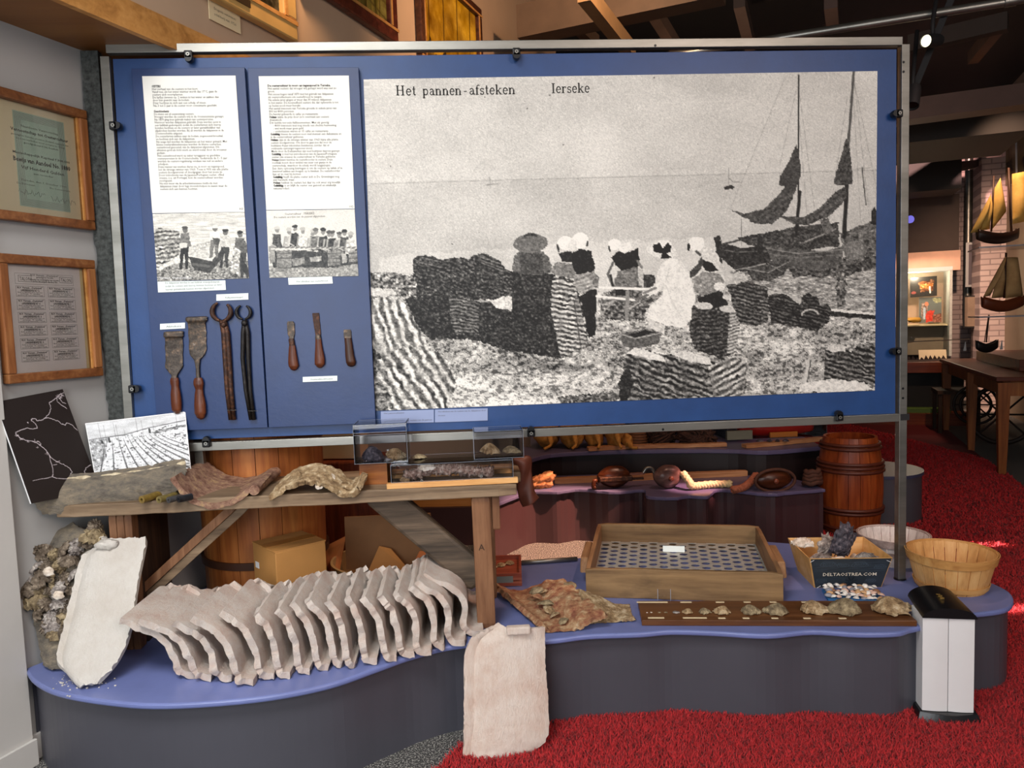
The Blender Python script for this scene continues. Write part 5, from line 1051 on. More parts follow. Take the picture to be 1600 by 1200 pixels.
# leaning white tile at the left
mb, lo = slab('roof_tile', [(152, 840), (145, 857), (126, 872), (108, 940), (96, 990), (87, 1032), (100, 1052), (128, 1066)], [(230, 841), (232, 850), (221, 905), (212, 965), (204, 1000), (192, 1026), (178, 1046), (158, 1067)], 2.275, 2.52, 1068, .017, None, lambda u, v: .022*math.exp(-((u-.12)/.10)**2)*-1+.018*math.sin(math.pi*u)+.010*(u > .85)*(u-.85)*6, seed=3)
LT = thing('roof_tile', 'white lime-washed roof tile with a nib, leaning in front of the oyster-covered tile', 'roof tile', (-1.16, 2.30, ZP))
mb.v = [(x, y, max(z, ZP+.001)) for x, y, z in mb.v]
mb.grid(lambda u, v: Vector((0, 0, 0)), 1, 1) if False else None
mb.build('tile_body', MT['limew'], LT, smooth=True, world=True, angle=55)
c_ = oy(168, 851, 2.476); nib(MB(), (0, 0, 0), (.036, .020, .017), 5).build('nib', MT['limew'], LT, smooth=True).location = Vector(c_)-LT.location
# tall standing tile on the rug
mb, lo = slab('roof_tile', [(768, 978), (742, 992), (733, 1002), (725, 1030), (725, 1100), (724, 1150), (724, 1181)], [(847, 978), (848, 990), (850, 1040), (854, 1110), (854, 1135), (846, 1158), (800, 1182)], 2.275, 2.362, 1183, .016, None, lambda u, v: -.020*math.exp(-((u-.14)/.09)**2)+.016*math.sin(math.pi*u)**.8, seed=8)
ST = thing('roof_tile', 'tall pale pinkish roof tile standing on the red rug against the blue platform', 'roof tile', (.04, 2.28, 0))
mb.v = [(x, y, max(z, .004)) for x, y, z in mb.v]
mb.build('tile_body', MT['limep'], ST, smooth=True, world=True, angle=55)
c_ = oy(810, 984, 2.325); MB().box((0, 0, 0), (.076, .026, .026)).build('nib', MT['limep'], ST, bev=.005).location = Vector(c_)-ST.location
# oyster-covered tile against the wall
OT = thing('oyster_covered_tile', 'dark roof tile thickly overgrown with ruffled oysters, leaning on the grey wall', 'roof tile', (-1.28, 2.45, ZP))
mb, lo = slab('t', [(120, 823), (84, 842), (66, 866), (58, 905), (56, 945), (68, 990), (78, 1035)], [(158, 822), (162, 850), (164, 880), (164, 930), (160, 980), (150, 1020), (130, 1044)], 2.43, 2.60, 1044, .022, None, lambda u, v: .03*math.sin(math.pi*u), seed=12)
mb.v = [(x, y, max(z, ZP+.001)) for x, y, z in mb.v]
mb.build('tile_body', MT['greytile'], OT, smooth=True, world=True, angle=55)
pr_ = [oyster_mesh(.085, .064, .010, 60+k, .42, 3, nr=12, na=36).build('oyster_shell', (MT['oydk'], MT['oyb'], MT['oydk'], MT['oyg'])[k], OT, smooth=True, angle=35) for k in range(4)]
rnd = random.Random(5); n_ = 0
pts_ = [(65, 862), (84, 868), (100, 862), (118, 858), (136, 850), (150, 838), (146, 826), (134, 862), (60, 886), (76, 884), (94, 886), (112, 880), (130, 880), (50, 902), (68, 902), (84, 906), (102, 902), (118, 900), (136, 905), (46, 920), (60, 924), (78, 926), (96, 926), (112, 924), (128, 930), (56, 942), (74, 944), (92, 944), (108, 948), (124, 952), (64, 960), (82, 962), (98, 966), (114, 972), (74, 976), (90, 980), (104, 988), (84, 992), (146, 880), (150, 860)]
pts_ = [q for q in pts_ if q[0] < 126 or q[1] < 852]
for k, (px_, py_) in enumerate(pts_):
    f = (py_-823)/221; p = Vector(oy(px_, py_, 2.57-.15*f-.03)); s_ = pr_[k % 4] if k < 4 else pr_[k % 4].copy()
    if k >= 4: COL.objects.link(s_)
    s_.parent = OT; s_.location = p-OT.location; sc_ = rnd.uniform(.6, 1.0); s_.scale = (sc_, sc_, sc_*rnd.uniform(1, 1.8))
    s_.rotation_euler = (R(72+rnd.uniform(-60, 25)), rnd.uniform(-.6, .6), rnd.uniform(-.9, .9)); s_.rotation_euler.rotate_axis('Z', rnd.uniform(0, 6.28))
for k, (px_, py_) in enumerate(((74, 893), (90, 930))):
    f = (py_-823)/221; s_ = oyster_mesh((.036), .028, .008, 90+k, .35, 3, nr=8, na=20).build('oyster_shell', MT['oyc'], OT, smooth=True); s_['label'] = 'pale cream shell interior'
    s_.location = Vector(oy(px_, py_, 2.57-.15*f-.075))-OT.location; s_.rotation_euler = (R(75), .3*k, .2)
# fallen lime dust on the platform: small crumbs
mb = MB(); rnd = random.Random(9)
for k in range(70):
    px_, py_ = rnd.gauss(118, 24), rnd.gauss(1066, 7)
    if not (80 < px_ < 250 and 1054 < py_ < 1092): continue
    p = oz(px_, py_, ZP); r_ = abs(rnd.gauss(.0010, .0010))+.0006; mb.blob((p[0], p[1], ZP+r_*.5), (r_*1.4, r_*1.4, r_), k, .3, 2, 6, 4)
tag(recenter(mb.build('lime_crumbs', MT['limew'])), 'scattered white lime crumbs fallen below the leaning white tile', 'crumbs', kind='stuff')

# ------------------------------------------------------------------ the workbench
BZ = .815; BN = thing('workbench', 'long weathered plank workbench with slanting braces, carrying tiles and clear cases', 'bench', (-.6, 2.7, ZP))
def warp(mb, amp=.004, fr=5):
    mb.v = [(x, y+amp*n3(x*fr, z*2, 1, 2), z+amp*n3(x*fr, y*3, 4, 2)) for x, y, z in mb.v]; return mb
def plank(a, b, w_, h_, n=24, up=(0, 0, 1)):
    a, b = Vector(a), Vector(b); d = (b-a).normalized(); u = Vector(up); x = d.cross(u).normalized(); u = x.cross(d); mb = MB(); vs = []
    for i in range(n+1):
        p = a.lerp(b, i/n); q = 1-.10*(i in (0, n))
        for s1, s2 in ((-1, -1), (1, -1), (1, 1), (-1, 1)): vs.append(p+x*(w_/2*s1*q)+u*(h_/2*s2*q))
    fs = [(4*i+j, 4*i+(j+1) % 4, 4*i+4+(j+1) % 4, 4*i+4+j) for i in range(n) for j in range(4)]+[(3, 2, 1, 0), (4*n, 4*n+1, 4*n+2, 4*n+3)]
    return warp(mb.add(vs, fs), .0025, 7)
xa, xb = float(oy(85, 803, 2.5)[0]), float(oy(808, 768, 2.5)[0])
plank((xa, 2.60, BZ-.021), (xb, 2.60, BZ-.021), .20, .042).build('plank', MT['bench'], BN, world=True, bev=.004)
plank((xa+.06, 2.795, BZ-.023), (xb+.03, 2.795, BZ-.023), .18, .040).build('plank', MT['bench'], BN, world=True, bev=.004)
lx0, lx1 = float(oy(741, 850, 2.52)[0]), float(oy(770, 850, 2.52)[0])
plank(((lx0+lx1)/2, 2.555, ZP), ((lx0+lx1)/2-.004, 2.555, BZ-.042), .07, lx1-lx0, up=(1, 0, 0)).build('leg', MT['benchz'], BN, world=True, bev=.003)
plank(((lx0+lx1)/2+.02, 2.83, ZP), ((lx0+lx1)/2+.02, 2.83, BZ-.042), .06, .06, up=(1, 0, 0)).build('leg', MT['benchz'], BN, world=True, bev=.003)
plank(((lx0+lx1)/2+.047, 2.56, float(oy(775, 828, 2.53)[2])), ((lx0+lx1)/2+.047, 2.56, BZ-.042), .06, .026, up=(1, 0, 0)).build('cleat', MT['benchz'], BN, world=True, bev=.002)
l0, l1 = float(oy(168, 820, 2.52)[0]), float(oy(205, 820, 2.52)[0])
for x_ in (0, 1, 2): w_ = (l1-l0)/3; plank((l0+w_*(x_+.5), 2.55, ZP), (l0+w_*(x_+.5), 2.55, BZ-.042), .05, w_-.001, up=(1, 0, 0)).build('leg', MT['benchz'], BN, world=True, bev=.002)
MT['benchd'] = wood('shaded_bench_dark_wood', [(.2, '#1d130d'), (.5, '#3a281c'), (.8, '#553c2a')], 'z', .5, .7, .4)  # dark shade of the bench's side put into its colour; chair shares it
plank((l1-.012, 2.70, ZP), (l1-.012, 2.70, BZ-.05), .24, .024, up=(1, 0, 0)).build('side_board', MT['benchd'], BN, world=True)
b0, b1 = Vector(oy(600, 778, 2.62)), Vector(oy(752, 905, 2.60)); MT['braced'] = wood('dark_brace_wood', [(.2, '#241d17'), (.45, '#4b3f33'), (.65, '#6a5948'), (.85, '#857360')], 'x', .5, .65, .5)
plank(b0+Vector((-.03, 0, .03)), b1, .05, .105, up=(0, 0, 1)).build('brace', MT['braced'], BN, world=True, bev=.012)
for q, (a, b) in enumerate((((366, 790), (190, 950)), ((385, 790), (205, 955)))):
    plank(oy(*a, 2.62+.01*q), oy(*b, 2.60+.01*q), .03, .028).build('brace', MT['bench'] if q else MT['benchz'], BN, world=True, bev=.002)
mb = MB(); text(mb, 'A', oy(748, 860, 2.519), XD, UD, .030, None, .01); mb.build('carved_letter', MT['benchd'], BN, world=True)

# boards leaning at the back of the bench
def board_quad(name, lab, TL, TR, BR, BL, pic, mat, th, nu, nv, raster='uv'):
    """flat board: corners are world points (planar), picture mapped over it"""
    t = thing(name, lab, 'picture board', BL); n = (Vector(TR)-Vector(TL)).cross(Vector(BL)-Vector(TL)).normalized()*-1
    TL, TR, BR, BL = map(Vector, (TL, TR, BR, BL))
    if n.dot(Vector(C0)-TL) < 0: n = -n
    def at(x, y): return (TL*(1-x)+TR*x)*(1-y)+(BL*(1-x)+BR*x)*y
    print_mesh('board_face', pic, [(0, 0), (1, 0), (1, 1.0001), (0, 1)], at, n, mat, nu, nv, th, t, raster); return t, n, at
def paint_map():
    P = Pic(0, 0, 150, 200, 3, (.15, .12, .11), 2)
    # outline digitised in photo points, mapped with the board's own corners
    q = [(-7, 628), (98, 608), (157, 765), (49, 787)]; A = np.array([[1, 0, q[0][0]], [0, 1, q[0][1]]])
    f = quadmap(q); g = {}
    import itertools
    M_ = []; 
    # inverse homography by linear solve
    src = q; dst = [(0, 0), (150, 0), (150, 200), (0, 200)]; rows = []; rhs = []
    for (x, y), (u, v) in zip(src, dst): rows += [[x, y, 1, 0, 0, 0, -u*x, -u*y], [0, 0, 0, x, y, 1, -v*x, -v*y]]; rhs += [u, v]
    h = np.linalg.solve(np.array(rows, float), np.array(rhs, float)); H3 = np.append(h, 1).reshape(3, 3)
    def tr(pts):
        o = []
        for x, y in pts: a = H3@np.array([x, y, 1]); o.append((a[0]/a[2], a[1]/a[2]))
        return o
    rr = np.random.default_rng(3)
    def jag(pts, amp=.8, n=4):
        o = []
        for a, b in zip(pts[:-1], pts[1:]):
            for k in range(n): t = k/n; o.append((a[0]+(b[0]-a[0])*t+(rr.normal(0, amp) if k else 0), a[1]+(b[1]-a[1])*t+(rr.normal(0, amp) if k else 0)))
        return o+[pts[-1]]
    c = (.86, .82, .84)
    z = lambda L: [(x/4, 600+y/4) for x, y in L]
    coast = z([(400, 55), (370, 65), (350, 85), (325, 100), (300, 115), (310, 150), (295, 185), (270, 210), (250, 220), (220, 225), (210, 212), (190, 212), (185, 225), (212, 245), (222, 270), (195, 275), (155, 270), (120, 282), (92, 295), (95, 310), (110, 320), (115, 330), (150, 345), (190, 350), (225, 365), (250, 385), (275, 405), (295, 435), (310, 455), (345, 480), (385, 495), (425, 520), (442, 545), (425, 570), (440, 580), (480, 582), (520, 585), (545, 580), (545, 570), (525, 555), (522, 540), (535, 515), (560, 500), (580, 500)])
    for L, w_, am in ((coast, 1.0, .7), (z([(295, 435), (305, 480), (318, 520), (320, 560), (315, 575), (280, 585), (240, 590), (200, 600)]), 1.0, .5), (z([(315, 575), (340, 585), (430, 590)]), 1.0, .5),
                      (z([(268, 208), (290, 205), (320, 215), (350, 222), (380, 245), (400, 250), (410, 235), (440, 245), (480, 280)]), 1.0, .6), (z([(350, 85), (355, 110), (375, 125), (395, 135), (415, 150)]), .9, .6), (z([(385, 65), (370, 90), (385, 110), (410, 118)]), .9, .6),
                      (z([(320, 500), (345, 495)]), .8, .3), (z([(335, 480), (362, 474)]), .8, .3)): P.line(tr(jag(L, am*.5)), w_, c)
    for x, y, r_ in ((100, 312, 3), (130, 338, 4), (165, 348, 4), (205, 350, 4), (230, 355, 3), (222, 385, 3), (165, 235, 2), (355, 75, 5), (375, 80, 4), (390, 70, 3), (535, 578, 3), (240, 370, 3), (280, 425, 3)):
        for k in range(4):
            a = tr(z([(x+rr.normal(0, r_*2), y+rr.normal(0, r_*1.4)), (x+rr.normal(0, r_*2), y+rr.normal(0, r_*1.4))])); P.line(a, .8, c)
    return P
bA = W0+BV*.075+Vector((0, 0, .825)); bB = W0+BV*.016+Vector((0, 0, 1.20)); nm = AV.cross(bB-bA)
TLm, TRm, BRm, BLm = [Vector(opl(x_, y_, bA, nm)) for x_, y_ in ((-7, 628), (98, 608), (157, 765), (49, 787))]
board_quad('map_board', 'black board with a thin white coastline map, leaning on the wall at the left', TLm, TRm, BRm, BLm, paint_map(), printed('map_board_print', .55), .006, 210, 280)
def paint_beds():
    P = Pic(0, 0, 165, 100, 2.2, .80, 8); P.a[:] = .80; P.a += (P.noise(30, 5)*.05)[..., None]
    n = P.noise(4, 2.2, 3)
    P.poly([(0, 26), (60, 25), (100, 20), (165, 17), (165, 100), (0, 100)], .86, .05, 4, .5)
    m = P.mask([(0, 26), (165, 17), (165, 100), (0, 100)], 0); P.a[m] = np.where(n > .9, .35, P.a[..., 0])[m][:, None]
    P.line([(0, 26), (60, 25), (100, 19), (165, 14)], 1.2, .3); P.poly([(0, 27), (34, 26), (20, 60), (0, 75)], .62, .16, 3, 1)
    V = (-120, -10)
    for k, (x0, x1) in enumerate(((-30, 10), (0, 34), (26, 60), (45, 80), (66, 98), (84, 118), (100, 134), (116, 150), (134, 168), (150, 190), (168, 215), (190, 245))):
        top = (38+x0*.42, 30+.01*k); bot = (x1*.98+(k*6-10), 100); 
        pts = [(top[0]+(bot[0]-top[0])*t**1.5, top[1]+(bot[1]-top[1])*t**1.15) for t in np.linspace(0, 1, 14)]
        for j in range(13): P.line([pts[j], pts[j+1]], .6+2.6*(j/13), .22, .85)
        P.line([(x+1.4, y) for x, y in pts[5:]], .9, .55, .6)
    for y in (82, 88, 94, 98): 
        for k in range(26): x = P.rng.uniform(0, 160); P.line([(x, y+P.rng.normal(0, 2)), (x+P.rng.uniform(3, 10), y+P.rng.normal(0, 2))], 1.1, .25, .8)
    for k in range(120): x = P.rng.uniform(0, 165); y = 30+68*P.rng.uniform(0, 1)**1.2; P.line([(x, y), (x+P.rng.uniform(1, 5), y+P.rng.normal(0, .6))], .8, .38, .7)
    for x, y0, y1 in ((20, 2, 40), (28, 6, 36), (44, 4, 28), (48, 8, 28), (81, 1, 22), (90, 6, 40), (108, 8, 24), (148, 0, 26), (60, 16, 30)): P.line([(x, y0), (x+1, y1)], .6, .35, .7)
    for x, y, h in ((34, 30, 8), (101, 24, 7), (118, 24, 4), (22, 32, 6)): P.poly([(x-1.5, y-h/2), (x+1.5, y-h/2), (x+2.4, y+h/2), (x-2, y+h/2)], .15)
    P.poly([(104, 26), (165, 20), (165, 24), (110, 30)], .45, .2, 2.5, .6)
    P.a += P.rng.normal(0, .035, (P.h, P.w, 1)); P.a *= np.array([.98, .99, 1.0]); 
    for a in ((slice(0, 3), slice(None)), (slice(None), slice(0, 3)), (slice(None), slice(-3, None))): P.a[a] = .95
    return P
bA = Vector(oy(299, 740, 2.66)); bB = Vector(oy(152, 764, 2.60)); bC = Vector(oy(133, 661.5, 2.67)); nm = (bB-bA).cross(bC-bA)
TLp, TRp, BRp, BLp = [Vector(opl(x_, y_, bA, nm)) for x_, y_ in ((133, 661.5), (289.5, 643), (299, 740), (152, 764))]
board_quad('photo_board', 'black and white photo board of striped oyster beds, leaning behind the long grey tile', TLp, TRp, BRp, BLp, paint_beds(), printed('photo_board_print', .4), .005, 260, 160)

# long grey tile lying at the left end
def long_tile():
    t = thing('roof_tile', 'long weathered grey tile lying lengthwise at the left end of the bench', 'roof tile', (-1.1, 2.52, BZ))
    a, b = Vector(oy(52, 780, 2.50)), Vector(oy(288, 738, 2.60)); nu, nv = 70, 22
    topc = [(50, 773), (62, 760), (80, 751), (110, 747), (150, 744), (200, 738), (240, 732), (270, 726), (290, 722)]; botc = [(52, 778), (62, 790), (78, 801), (100, 799), (130, 795), (170, 788), (215, 780), (250, 773), (290, 762)]
    T3 = curve3([Vector((x, y, 0)) for x, y in topc], 8); B3 = curve3([Vector((x, y, 0)) for x, y in botc], 8)
    def fn(u, v):
        k = int(round(u*(len(T3)-1))); tp, bt = T3[k], B3[k]; y0 = 2.50+.07*u
        P0 = Vector(oy(bt.x, bt.y, y0)); P1 = Vector(oy(tp.x, tp.y, y0+.05)); s_ = v
        p = P0.lerp(P1, s_); bul = -.022*math.sin(math.pi*s_)*min(1, u*6)*min(1, (1-u)*8+.3)
        d = .003*n3(p.x*20, p.z*40, 2)+.0015*n3(p.x*90, p.z*90, 5, 2); return p+Vector((0, bul+d, 0))
    MB().grid(fn, nu, nv, -.020).build('tile_body', MT['greytile'], t, smooth=True, world=True, angle=60)
    # pale lime lip along the upper edge
    pts = [Vector(oy(p.x, p.y+2, 2.50+.07*(i/(len(T3)-1))+.030)) for i, p in enumerate(T3)]
    MB().tube(pts, [.009+.0035*n3(i*.3, 1, 1) for i in range(len(pts))], 7).build('lime_lip', multi('yellowed_lime', [(.3, '#8f8069'), (.6, '#c9bb9e'), (.8, '#e4dbc6')], 40, .9), t, smooth=True, world=True)
long_tile()
# curved red-brown tile
t = thing('roof_tile', 'curved red-brown roof tile with a rolled right edge, lying on the bench', 'roof tile', (-.75, 2.5, BZ))
ruled('tile_body', [(273, 744), (280, 756), (294, 772), (308, 783), (330, 787), (352, 784), (372, 775), (386, 764), (396, 761), (404, 764)], [(310, 722), (324, 722), (336, 730), (352, 740), (368, 744), (384, 746), (398, 744), (412, 738), (424, 731), (432, 731)], 2.49, 2.80, .017, MT['redtile'], t, 64, 26, .002, 40, 2)
MB().tube(curve3([Vector(oy(397, 766, 2.49)), Vector(oy(405, 760, 2.58)), Vector(oy(416, 750, 2.68)), Vector(oy(432, 737, 2.80))], 8), [.017+.001*n3(i*.5, 2, 2) for i in range(25)], 12).build('rolled_edge', MT['redtile'], t, smooth=True, world=True, angle=60)
# arched encrusted tile
t = thing('encrusted_tile', 'arched roof tile crusted with pale yellowish barnacles, at the middle of the bench', 'roof tile', (-.42, 2.5, BZ))
ruled('tile_body', [(419, 776), (430, 768), (446, 760), (466, 753), (490, 751), (512, 757), (528, 766), (540, 772), (552, 770), (560, 758), (567, 741)], [(432, 758), (446, 744), (462, 733), (480, 726), (496, 724), (512, 726), (528, 732), (540, 742), (550, 748), (560, 744), (567, 736)], 2.48, 2.62, .016, MT['crust'], t, 80, 30, .006, 50, 5)
for k, (px_, py_) in enumerate(((497, 760), (466, 742), (520, 745), (540, 757))): oyster(None, Vector(oy(px_, py_, 2.49))-t.location, .028, .02, .006, 70+k, (MT['oyc'], MT['crust'])[k % 2], (R(70), 0, k), parent=t)
# hollow sticks
RG = 'hollow tarred sticks on the bench'
for k, (a, b, r_, m_, lab) in enumerate((((221, 786), (275, 765), 5.6, plain('yellow_brown_cane', '#76602a', .4, var=.35, vs=60), 'yellow-brown hollow stick, leftmost of four under the red-brown tile'), ((248, 786), (296, 762), 5.2, plain('olive_cane', '#6c5f34', .4, var=.35, vs=60), 'olive-brown hollow stick, second from the left of four under the tile'),
        ((263, 786), (308, 764), 4.8, plain('grey_black_cane', '#3c3b3c', .4, var=.6, vs=90), 'mottled grey-black hollow stick, third from the left of four under the tile'), ((279, 785), (320, 766), 5.4, plain('black_cane', '#1b1c20', .35, var=.8, vs=90), 'glossy black hollow stick, rightmost of four under the red-brown tile'))):
    r3 = r_/1180*2.5; p = Vector(oz(a[0], a[1]-r_*.9, BZ+r3)); q = p+Vector((.030, .080-.016*k, 0)); mb = MB(); d = (q-p).normalized()
    x = d.orthogonal().normalized(); y = d.cross(x); vs = []
    for (pp_, rr) in ((p, r3), (q, r3), (q, r3*.4), (p, r3*.4)): vs += [pp_+(x*math.cos(j*.5236)+y*math.sin(j*.5236))*rr*(1+.06*math.sin(j*7+k)) for j in range(12)]
    mb.add(vs, [((i*12+j), (i*12+(j+1) % 12), ((i+1) % 4)*12+(j+1) % 12, ((i+1) % 4)*12+j) for i in range(4) for j in range(12)])
    tag(recenter(mb.build('hollow_stick', m_, smooth=True, angle=50)), lab, 'stick', RG)

# clear cases
MT['acedge'] = plain('acrylic_edge', '#9ba1ad', .15, var=.05)
def case(name, lab, x0, x1, y0, y1, z0, z1, rz=0, base=None, tape=None, rim=True, ins=()):
    t = thing(name, lab, 'display case', ((x0+x1)/2, (y0+y1)/2, z0), rz); W_, D_, H_ = x1-x0, y1-y0, z1-z0; zc = base or .0; w_ = .003
    mb = MB()
    for c, d in (((0, -D_/2+w_/2, (H_+zc)/2), (W_, w_, H_-zc)), ((0, D_/2-w_/2, (H_+zc)/2), (W_, w_, H_-zc)), ((-W_/2+w_/2, 0, (H_+zc)/2), (w_, D_-2*w_, H_-zc)), ((W_/2-w_/2, 0, (H_+zc)/2), (w_, D_-2*w_, H_-zc)), ((0, 0, H_-w_/2), (W_, D_, w_))): mb.box(c, d)
    cv_ = mb.build('clear_cover', MT['acryl'], t)
    e = MB(); ev = .0007; A_ = W_/2; B_ = D_/2
    for x in (-A_, A_):
        for y in (-B_, B_): e.box((x, y, (H_+zc)/2), (ev, ev, H_-zc))
        e.box((x, 0, H_), (ev, D_, ev)); e.box((x, 0, zc+.001), (ev, D_, ev))
    for y in (-B_, B_): e.box((0, y, H_), (W_, ev, ev)); e.box((0, y, zc+.001), (W_, ev, ev))
    if not base:
        for x in (-A_, A_): e.box((x, 0, H_*.80), (ev, D_, ev))
        for y in (-B_, B_): e.box((0, y, H_*.80), (W_, ev, ev)); e.box((0, y, H_*.74), (W_, ev, ev))
    e.build('polished_edge', MT['acedge'], cv_)
    if base:
        b = MB(); b.box((0, -B_+.002, base/2), (W_+.03, .022, base)).build('base_strip', MT['pinex'], t, bev=.001)
        MB().box((0, B_-.01, base*.4), (W_+.02, .02, base*.8)).build('base_strip', MT['pinex'], t, bev=.001)
    else: MB().box((0, 0, .0015), (W_-.008, D_-.008, .003)).build('clear_floor', MT['acryl'], t)
    return t
x0_, x1_ = float(oy(612, 760, 2.52)[0]), float(oy(802, 750, 2.52)[0]); zt_ = .893
CS = case('display_case', 'large clear case on pine strips holding a long oyster-crusted piece, on the bench', x0_, x1_, 2.515, 2.70, BZ, zt_, base=.018)
for (px_, py_) in ((659, 751), (752, 744)):
    p = Vector(oy(px_, py_, 2.513))-CS.location; MB().lathe([(.0022, 0), (.0045, 0), (.0045, .003), (.0022, .003), (.0022, 0)], 14, M=Matrix.Rotation(R(90), 4, 'X'), c=tuple(p)).build('screw', MT['steel'], CS)
# its content
mb = MB(); rnd = random.Random(12)
for k in range(16):
    f = k/15; x = x0_+.05+f*(x1_-x0_-.13); z = BZ+.022+.012*math.sin(f*3.1); mb.blob((x, 2.60+.02*math.sin(f*5), z+.004), (.018, .028, .014+.006*rnd.random()), k, .5, 2.5, 16, 10)
tag(recenter(mb.build('encrusted_cable', multi('pinkish_shell_crust', [(.3, '#5c4440'), (.45, '#97796c'), (.58, '#c6b2a4'), (.75, '#eae2da')], 80, .85, 8, .7, 1, 200, .005), smooth=True)), 'long lump of small oysters lying inside the large clear case', 'oyster lump')
oyster('ragged cream oyster shell at the left inside the large clear case', (x0_+.11, 2.60, BZ+.045), .07, .045, .016, 31, MT['oyc'], (.3, 0, .3))
MB2 = MB().blob((x0_+.04, 2.585, BZ+.012), (.02, .02, .010), 4, .5, 2.5); tag(recenter(MB2.build('shell_fragment', MT['crust'], smooth=True)), 'small brown shell fragment at the far left inside the large clear case', 'shell')
# upper right case standing on it
xa_, xb_ = float(oy(741, 712, 2.55)[0]), float(oy(818, 708, 2.55)[0]); C3 = case('display_case', 'small clear case standing on the right end of the large case, with two shells', xa_, xb_, 2.545, 2.66, zt_+.001, zt_+.001+.095)
oyster('pale ruffled oyster shell, left one in the small right-hand case', (xa_+.05, 2.60, zt_+.012), .075, .055, .030, 33, MT['crust'], (.2, 0, .5), frill=.3)
oyster('yellowish flat oyster shell, right one in the small right-hand case', (xa_+.125, 2.60, zt_+.012), .070, .045, .018, 34, MT['oyb'], (.1, .05, -.2))
# upper left case on its riser
xc_, xd_ = float(oy(554, 720, 2.56)[0]), float(oy(637, 720, 2.56)[0]); zl = float(oy(595, 728, 2.56)[2]); zh = float(oy(595, 663, 2.56)[2])
case('display_case', 'tall clear case at the left, raised above the bench, with two oyster shells', xc_, xd_, 2.56, 2.70, zt_+.001, zh)
MB3 = MB().box(((xc_+x0_)/2-.005, 2.64, (BZ+zt_)/2), (x0_-xc_-.03, .10, zt_-BZ-.001)); tag(recenter(MB3.build('riser_block', wood('dark_riser_wood', [(.2, '#5b2f12'), (.5, '#8a5022'), (.8, '#a86a30')], 'x'))), 'brown wooden block under the left-hand clear case', 'block')
oyster('grey-purple oyster shell, left one in the tall left-hand case', (xc_+.045, 2.63, zt_+.006), .085, .07, .040, 35, MT['oyd'], (.25, 0, .6), frill=.2)
oyster('pale open oyster shell, right one in the tall left-hand case', (xc_+.125, 2.63, zt_+.012), .085, .055, .026, 36, MT['crust'], (.5, .1, .5))
oyster('small rough shell lying on top of the large clear case', (x0_+.085, 2.62, zt_+.001), .05, .03, .012, 37, MT['oyb'], (0, 0, .2))

# ------------------------------------------------------------------ things on the right half of the platform
t = thing('encrusted_tile', 'red-brown roof tile covered with oysters, front one of the pair left of the crate', 'roof tile', (.3, 2.5, ZP))
ruled('tile_body', [(852, 978), (858, 986), (869, 991), (886, 989), (903, 982), (909, 972), (922, 967), (935, 963), (946, 959)], [(775, 913), (786, 917), (800, 922), (816, 921), (834, 914), (850, 909), (862, 906), (872, 905), (884, 906)], 2.45, 2.86, .018, MT['crustr'], t, 70, 50, .007, 26, 15, zmin=ZP)
rnd = random.Random(8); pr_ = [oyster_mesh(.075, .05, .014, 120+k, .2, 4, nr=9, na=22).build('oyster_shell', (MT['crust'], MT['crustr'], MT['oyb'])[k], t, smooth=True, angle=70) for k in range(3)]
for k, (px_, py_) in enumerate(((868, 962), (884, 955), (856, 945), (872, 940), (890, 938), (905, 946), (850, 925), (866, 922), (884, 920), (898, 930), (840, 935), (880, 972), (896, 968), (915, 955), (836, 924), (858, 955))):
    f = (985-py_)/75; s_ = pr_[k] if k < 3 else pr_[k % 3].copy()
    if k >= 3: COL.objects.link(s_)
    s_.location = Vector(oy(px_, py_, 2.46+.38*f))-t.location; sc_ = rnd.uniform(.6, 1.1); s_.scale = (sc_,)*3; s_.rotation_euler = (rnd.uniform(.1, .5), rnd.uniform(-.3, .3), rnd.uniform(0, 6.28))
t = thing('encrusted_tile', 'yellowish encrusted roof tile half hidden behind the red-brown one, left of the crate', 'roof tile', (.5, 2.6, ZP))
ruled('tile_body', [(925, 973), (934, 979), (948, 980), (960, 976), (968, 970), (976, 966), (983, 966), (989, 963)], [(905, 920), (916, 923), (928, 928), (940, 932), (952, 938), (964, 944), (974, 950), (984, 956)], 2.50, 2.66, .016, MT['crust'], t, 56, 36, .006, 34, 25, zmin=ZP)
# sieve crate
CA = R(-14.5); CT = thing('sieve_crate', 'weathered wooden sieve crate with a perforated metal bottom and side handles', 'crate', (.434, 2.762, ZP), CA)
CW, CD, CHh = .712, .65, .112; bw = .018
plank((0, bw/2, CHh/2), (CW, bw/2, CHh/2), bw, CHh, 16).build('front_board', MT['crate'], CT, bev=.002)
plank((0, CD-bw/2, CHh/2), (CW, CD-bw/2, CHh/2), bw, CHh, 16).build('back_board', MT['crate'], CT, bev=.002)
for s_ in (bw/2, CW-bw/2): plank((s_, bw, CHh/2), (s_, CD-bw, CHh/2), bw, CHh, 12).build('side_board', MT['cratey'], CT, bev=.002)
MB().box((CW/2, .03, .006), (CW, .03, .012)).build('bottom_batten', MT['crate'], CT)
for s_ in (-.02, CW+.02):
    MB().prism([(s_-.016, .14, .045), (s_+.016, .14, .045), (s_+.016, .42, .045), (s_-.016, .42, .045)], [(s_-.016, .18, .098), (s_+.016, .18, .098), (s_+.016, .40, .098), (s_-.016, .40, .098)]).build('handle', MT['cratey'], CT, bev=.006)
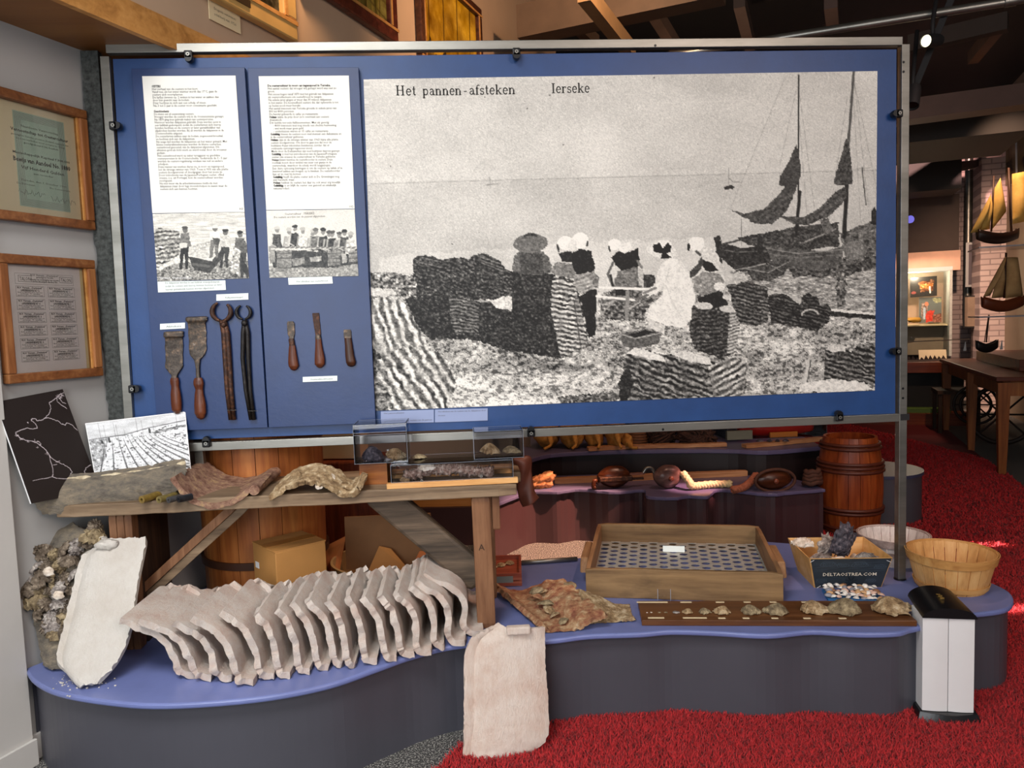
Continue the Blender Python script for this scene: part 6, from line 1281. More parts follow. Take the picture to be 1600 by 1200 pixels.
def perforated():
    mb = MB(); nx, ny = 16, 10; px_, py_ = (CW-2*bw)/nx, (CD-2*bw-.006)/(ny+.5); z = .030; r_ = .0175; n = 16
    for i in range(nx):
        off = .5*py_ if i % 2 else 0; xc = bw+px_*(i+.5)
        for j in range(ny):
            yc = bw+.003+py_*(j+.5)+off; k = len(mb.v); vs = []
            for q in range(n):
                a = 2*math.pi*q/n; vs.append((xc+r_*math.cos(a), yc+r_*math.sin(a), z))
            for q in range(n):
                a = 2*math.pi*q/n; c, s2 = math.cos(a), math.sin(a); m_ = max(abs(c), abs(s2)); vs.append((xc+px_/2*c/m_, yc+py_/2*s2/m_, z))
            mb.add(vs, [(q, (q+1) % n, n+(q+1) % n, n+q) for q in range(n)])
        y_ = bw+.003+(py_*ny if not off else 0); mb.add([(xc-px_/2, y_, z), (xc+px_/2, y_, z), (xc+px_/2, y_+py_/2, z), (xc-px_/2, y_+py_/2, z)], [(0, 1, 2, 3)])
    o = mb.build('perforated_plate', MT['galv'], CT); s = o.modifiers.new('thick', 'SOLIDIFY'); s.thickness = .002
perforated()
t = thing('name_label', 'blank-looking pale label standing inside the sieve crate', 'label', (.88, 3.14, ZP+.033), CA); MB().box((0, 0, .014), (.092, .002, .026), Matrix.Rotation(R(-20), 4, 'X')).build('card', MT['card'], t)
# shell board
A0, A1 = Vector(oz(1003, 978, ZP)), Vector(oz(1433, 979, ZP)); sa = math.atan2(A1.y-A0.y, A1.x-A0.x); SL = (A1-A0).length
SB = thing('shell_board', 'dark varnished board with growth series of oyster shells, in front of the crate', 'board', A0, sa)
MB().box((SL/2, .09, .010), (SL, .18, .020)).build('board_plank', MT['shellboard'], SB, bev=.002)
for x_, w_, y_ in ((.05, .055, .02), (.18, .08, .02), (.27, .024, .018), (.35, .022, .018), (.445, .022, .018), (.55, .024, .018), (.665, .024, .018), (.05, .11, .165), (.17, .04, .165), (.29, .03, .165), (.385, .024, .165), (.475, .024, .165), (.585, .024, .165), (.70, .024, .165)):
    MB().box((x_, y_, .0206), (w_, .009, .0012)).build('label_strip', MT['cream'], SB)
spx = [(1011, 3, .5), (1018, 4, .5), (1030, 5.5, .5), (1041, 6.5, .5), (1055, 12, .55), (1076, 18, .55), (1099, 21, .55), (1131, 29, .6), (1170, 34, .6), (1216, 40, .6), (1267, 46, .62), (1324, 56, .62), (1387, 62, .64)]
lb = ['tiniest shell at the left end of the dark board', 'second smallest shell near the left end of the dark board', 'third smallest shell near the left end of the dark board', 'fourth smallest shell, just left of a thin grey one on the board', 'thin flat grey shell, fifth from the left on the dark board', 'small yellowish shell, sixth from the left on the dark board', 'small grey-brown shell, seventh from the left on the dark board', 'pale knobbly shell, sixth from the right on the dark board', 'flat grey-brown shell, fifth from the right on the dark board', 'layered brown shell, fourth from the right on the dark board', 'domed coarse shell, third from the right on the dark board', 'long ridged oyster shell, second largest on the dark board', 'largest layered oyster shell at the right end of the dark board']
ca, sA = math.cos(sa), math.sin(sa)
for k, (px_, wpx, asp) in enumerate(spx):
    p = Vector(oz(px_, 957-(2 if k > 9 else 0), ZP+.021)); L_ = wpx/1180*2.62*1.0
    o = oyster(lb[k], (p.x, p.y+.0, ZP+.0205), L_, L_*(.72 if k > 3 else .8), L_*(.30 if k > 4 else .2)*(1 if k != 4 else .3), 200+k, (MT['oyc'], MT['oyc'], MT['oyb'], MT['oyb'], MT['oyg'], MT['crust'], MT['oyb'], MT['crust'], MT['oyb'], MT['oyb'], MT['crust'], MT['oyb'], MT['crust'])[k], (0, 0, sa+math.pi*(k % 2)), 'growth series of oyster shells', .26)
# clear acrylic stand in front of the crate
ax_ = Vector(oz(1038, 944, ZP)); t = thing('acrylic_stand', 'small empty clear stand between the crate and the shell board', 'stand', ax_, sa)
mb = MB(); mb.box((0, 0, .028), (.046, .002, .056)).build('clear_plate', MT['acryl'], t); mb = MB()
for x_ in (-.023, .023): mb.box((x_, 0, .028), (.0014, .003, .056))
mb.box((0, -.012, .001), (.046, .026, .002)); mb.build('polished_edge', MT['acedge'], t)
# printed box with oysters
D0, D1 = Vector(oz(1273, 918, ZP)), Vector(oz(1376, 917, ZP)); da = math.atan2(D1.y-D0.y, D1.x-D0.x); DW = (D1-D0).length
DB = thing('oyster_box', 'flared wooden tray box with dark printed front reading DELTAOSTREA.COM', 'box', D0, da)
fl, hh, dd = .036, .125, .20; pth = .003
def pan_(a, b, c, d, name, mat, th=pth):
    a, b, c, d = map(Vector, (a, b, c, d)); n = (b-a).cross(d-a).normalized()*th; return MB().prism([a, b, c, d], [a+n, b+n, c+n, d+n]).build(name, mat, DB)
pine = wood('thin_plywood', [(.2, '#b98549'), (.5, '#d9a765'), (.8, '#e9c088')], 'x', .4, .5, .05)
pan_((0, 0, 0), (DW, 0, 0), (DW+fl*.7, -fl, hh), (-fl*.8, -fl, hh), 'front_panel', pine)
pan_((DW, dd, 0), (0, dd, 0), (-fl*.8, dd+fl, hh), (DW+fl*.7, dd+fl, hh), 'back_panel', pine)
pan_((0, dd, 0), (0, 0, 0), (-fl*.8, -fl, hh), (-fl*.8, dd+fl, hh), 'side_panel', pine)
pan_((DW, 0, 0), (DW, dd, 0), (DW+fl*.7, dd+fl, hh), (DW+fl*.7, -fl, hh), 'side_panel', pine)
pan_((0, 0, .012), (DW, 0, .012), (DW, dd, .012), (0, dd, .012), 'bottom_panel', pine)
def fp(u, v, o=.0012):
    o += pth   # point on the front panel
    a = Vector((0, 0, 0)).lerp(Vector((DW, 0, 0)), u); b = Vector((-fl*.8, -fl, hh)).lerp(Vector((DW+fl*.7, -fl, hh)), u); n = Vector((0, -hh, -fl)).normalized(); return a.lerp(b, v)+n*o
pr = MB().prism([fp(.005, .02, .0003), fp(.995, .02, .0003), fp(.995, .99, .0003), fp(.005, .99, .0003)], [fp(.005, .02, .0009), fp(.995, .02, .0009), fp(.995, .99, .0009), fp(.005, .99, .0009)]).build('printed_front', plain('dark_slate_print', '#2a3138', .5, var=.15, vs=30), DB)
mb = MB(); rr = random.Random(3)
for k in range(5): ribbon(mb, [(u, .06+.88*0+.02*math.sin(u*30+k)) for u in (.03, .97)], .006, lambda a, b: fp(a, b+.0, .0012)) if False else None
for cx_, cy_, n_ in ((.22, .82, 4), (.62, .80, 4), (.88, .72, 3), (.10, .25, 3), (.80, .24, 3), (.40, .78, 3)):
    for q in range(n_):
        ribbon(mb, [(cx_+(.02+.026*q)*math.cos(a)*(1+.2*math.sin(3*a+q)), cy_+(.02+.030*q)*math.sin(a)*(1+.15*math.cos(2*a))) for a in np.linspace(0, 2*math.pi, 26)], .0045, lambda a, b: fp(min(max(a, .01), .99), min(max(b, .03), .97), .0012))
for k in range(7): y_ = .05+k*.05; ribbon(mb, [(x, y_+.012*math.sin(x*25+k)) for x in np.linspace(.12, .45, 16)], .004, lambda a, b: fp(a, b, .0012))
for k in range(5): y_ = .58+k*.07; ribbon(mb, [(x, y_+.014*math.sin(x*22+k*2)) for x in np.linspace(.03, .97, 36)], .004, lambda a, b: fp(a, b, .0012))
mb.build('line_pattern', plain('grey_blue_print', '#4f5f6c', .5), DB)
mb = MB()
for a in range(8): c, s_ = math.cos(a*math.pi/4+.39), math.sin(a*math.pi/4+.39); ribbon(mb, [(.53+.02*c, .22+.04*s_), (.53+.10*c, .22+.17*s_)], .012, lambda a_, b_: fp(a_, b_, .0016))
mb.build('star_emblem', plain('black_print', '#12161b', .5), DB)
mb = MB(); o_, e_ = fp(.13, .42, .0018), fp(.87, .42, .0018); text(mb, 'DELTAOSTREA.COM', o_, e_-o_, fp(.5, .6, .0018)-fp(.5, .4, .0018), .0195, (e_-o_).length, .004); mb.build('box_lettering', plain('cream_print', '#e8dcc8', .5), DB)
for u_, v_, q_ in ((.02, .93, .5), (.97, .90, -.4), (.06, .05, .6), (.22, .03, 1.5), (.80, .03, 1.5)): c = fp(u_, v_, .002); MB().tube([c-Vector((.008*math.cos(q_), 0, .008*math.sin(q_))), c+Vector((.008*math.cos(q_), 0, .008*math.sin(q_)))], .0009, 6).build('staple', MT['white'], DB)
DM = Matrix.Translation(D0) @ Matrix.Rotation(da, 4, 'Z')
for k, (x, y, z, L_, W_, H_, rot, m_, lab) in enumerate((
    (.035, .03, .085, .085, .06, .026, (.5, .1, .3), 'oyg', 'grey and cream oyster at the front left corner of the printed box'),
    (.115, .045, .075, .075, .055, .02, (.4, 0, 2.6), 'oyc', 'pale oyster at the middle of the front of the printed box'),
    (.195, .035, .085, .095, .06, .030, (.5, 0, -.3), 'oyg', 'layered grey oyster at the front right of the printed box'),
    (.13, .10, .135, .12, .07, .030, (1.35, -1.15, .2), 'oyd', 'tall dark pointed oyster standing upright in the printed box'),
    (.075, .12, .115, .09, .055, .024, (1.0, -.7, .6), 'oyg', 'striped grey oyster left of the dark upright one in the box'),
    (-.005, .16, .118, .09, .045, .02, (.3, 0, .2), 'oyc', 'pale pinkish shell at the back left rim of the printed box'))):
    o = oyster(lab, DM@Vector((x, y, z)), L_*1.22, W_*1.25, H_*1.1, 300+k, MT[m_], rot, 'oysters in the printed box', .3)
# fill of shells below so they rest on something
for k, (x, y) in enumerate(((.05, .06), (.12, .06), (.19, .07), (.06, .14), (.14, .14), (.20, .14))): oyster('oyster shell deep inside the printed box, partly hidden under others', DM@Vector((x, y, .018+.02*(k % 2))), .085, .06, .045, 320+k, MT['oyc' if k % 2 else 'oyg'], (.1, 0, k), 'oyster shells at the bottom of the printed box', .2)
# tray of small sea shells
T0, T1 = Vector(oz(1294, 941, ZP)), Vector(oz(1376, 944, ZP)); ta = math.atan2(T1.y-T0.y, T1.x-T0.x); TW = .19
TR = thing('shell_tray', 'small blue-edged card covered with tiny seashells, in front of the printed box', 'tray', T0, ta)
MB().box((TW/2, .055, .005), (TW, .11, .010)).build('tray_base', plain('sea_blue_card', '#2f6ca5', .5, var=.3, vs=30), TR)
TM = Matrix.Translation(T0) @ Matrix.Rotation(ta, 4, 'Z'); rnd = random.Random(21)
cols_ = [plain('shell_white', '#efe8df', .35, var=.1, vs=80), plain('shell_tan', '#c99f74', .4, var=.25, vs=80), plain('shell_pink', '#d9b3a0', .4, var=.2, vs=80), plain('shell_grey', '#8b8a92', .4, var=.3, vs=80), plain('shell_brown', '#8a6248', .4, var=.3, vs=80)]
def cockle(seed):
    mb = MB(); vs = []; nr, na = 5, 16
    for i in range(1, nr+1):
        for j in range(na): a = 2*math.pi*j/na; r_ = i/nr; vs.append((math.cos(a)*r_*.5, math.sin(a)*r_*.36*(1+.2*math.cos(a)), .26*(1-r_**2)+.012*math.cos(j*math.pi)*r_))
    vs.append((0, 0, .27)); fs = [(i*na+j, (i+1)*na+j, (i+1)*na+(j+1) % na, i*na+(j+1) % na) for i in range(nr-1) for j in range(na)]+[(nr*na, j, (j+1) % na) for j in range(na)]+[tuple(range((nr-1)*na, nr*na))[::-1]]
    return mb.add(vs, fs)
protos = []
for c in cols_: o = cockle(0).build('seashell', c, smooth=True); protos.append(o)
cnt = 0
for k in range(66):
    gx, gy = (k % 11+.5)/11, (k//11+.5)/6; x = gx*TW+rnd.uniform(-.006, .006); y = .012+gy*.095+rnd.uniform(-.006, .006); s_ = rnd.uniform(.022, .034)
    ci = rnd.choice([0, 0, 0, 1, 1, 2, 2, 3, 4]); p = protos[ci]; o = p if not p.get('label') else p.copy()
    if o is not p: COL.objects.link(o)
    o.location = TM@Vector((x, y, .0105+.018*gy*0+rnd.uniform(0, .010)+.014*gy*(gy > .1))); o.scale = (s_,)*3; o.rotation_euler = (rnd.uniform(-.4, .5), rnd.uniform(-.4, .4), rnd.uniform(0, 6.28))
    nmC = ('white', 'tan', 'pinkish', 'grey', 'brown')[ci]; tag(o, 'tiny %s seashell in the heap on the blue-edged card' % nmC, 'seashell', '%s seashells on the card' % nmC)
# splint baskets
def basket(lab, c, r0, r1, h, slat, rim, n=22, bands=()):
    t = thing('splint_basket', lab, 'basket', c)
    for k in range(n):
        a0 = 2*math.pi*k/n; a1 = a0+2*math.pi/n*.94; mb = MB()
        def fn(u, v, a0=a0, a1=a1): a = a0+(a1-a0)*u; r_ = r0+(r1-r0)*v**.9; return Vector((r_*math.cos(a), r_*math.sin(a), h*v))
        mb.grid(fn, 3, 8, .0022).build('slat', slat, t, smooth=True, angle=60)
    rr = lambda z: r0+(r1-r0)*(z/h)**.9
    for nm_, z0, z1, o_ in [('rim_band', h-.032, h, .003)]+[('band', b, b+.018, .002) for b in bands]:
        MB().lathe([(rr(z0)+o_+.0035, z0), (rr(z1)+o_+.0035, z1), (rr(z1)+o_, z1), (rr(z0)+o_, z0), (rr(z0)+o_+.0035, z0)], 48).build(nm_, rim, t, smooth=True, angle=40)
    MB().lathe([(rr(h)-.006, h-.03), (rr(h)-.003, h), (rr(h)-.0005, h), (rr(h)-.003, h-.03), (rr(h)-.006, h-.03)], 48).build('rim_band', rim, t, smooth=True, angle=40)
    MB().lathe([(0, .004), (r0-.002, .004), (r0-.002, .008), (0, .008)], 32).build('bottom', slat, t); return t
basket('pale tan splint basket at the right end of the platform', (1.80, 2.655, ZP), .115, .150, .138, MT['basket'], MT['basketr'], 22, (.01,))
basket('white-washed splint basket standing behind the metal post', (1.765, 2.975, ZP), .105, .135, .115, MT['basketw'], wood('greyed_rim', [(.2, '#7c6660'), (.5, '#a8928a'), (.8, '#c9b8b0')], 'x'), 22, (.045,))
# white and black litter bin
LB = thing('litter_bin', 'slim white upright bin with curved black lid, standing on the red rug', 'bin', (1.555, 2.335, 0), R(-14))
def arcbox(name, x0, x1, yf, yb, z0, z1, bow, mat, zb=0, flare=0):
    """box with a bowed front"""
    mb = MB(); n = 16; bot = []; top = []
    for i in range(n+1): f = i/n; bot.append((x0-flare+(x1-x0+2*flare)*f, yf-bow*math.sin(math.pi*f)-flare, z0)); top.append((x0+(x1-x0)*f, yf-bow*math.sin(math.pi*f), z1))
    bot += [(x1+flare, yb, z0), (x0-flare, yb, z0)]; top += [(x1, yb, z1), (x0, yb, z1)]
    return mb.prism(bot, top).build(name, mat, LB, bev=.001)
arcbox('front_panel', -.078, -.001, -.055, .05, .035, .352, .003, MT['white']); arcbox('front_panel', .001, .078, -.055, .05, .035, .352, .003, MT['white'])
arcbox('base', -.086, .088, -.06, .075, 0, .034, .018, MT['black'], flare=.012)
MB().prism([(x, y, z) for x, z in arc(0, .352, .082, .034, 180, 0, 16) for y in (-.066,)], [(x, .10, z+.012) for x, z in arc(0, .352, .075, .040, 180, 0, 16)]).build('lid', MT['black'], LB, smooth=True, angle=40)
MB().box((0, .074, .19), (.11, .05, .31)).build('back_body', MT['white'], LB, bev=.01)
mb = MB()
for k in range(5): mb.box((-.004+.003*(k % 2), .0+.009*k-.01, (.3975+.0005*k)), (.012, .004, .001))
mb.build('gold_mark', plain('gold_print', '#c9a75a', .3, metal=.7), LB)
# ================================================================== behind the panel and under the bench
# pine tub
tc = (float(oy(413, 800, 3.04)[0]), 3.045, ZP)
t = thing('pine_tub', 'tall orange pine stave tub with dark hoop, standing behind the bench', 'tub', tc)
n = 18; r_ = .232; hT = .90
for k in range(n):
    a0, a1 = 2*math.pi*k/n, 2*math.pi*(k+.97)/n
    if math.sin((a0+a1)/2) > .75: continue
    MB().grid(lambda u, v: Vector(((r_+.012*v)*math.cos(a0+(a1-a0)*u), (r_+.012*v)*math.sin(a0+(a1-a0)*u), hT*v)), 4, 2, .012).build('stave', MT['pine'], t, smooth=True, angle=40)
MB().lathe([(r_-.02, .02), (r_-.02, hT-.02), (0, hT-.02)], 40).build('tub_lining', MT['cardbd'], t, smooth=True, angle=40)
for z in (.16, .62): MB().lathe([(r_+.003, z), (r_+.012, z), (r_+.014, z+.028), (r_+.004, z+.028)], 48).build('hoop', plain('dark_hoop', '#3f2415', .5), t, smooth=True, angle=40)
# cardboard box with flaps
def cbox(lab, c, w_, d_, h_, rz, m_='cardb', lid=True):
    t = thing('cardboard_box', lab, 'box', c, rz)
    MB().box((0, 0, h_/2), (w_, d_, h_)).build('box_body', MT[m_], t, bev=.003)
    if lid:
        MB().box((0, -d_/4-.001, h_+.002), (w_+.004, d_/2-.004, .004)).build('lid_flap', MT[m_], t); MB().box((0, d_/4+.001, h_+.002), (w_+.004, d_/2-.004, .004)).build('lid_flap', MT[m_], t)
        MB().box((0, 0, h_+.0045), (w_+.006, .05, .0012)).build('tape', plain('brown_tape', '#8f6230', .3), t)
    return t
bx = float(oy(452, 860, 2.72)[0])
t = cbox('closed cardboard box with brown tape and a small sticker, under the bench', (bx, 2.72, ZP), .19, .19, .285, R(38))
MB().box((-.096, .06, .21), (.001, .03, .022)).build('sticker', MT['white'], t); MB().box((-.0, -.096, .15), (.19, .002, .002)).build('seam', MT['cardbd'], t)
# round bushel with flattened cardboard inside
bc = (float(oy(603, 880, 3.02)[0]), 3.03, ZP); t = thing('round_sieve', 'round pale bentwood sieve holding cardboard pieces, behind the row of tiles', 'sieve', bc)
MB().lathe([(.205, 0), (.215, 0), (.22, .115), (.21, .115), (.205, 0)], 56).build('bent_rim', plain('bentwood', '#b59a6a', .5, var=.08), t, smooth=True, angle=40)
MB().lathe([(0, .004), (.206, .004), (.206, .008), (0, .008)], 40).build('bottom', MT['cardbd'], t)
def sheetq(name, lab, pts, y0, y1, mat, cat='cardboard sheet', grp=None):
    """upright card: bottom points nearer (y0), top points at y1"""
    P = [Vector(oy(px, py, y)) for (px, py), y in zip(pts, (y0, y0, y1, y1))]; P = [Vector((p.x, p.y, max(p.z, ZP+.009))) for p in P]
    o = MB().prism(P, [p+Vector((.002, .004, .001)) for p in P]).build(name, mat); tag(recenter(o), lab, cat, grp); return o
sheetq('cardboard_sheet', 'tall flat brown cardboard sheet standing in the round sieve', [(541, 890), (690, 890), (672, 802), (538, 808)], 3.05, 3.10, MT['cardbd'])
sheetq('cardboard_sheet', 'dark narrow cardboard strip standing behind the tall sheet in the sieve', [(618, 895), (640, 895), (632, 826), (608, 826)], 3.12, 3.13, plain('dark_card', '#4b2f1c', .7))
sheetq('cardboard_sheet', 'folded tan cardboard piece lying in the round sieve', [(575, 893), (640, 893), (610, 858), (592, 854)], 2.98, 3.03, MT['cardb'])
sheetq('cardboard_sheet', 'orange-brown cardboard flap at the right in the round sieve', [(640, 893), (690, 893), (668, 862), (655, 862)], 3.0, 3.06, plain('orange_card', '#a4602e', .7))
sheetq('cardboard_sheet', 'slanted reddish wooden sheet between the cardboard box and the round sieve', [(505, 905), (528, 905), (540, 838), (504, 856)], 3.02, 3.12, plain('reddish_card', '#b0713f', .7))
# dark wooden cabinet behind
q = Vector(oy(560, 850, 3.75)); tag(recenter(MB().box((q.x, 3.75, .36), (.42, .25, .72)).build('wooden_chest', wood('dark_red_chest', [(.2, '#3a160a'), (.5, '#6a2d12'), (.8, '#8c451e')], 'z'), bev=.01)), 'dark red-brown wooden chest standing behind the round sieve', 'chest')
q = Vector(oy(560, 735, 3.3)); 
# peach cartons seen above the bench, behind
q = Vector(oy(535, 725, 3.75)); cbox('pale carton standing on the dark chest behind the arched tile', (q.x, 3.76, .725), .22, .16, .20, R(-10), 'cream', False)
# shallow box of shells behind the bench leg
h1 = h0+.001; qa = Vector(oy(735, 814, 4.60)); qb = Vector(oy(640, 800, 4.7))
TRB = thing('shell_tray', 'dark tray filled with orange shells on the plinth behind the bench leg', 'tray', (float(oy(692, 800, 4.75)[0]), 4.78, h1), R(-8))
for c, d in (((0, -.15, .03), (.40, .012, .06)), ((0, .15, .03), (.40, .012, .06)), ((-.2, 0, .03), (.012, .30, .06)), ((.2, 0, .03), (.012, .30, .06)), ((0, 0, .006), (.4, .3, .012))): MB().box(c, d).build('tray_side' if c[2] > .01 else 'tray_bottom', MT['edge'] if c[2] > .01 else MT['blackm'], TRB)
rnd = random.Random(4); om = multi('orange_shell', [(.3, '#8a5a34'), (.5, '#c08a56'), (.7, '#e2bc8c')], 40, .7)
M_ = Matrix.Translation(TRB.location) @ Matrix.Rotation(R(-8), 4, 'Z'); pro = oyster_mesh(.075, .055, .02, 400, .25).build('oyster_shell', om, smooth=True, angle=40)
for k in range(24):
    o = pro if k == 0 else pro.copy()
    if k: COL.objects.link(o)
    o.location = M_@Vector((-.155+.062*(k % 6)+rnd.uniform(-.01, .01), -.10+.066*(k//6), .014+.02*rnd.random())); o.rotation_euler = (rnd.uniform(-.5, .5), rnd.uniform(-.5, .5), rnd.uniform(0, 6.3))
    tag(o, 'orange-brown oyster shell in the dark tray behind the bench leg', 'shell', 'orange shells in the dark tray')
# small reddish crate right of the bench leg
q = Vector(oz(797, 918, ZP)); t = thing('small_crate', 'small reddish wooden crate with shells, right of the bench leg', 'crate', (q.x-.03, 3.02, ZP), R(-4))
rw = wood('reddish_crate_wood', [(.2, '#5a2417'), (.5, '#8e4330'), (.8, '#b06a50')], 'x')
for c, d in (((0, -.09, .04), (.17, .010, .03)), ((0, -.09, .012), (.17, .010, .018)), ((0, .09, .035), (.17, .010, .07)), ((-.08, 0, .035), (.01, .18, .07)), ((.08, 0, .035), (.01, .18, .07)), ((0, 0, .05), (.15, .17, .006))): MB().box(c, d).build('crate_slat', rw, t)
MB().box((-.005, -.0955, .030), (.11, .001, .026)).build('blank_label', plain('grey_label', '#6f7470', .6), t)
for k in range(3): oyster('%s tan shell lying in the small reddish crate' % ('left', 'middle', 'right')[k], (q.x-.07+.04*k, 3.0+.02*k, ZP+.054), .045, .035, .012, 410+k, MT['crust'], (0, 0, k), 'shells in the reddish crate')
# brown leather piece at the end of the bench
def leather():
    px = [(803, 716), (828, 714), (830, 738), (834, 766), (842, 778)]; pl = [(800, 716), (806, 740), (808, 760), (812, 780), (818, 792)]
    def fn(u, v):
        a = curve3([Vector((x, y, 0)) for x, y in pl], 6); b = curve3([Vector((x, y, 0)) for x, y in px], 6); k1 = int(round(v*(len(a)-1))); k2 = int(round(v*(len(b)-1)))
        q = a[k1].lerp(b[k2], u); p = Vector(oy(q.x, q.y, 2.86)); return p+Vector((0, -.02*math.sin(math.pi*u)+.006*math.sin(v*9+u*5), 0))
    o = MB().grid(fn, 12, 24, .004).build('leather_flap', plain('brown_leather', '#5f3224', .5, var=.15, vs=30), smooth=True); tag(recenter(o), 'folded brown leather piece hanging at the right end of the bench', 'leather')
leather()
# lower dark red board under the bench end
sl = Vector(oy(790, 782, 3.0))
# ------------------------------------------------------------------ middle platform: blocks, plank, rope
def mz(px, py): return Vector(oz(px, py, MZ))
a, b = mz(868, 758), mz(1176, 748)
tag(recenter(plank(a+Vector((0, .05, .018)), b+Vector((0, .10, .018)), .045, .035).build('wooden_spar', wood('pale_spar_wood', [(.2, '#8d5d38'), (.5, '#b8845a'), (.8, '#d9ab7e')], 'x', .5), smooth=False)), 'long pale wooden spar lying behind the pulley blocks on the middle platform', 'spar')  # pale orange-brown wood, shared by the strips on the rear platform
BG = 'wooden pulley blocks on the middle platform'
def block(lab, pc, w_, h_, mat, rz=0, strap=None, yd=0):
    p = mz(*pc)+Vector((0, yd, 0)); t = thing('pulley_block', lab, 'pulley block', p, rz, BG); W_, H_ = w_/1180*4.45, h_/1180*4.45
    MB().blob((0, 0, H_/2), (W_/2, H_*.36, H_/2), 3, .05, 1.5, 28, 18).build('shell_body', mat, t, smooth=True)
    MB().lathe([(0, 0), (.016, 0), (.014, .008), (0, .010)], 16, M=Matrix.Rotation(R(90), 4, 'X'), c=(0, -H_*.36, H_*.48)).build('pin', plain('worn_pin', '#7a3f28', .4), t, smooth=True)
    if strap:
        pts = [(W_*.54*math.cos(x), -.002, H_/2+H_*.54*math.sin(x)) for x in np.linspace(0, 2*math.pi, 30)[:-1]]
        MB().tube([(x, -.03, z) for x, _, z in pts], .009, 8, closed=True).build('rope_strop', strap, t, smooth=True)
    return t, p, W_, H_
dk = wood('dark_block_wood', [(.2, '#1e0d08'), (.5, '#43200f'), (.8, '#6a3a22')], 'x', .6, .3); mv = wood('grey_brown_block_wood', [(.2, '#33221f'), (.5, '#5f4640'), (.8, '#8a6d66')], 'x', .6, .3)
t, p, W_, H_ = block('dark brown pulley block with iron strap and hook, left of three', (960, 762), 54, 36, dk)
MB().box((0, -H_*.30, H_*.48), (W_*1.0, .05, .03)).build('iron_strap', MT['rust'], t, bev=.006)
MB().box((W_*.66, -.02, H_*.62), (W_*.42, .02, .012)).build('iron_strap', plain('pink_iron', '#8c5f50', .4, metal=.3), t); MB().box((W_*.66, -.02, H_*.40), (W_*.42, .02, .012)).build('iron_strap', MT['rust'], t)
MB().tube(curve3([Vector((W_*.85, -.02, H_*.62)), Vector((W_*.98, -.02, H_*.86)), Vector((W_*1.14, -.02, H_*.8)), Vector((W_*1.22, -.02, H_*.5))], 6), .010, 8).build('hook', MT['steel'], t, smooth=True)
MB().tube(curve3([Vector((-W_*.50, -.02, H_*.3)), Vector((-W_*.62, -.03, H_*.4)), Vector((-W_*.66, -.03, H_*.15)), Vector((-W_*.58, -.03, 0.012))], 6), .014, 8).build('becket', dk, t, smooth=True)
block('large rounded grey-brown pulley block, middle of three', (1044, 763), 47, 38, mv, .1)
block('dark pulley block bound with rope and copper-coloured face, right of three', (1208, 765), 58, 32, dk, 0, MT['roped'])
p = Vector(mz(1202, 765)); 
# twisted rope
def twisted(name, lab, pts, r_, mat, cat='rope', turns=14):
    C_ = curve3([Vector(q) for q in pts], 10); t = thing(name, lab, cat, pts[0])
    for s_ in range(3):
        o = []
        for i, c in enumerate(C_):
            d = (C_[min(i+1, len(C_)-1)]-C_[max(i-1, 0)]).normalized(); x = Vector((0, 0, 1)).cross(d).normalized(); y = d.cross(x); a = 2*math.pi*turns*i/len(C_)+s_*2.094
            o.append(c+(x*math.cos(a)+y*math.sin(a))*r_*.55)
        MB().tube(o, r_*.6, 6).build('strand', mat, t, smooth=True, world=True)
    return t
twisted('twisted_rope', 'pale twisted rope running right from the middle pulley block', [mz(1068, 763)+Vector((0, 0, .09)), mz(1076, 765)+Vector((0, -.02, .05)), mz(1082, 766)+Vector((0, 0, .026)), mz(1110, 763)+Vector((0, 0, .024)), mz(1142, 762)+Vector((0, 0, .024))], .022, MT['rope'], turns=9)
twisted('twisted_rope', 'reddish frayed rope end beside the right-hand pulley block', [mz(1182, 760)+Vector((0, 0, .07)), mz(1172, 764)+Vector((0, 0, .04)), mz(1160, 768)+Vector((0, 0, .022)), mz(1145, 770)+Vector((0, 0, .018))], .022, plain('reddish_rope', '#9a5a40', .8, var=.3, vs=60), turns=5)
def coil(lab, c, r_, mat, n_=4, rt=.016, name='rope_coil'):
    mb = MB(); pts = []
    for i in range(n_*20): a = i/20*2*math.pi; pts.append((c[0]+(r_-.004*i/20)*math.cos(a), c[1]+(r_-.004*i/20)*.8*math.sin(a), c[2]+rt+rt*1.3*i/20+.005*math.sin(i*1.3)))
    return tag(recenter(mb.tube(pts, rt, 7).build(name, mat, smooth=True)), lab, 'rope')
coil('dark brown rope coil at the right end of the middle platform, next to the barrel', mz(1272, 762)+Vector((0, .02, 0)), .05, MT['roped'])
# stone-like fish head at the left
p = mz(848, 762); o = MB().blob((p.x, p.y, MZ+.045), (.085, .05, .045), 9, .35, 1.8, 24, 16, M=Matrix.Rotation(-.35, 4, 'Y')).build('coral_stone', multi('orange_coral', [(.3, '#5a2c14'), (.45, '#c47f4c'), (.6, '#e6a878'), (.8, '#f1cba4')], 60, .9, bump=.9), smooth=True)
tag(recenter(o), 'rough orange stone lump at the left end of the middle platform', 'stone')
o = MB().blob((p.x-.20, p.y+.12, MZ+.06), (.07, .05, .06), 19, .3, 1.8, 18, 12).build('dark_boot', MT['blackm'], smooth=True); tag(recenter(o), 'dark leather shoe-like lump behind the orange stone', 'leather')
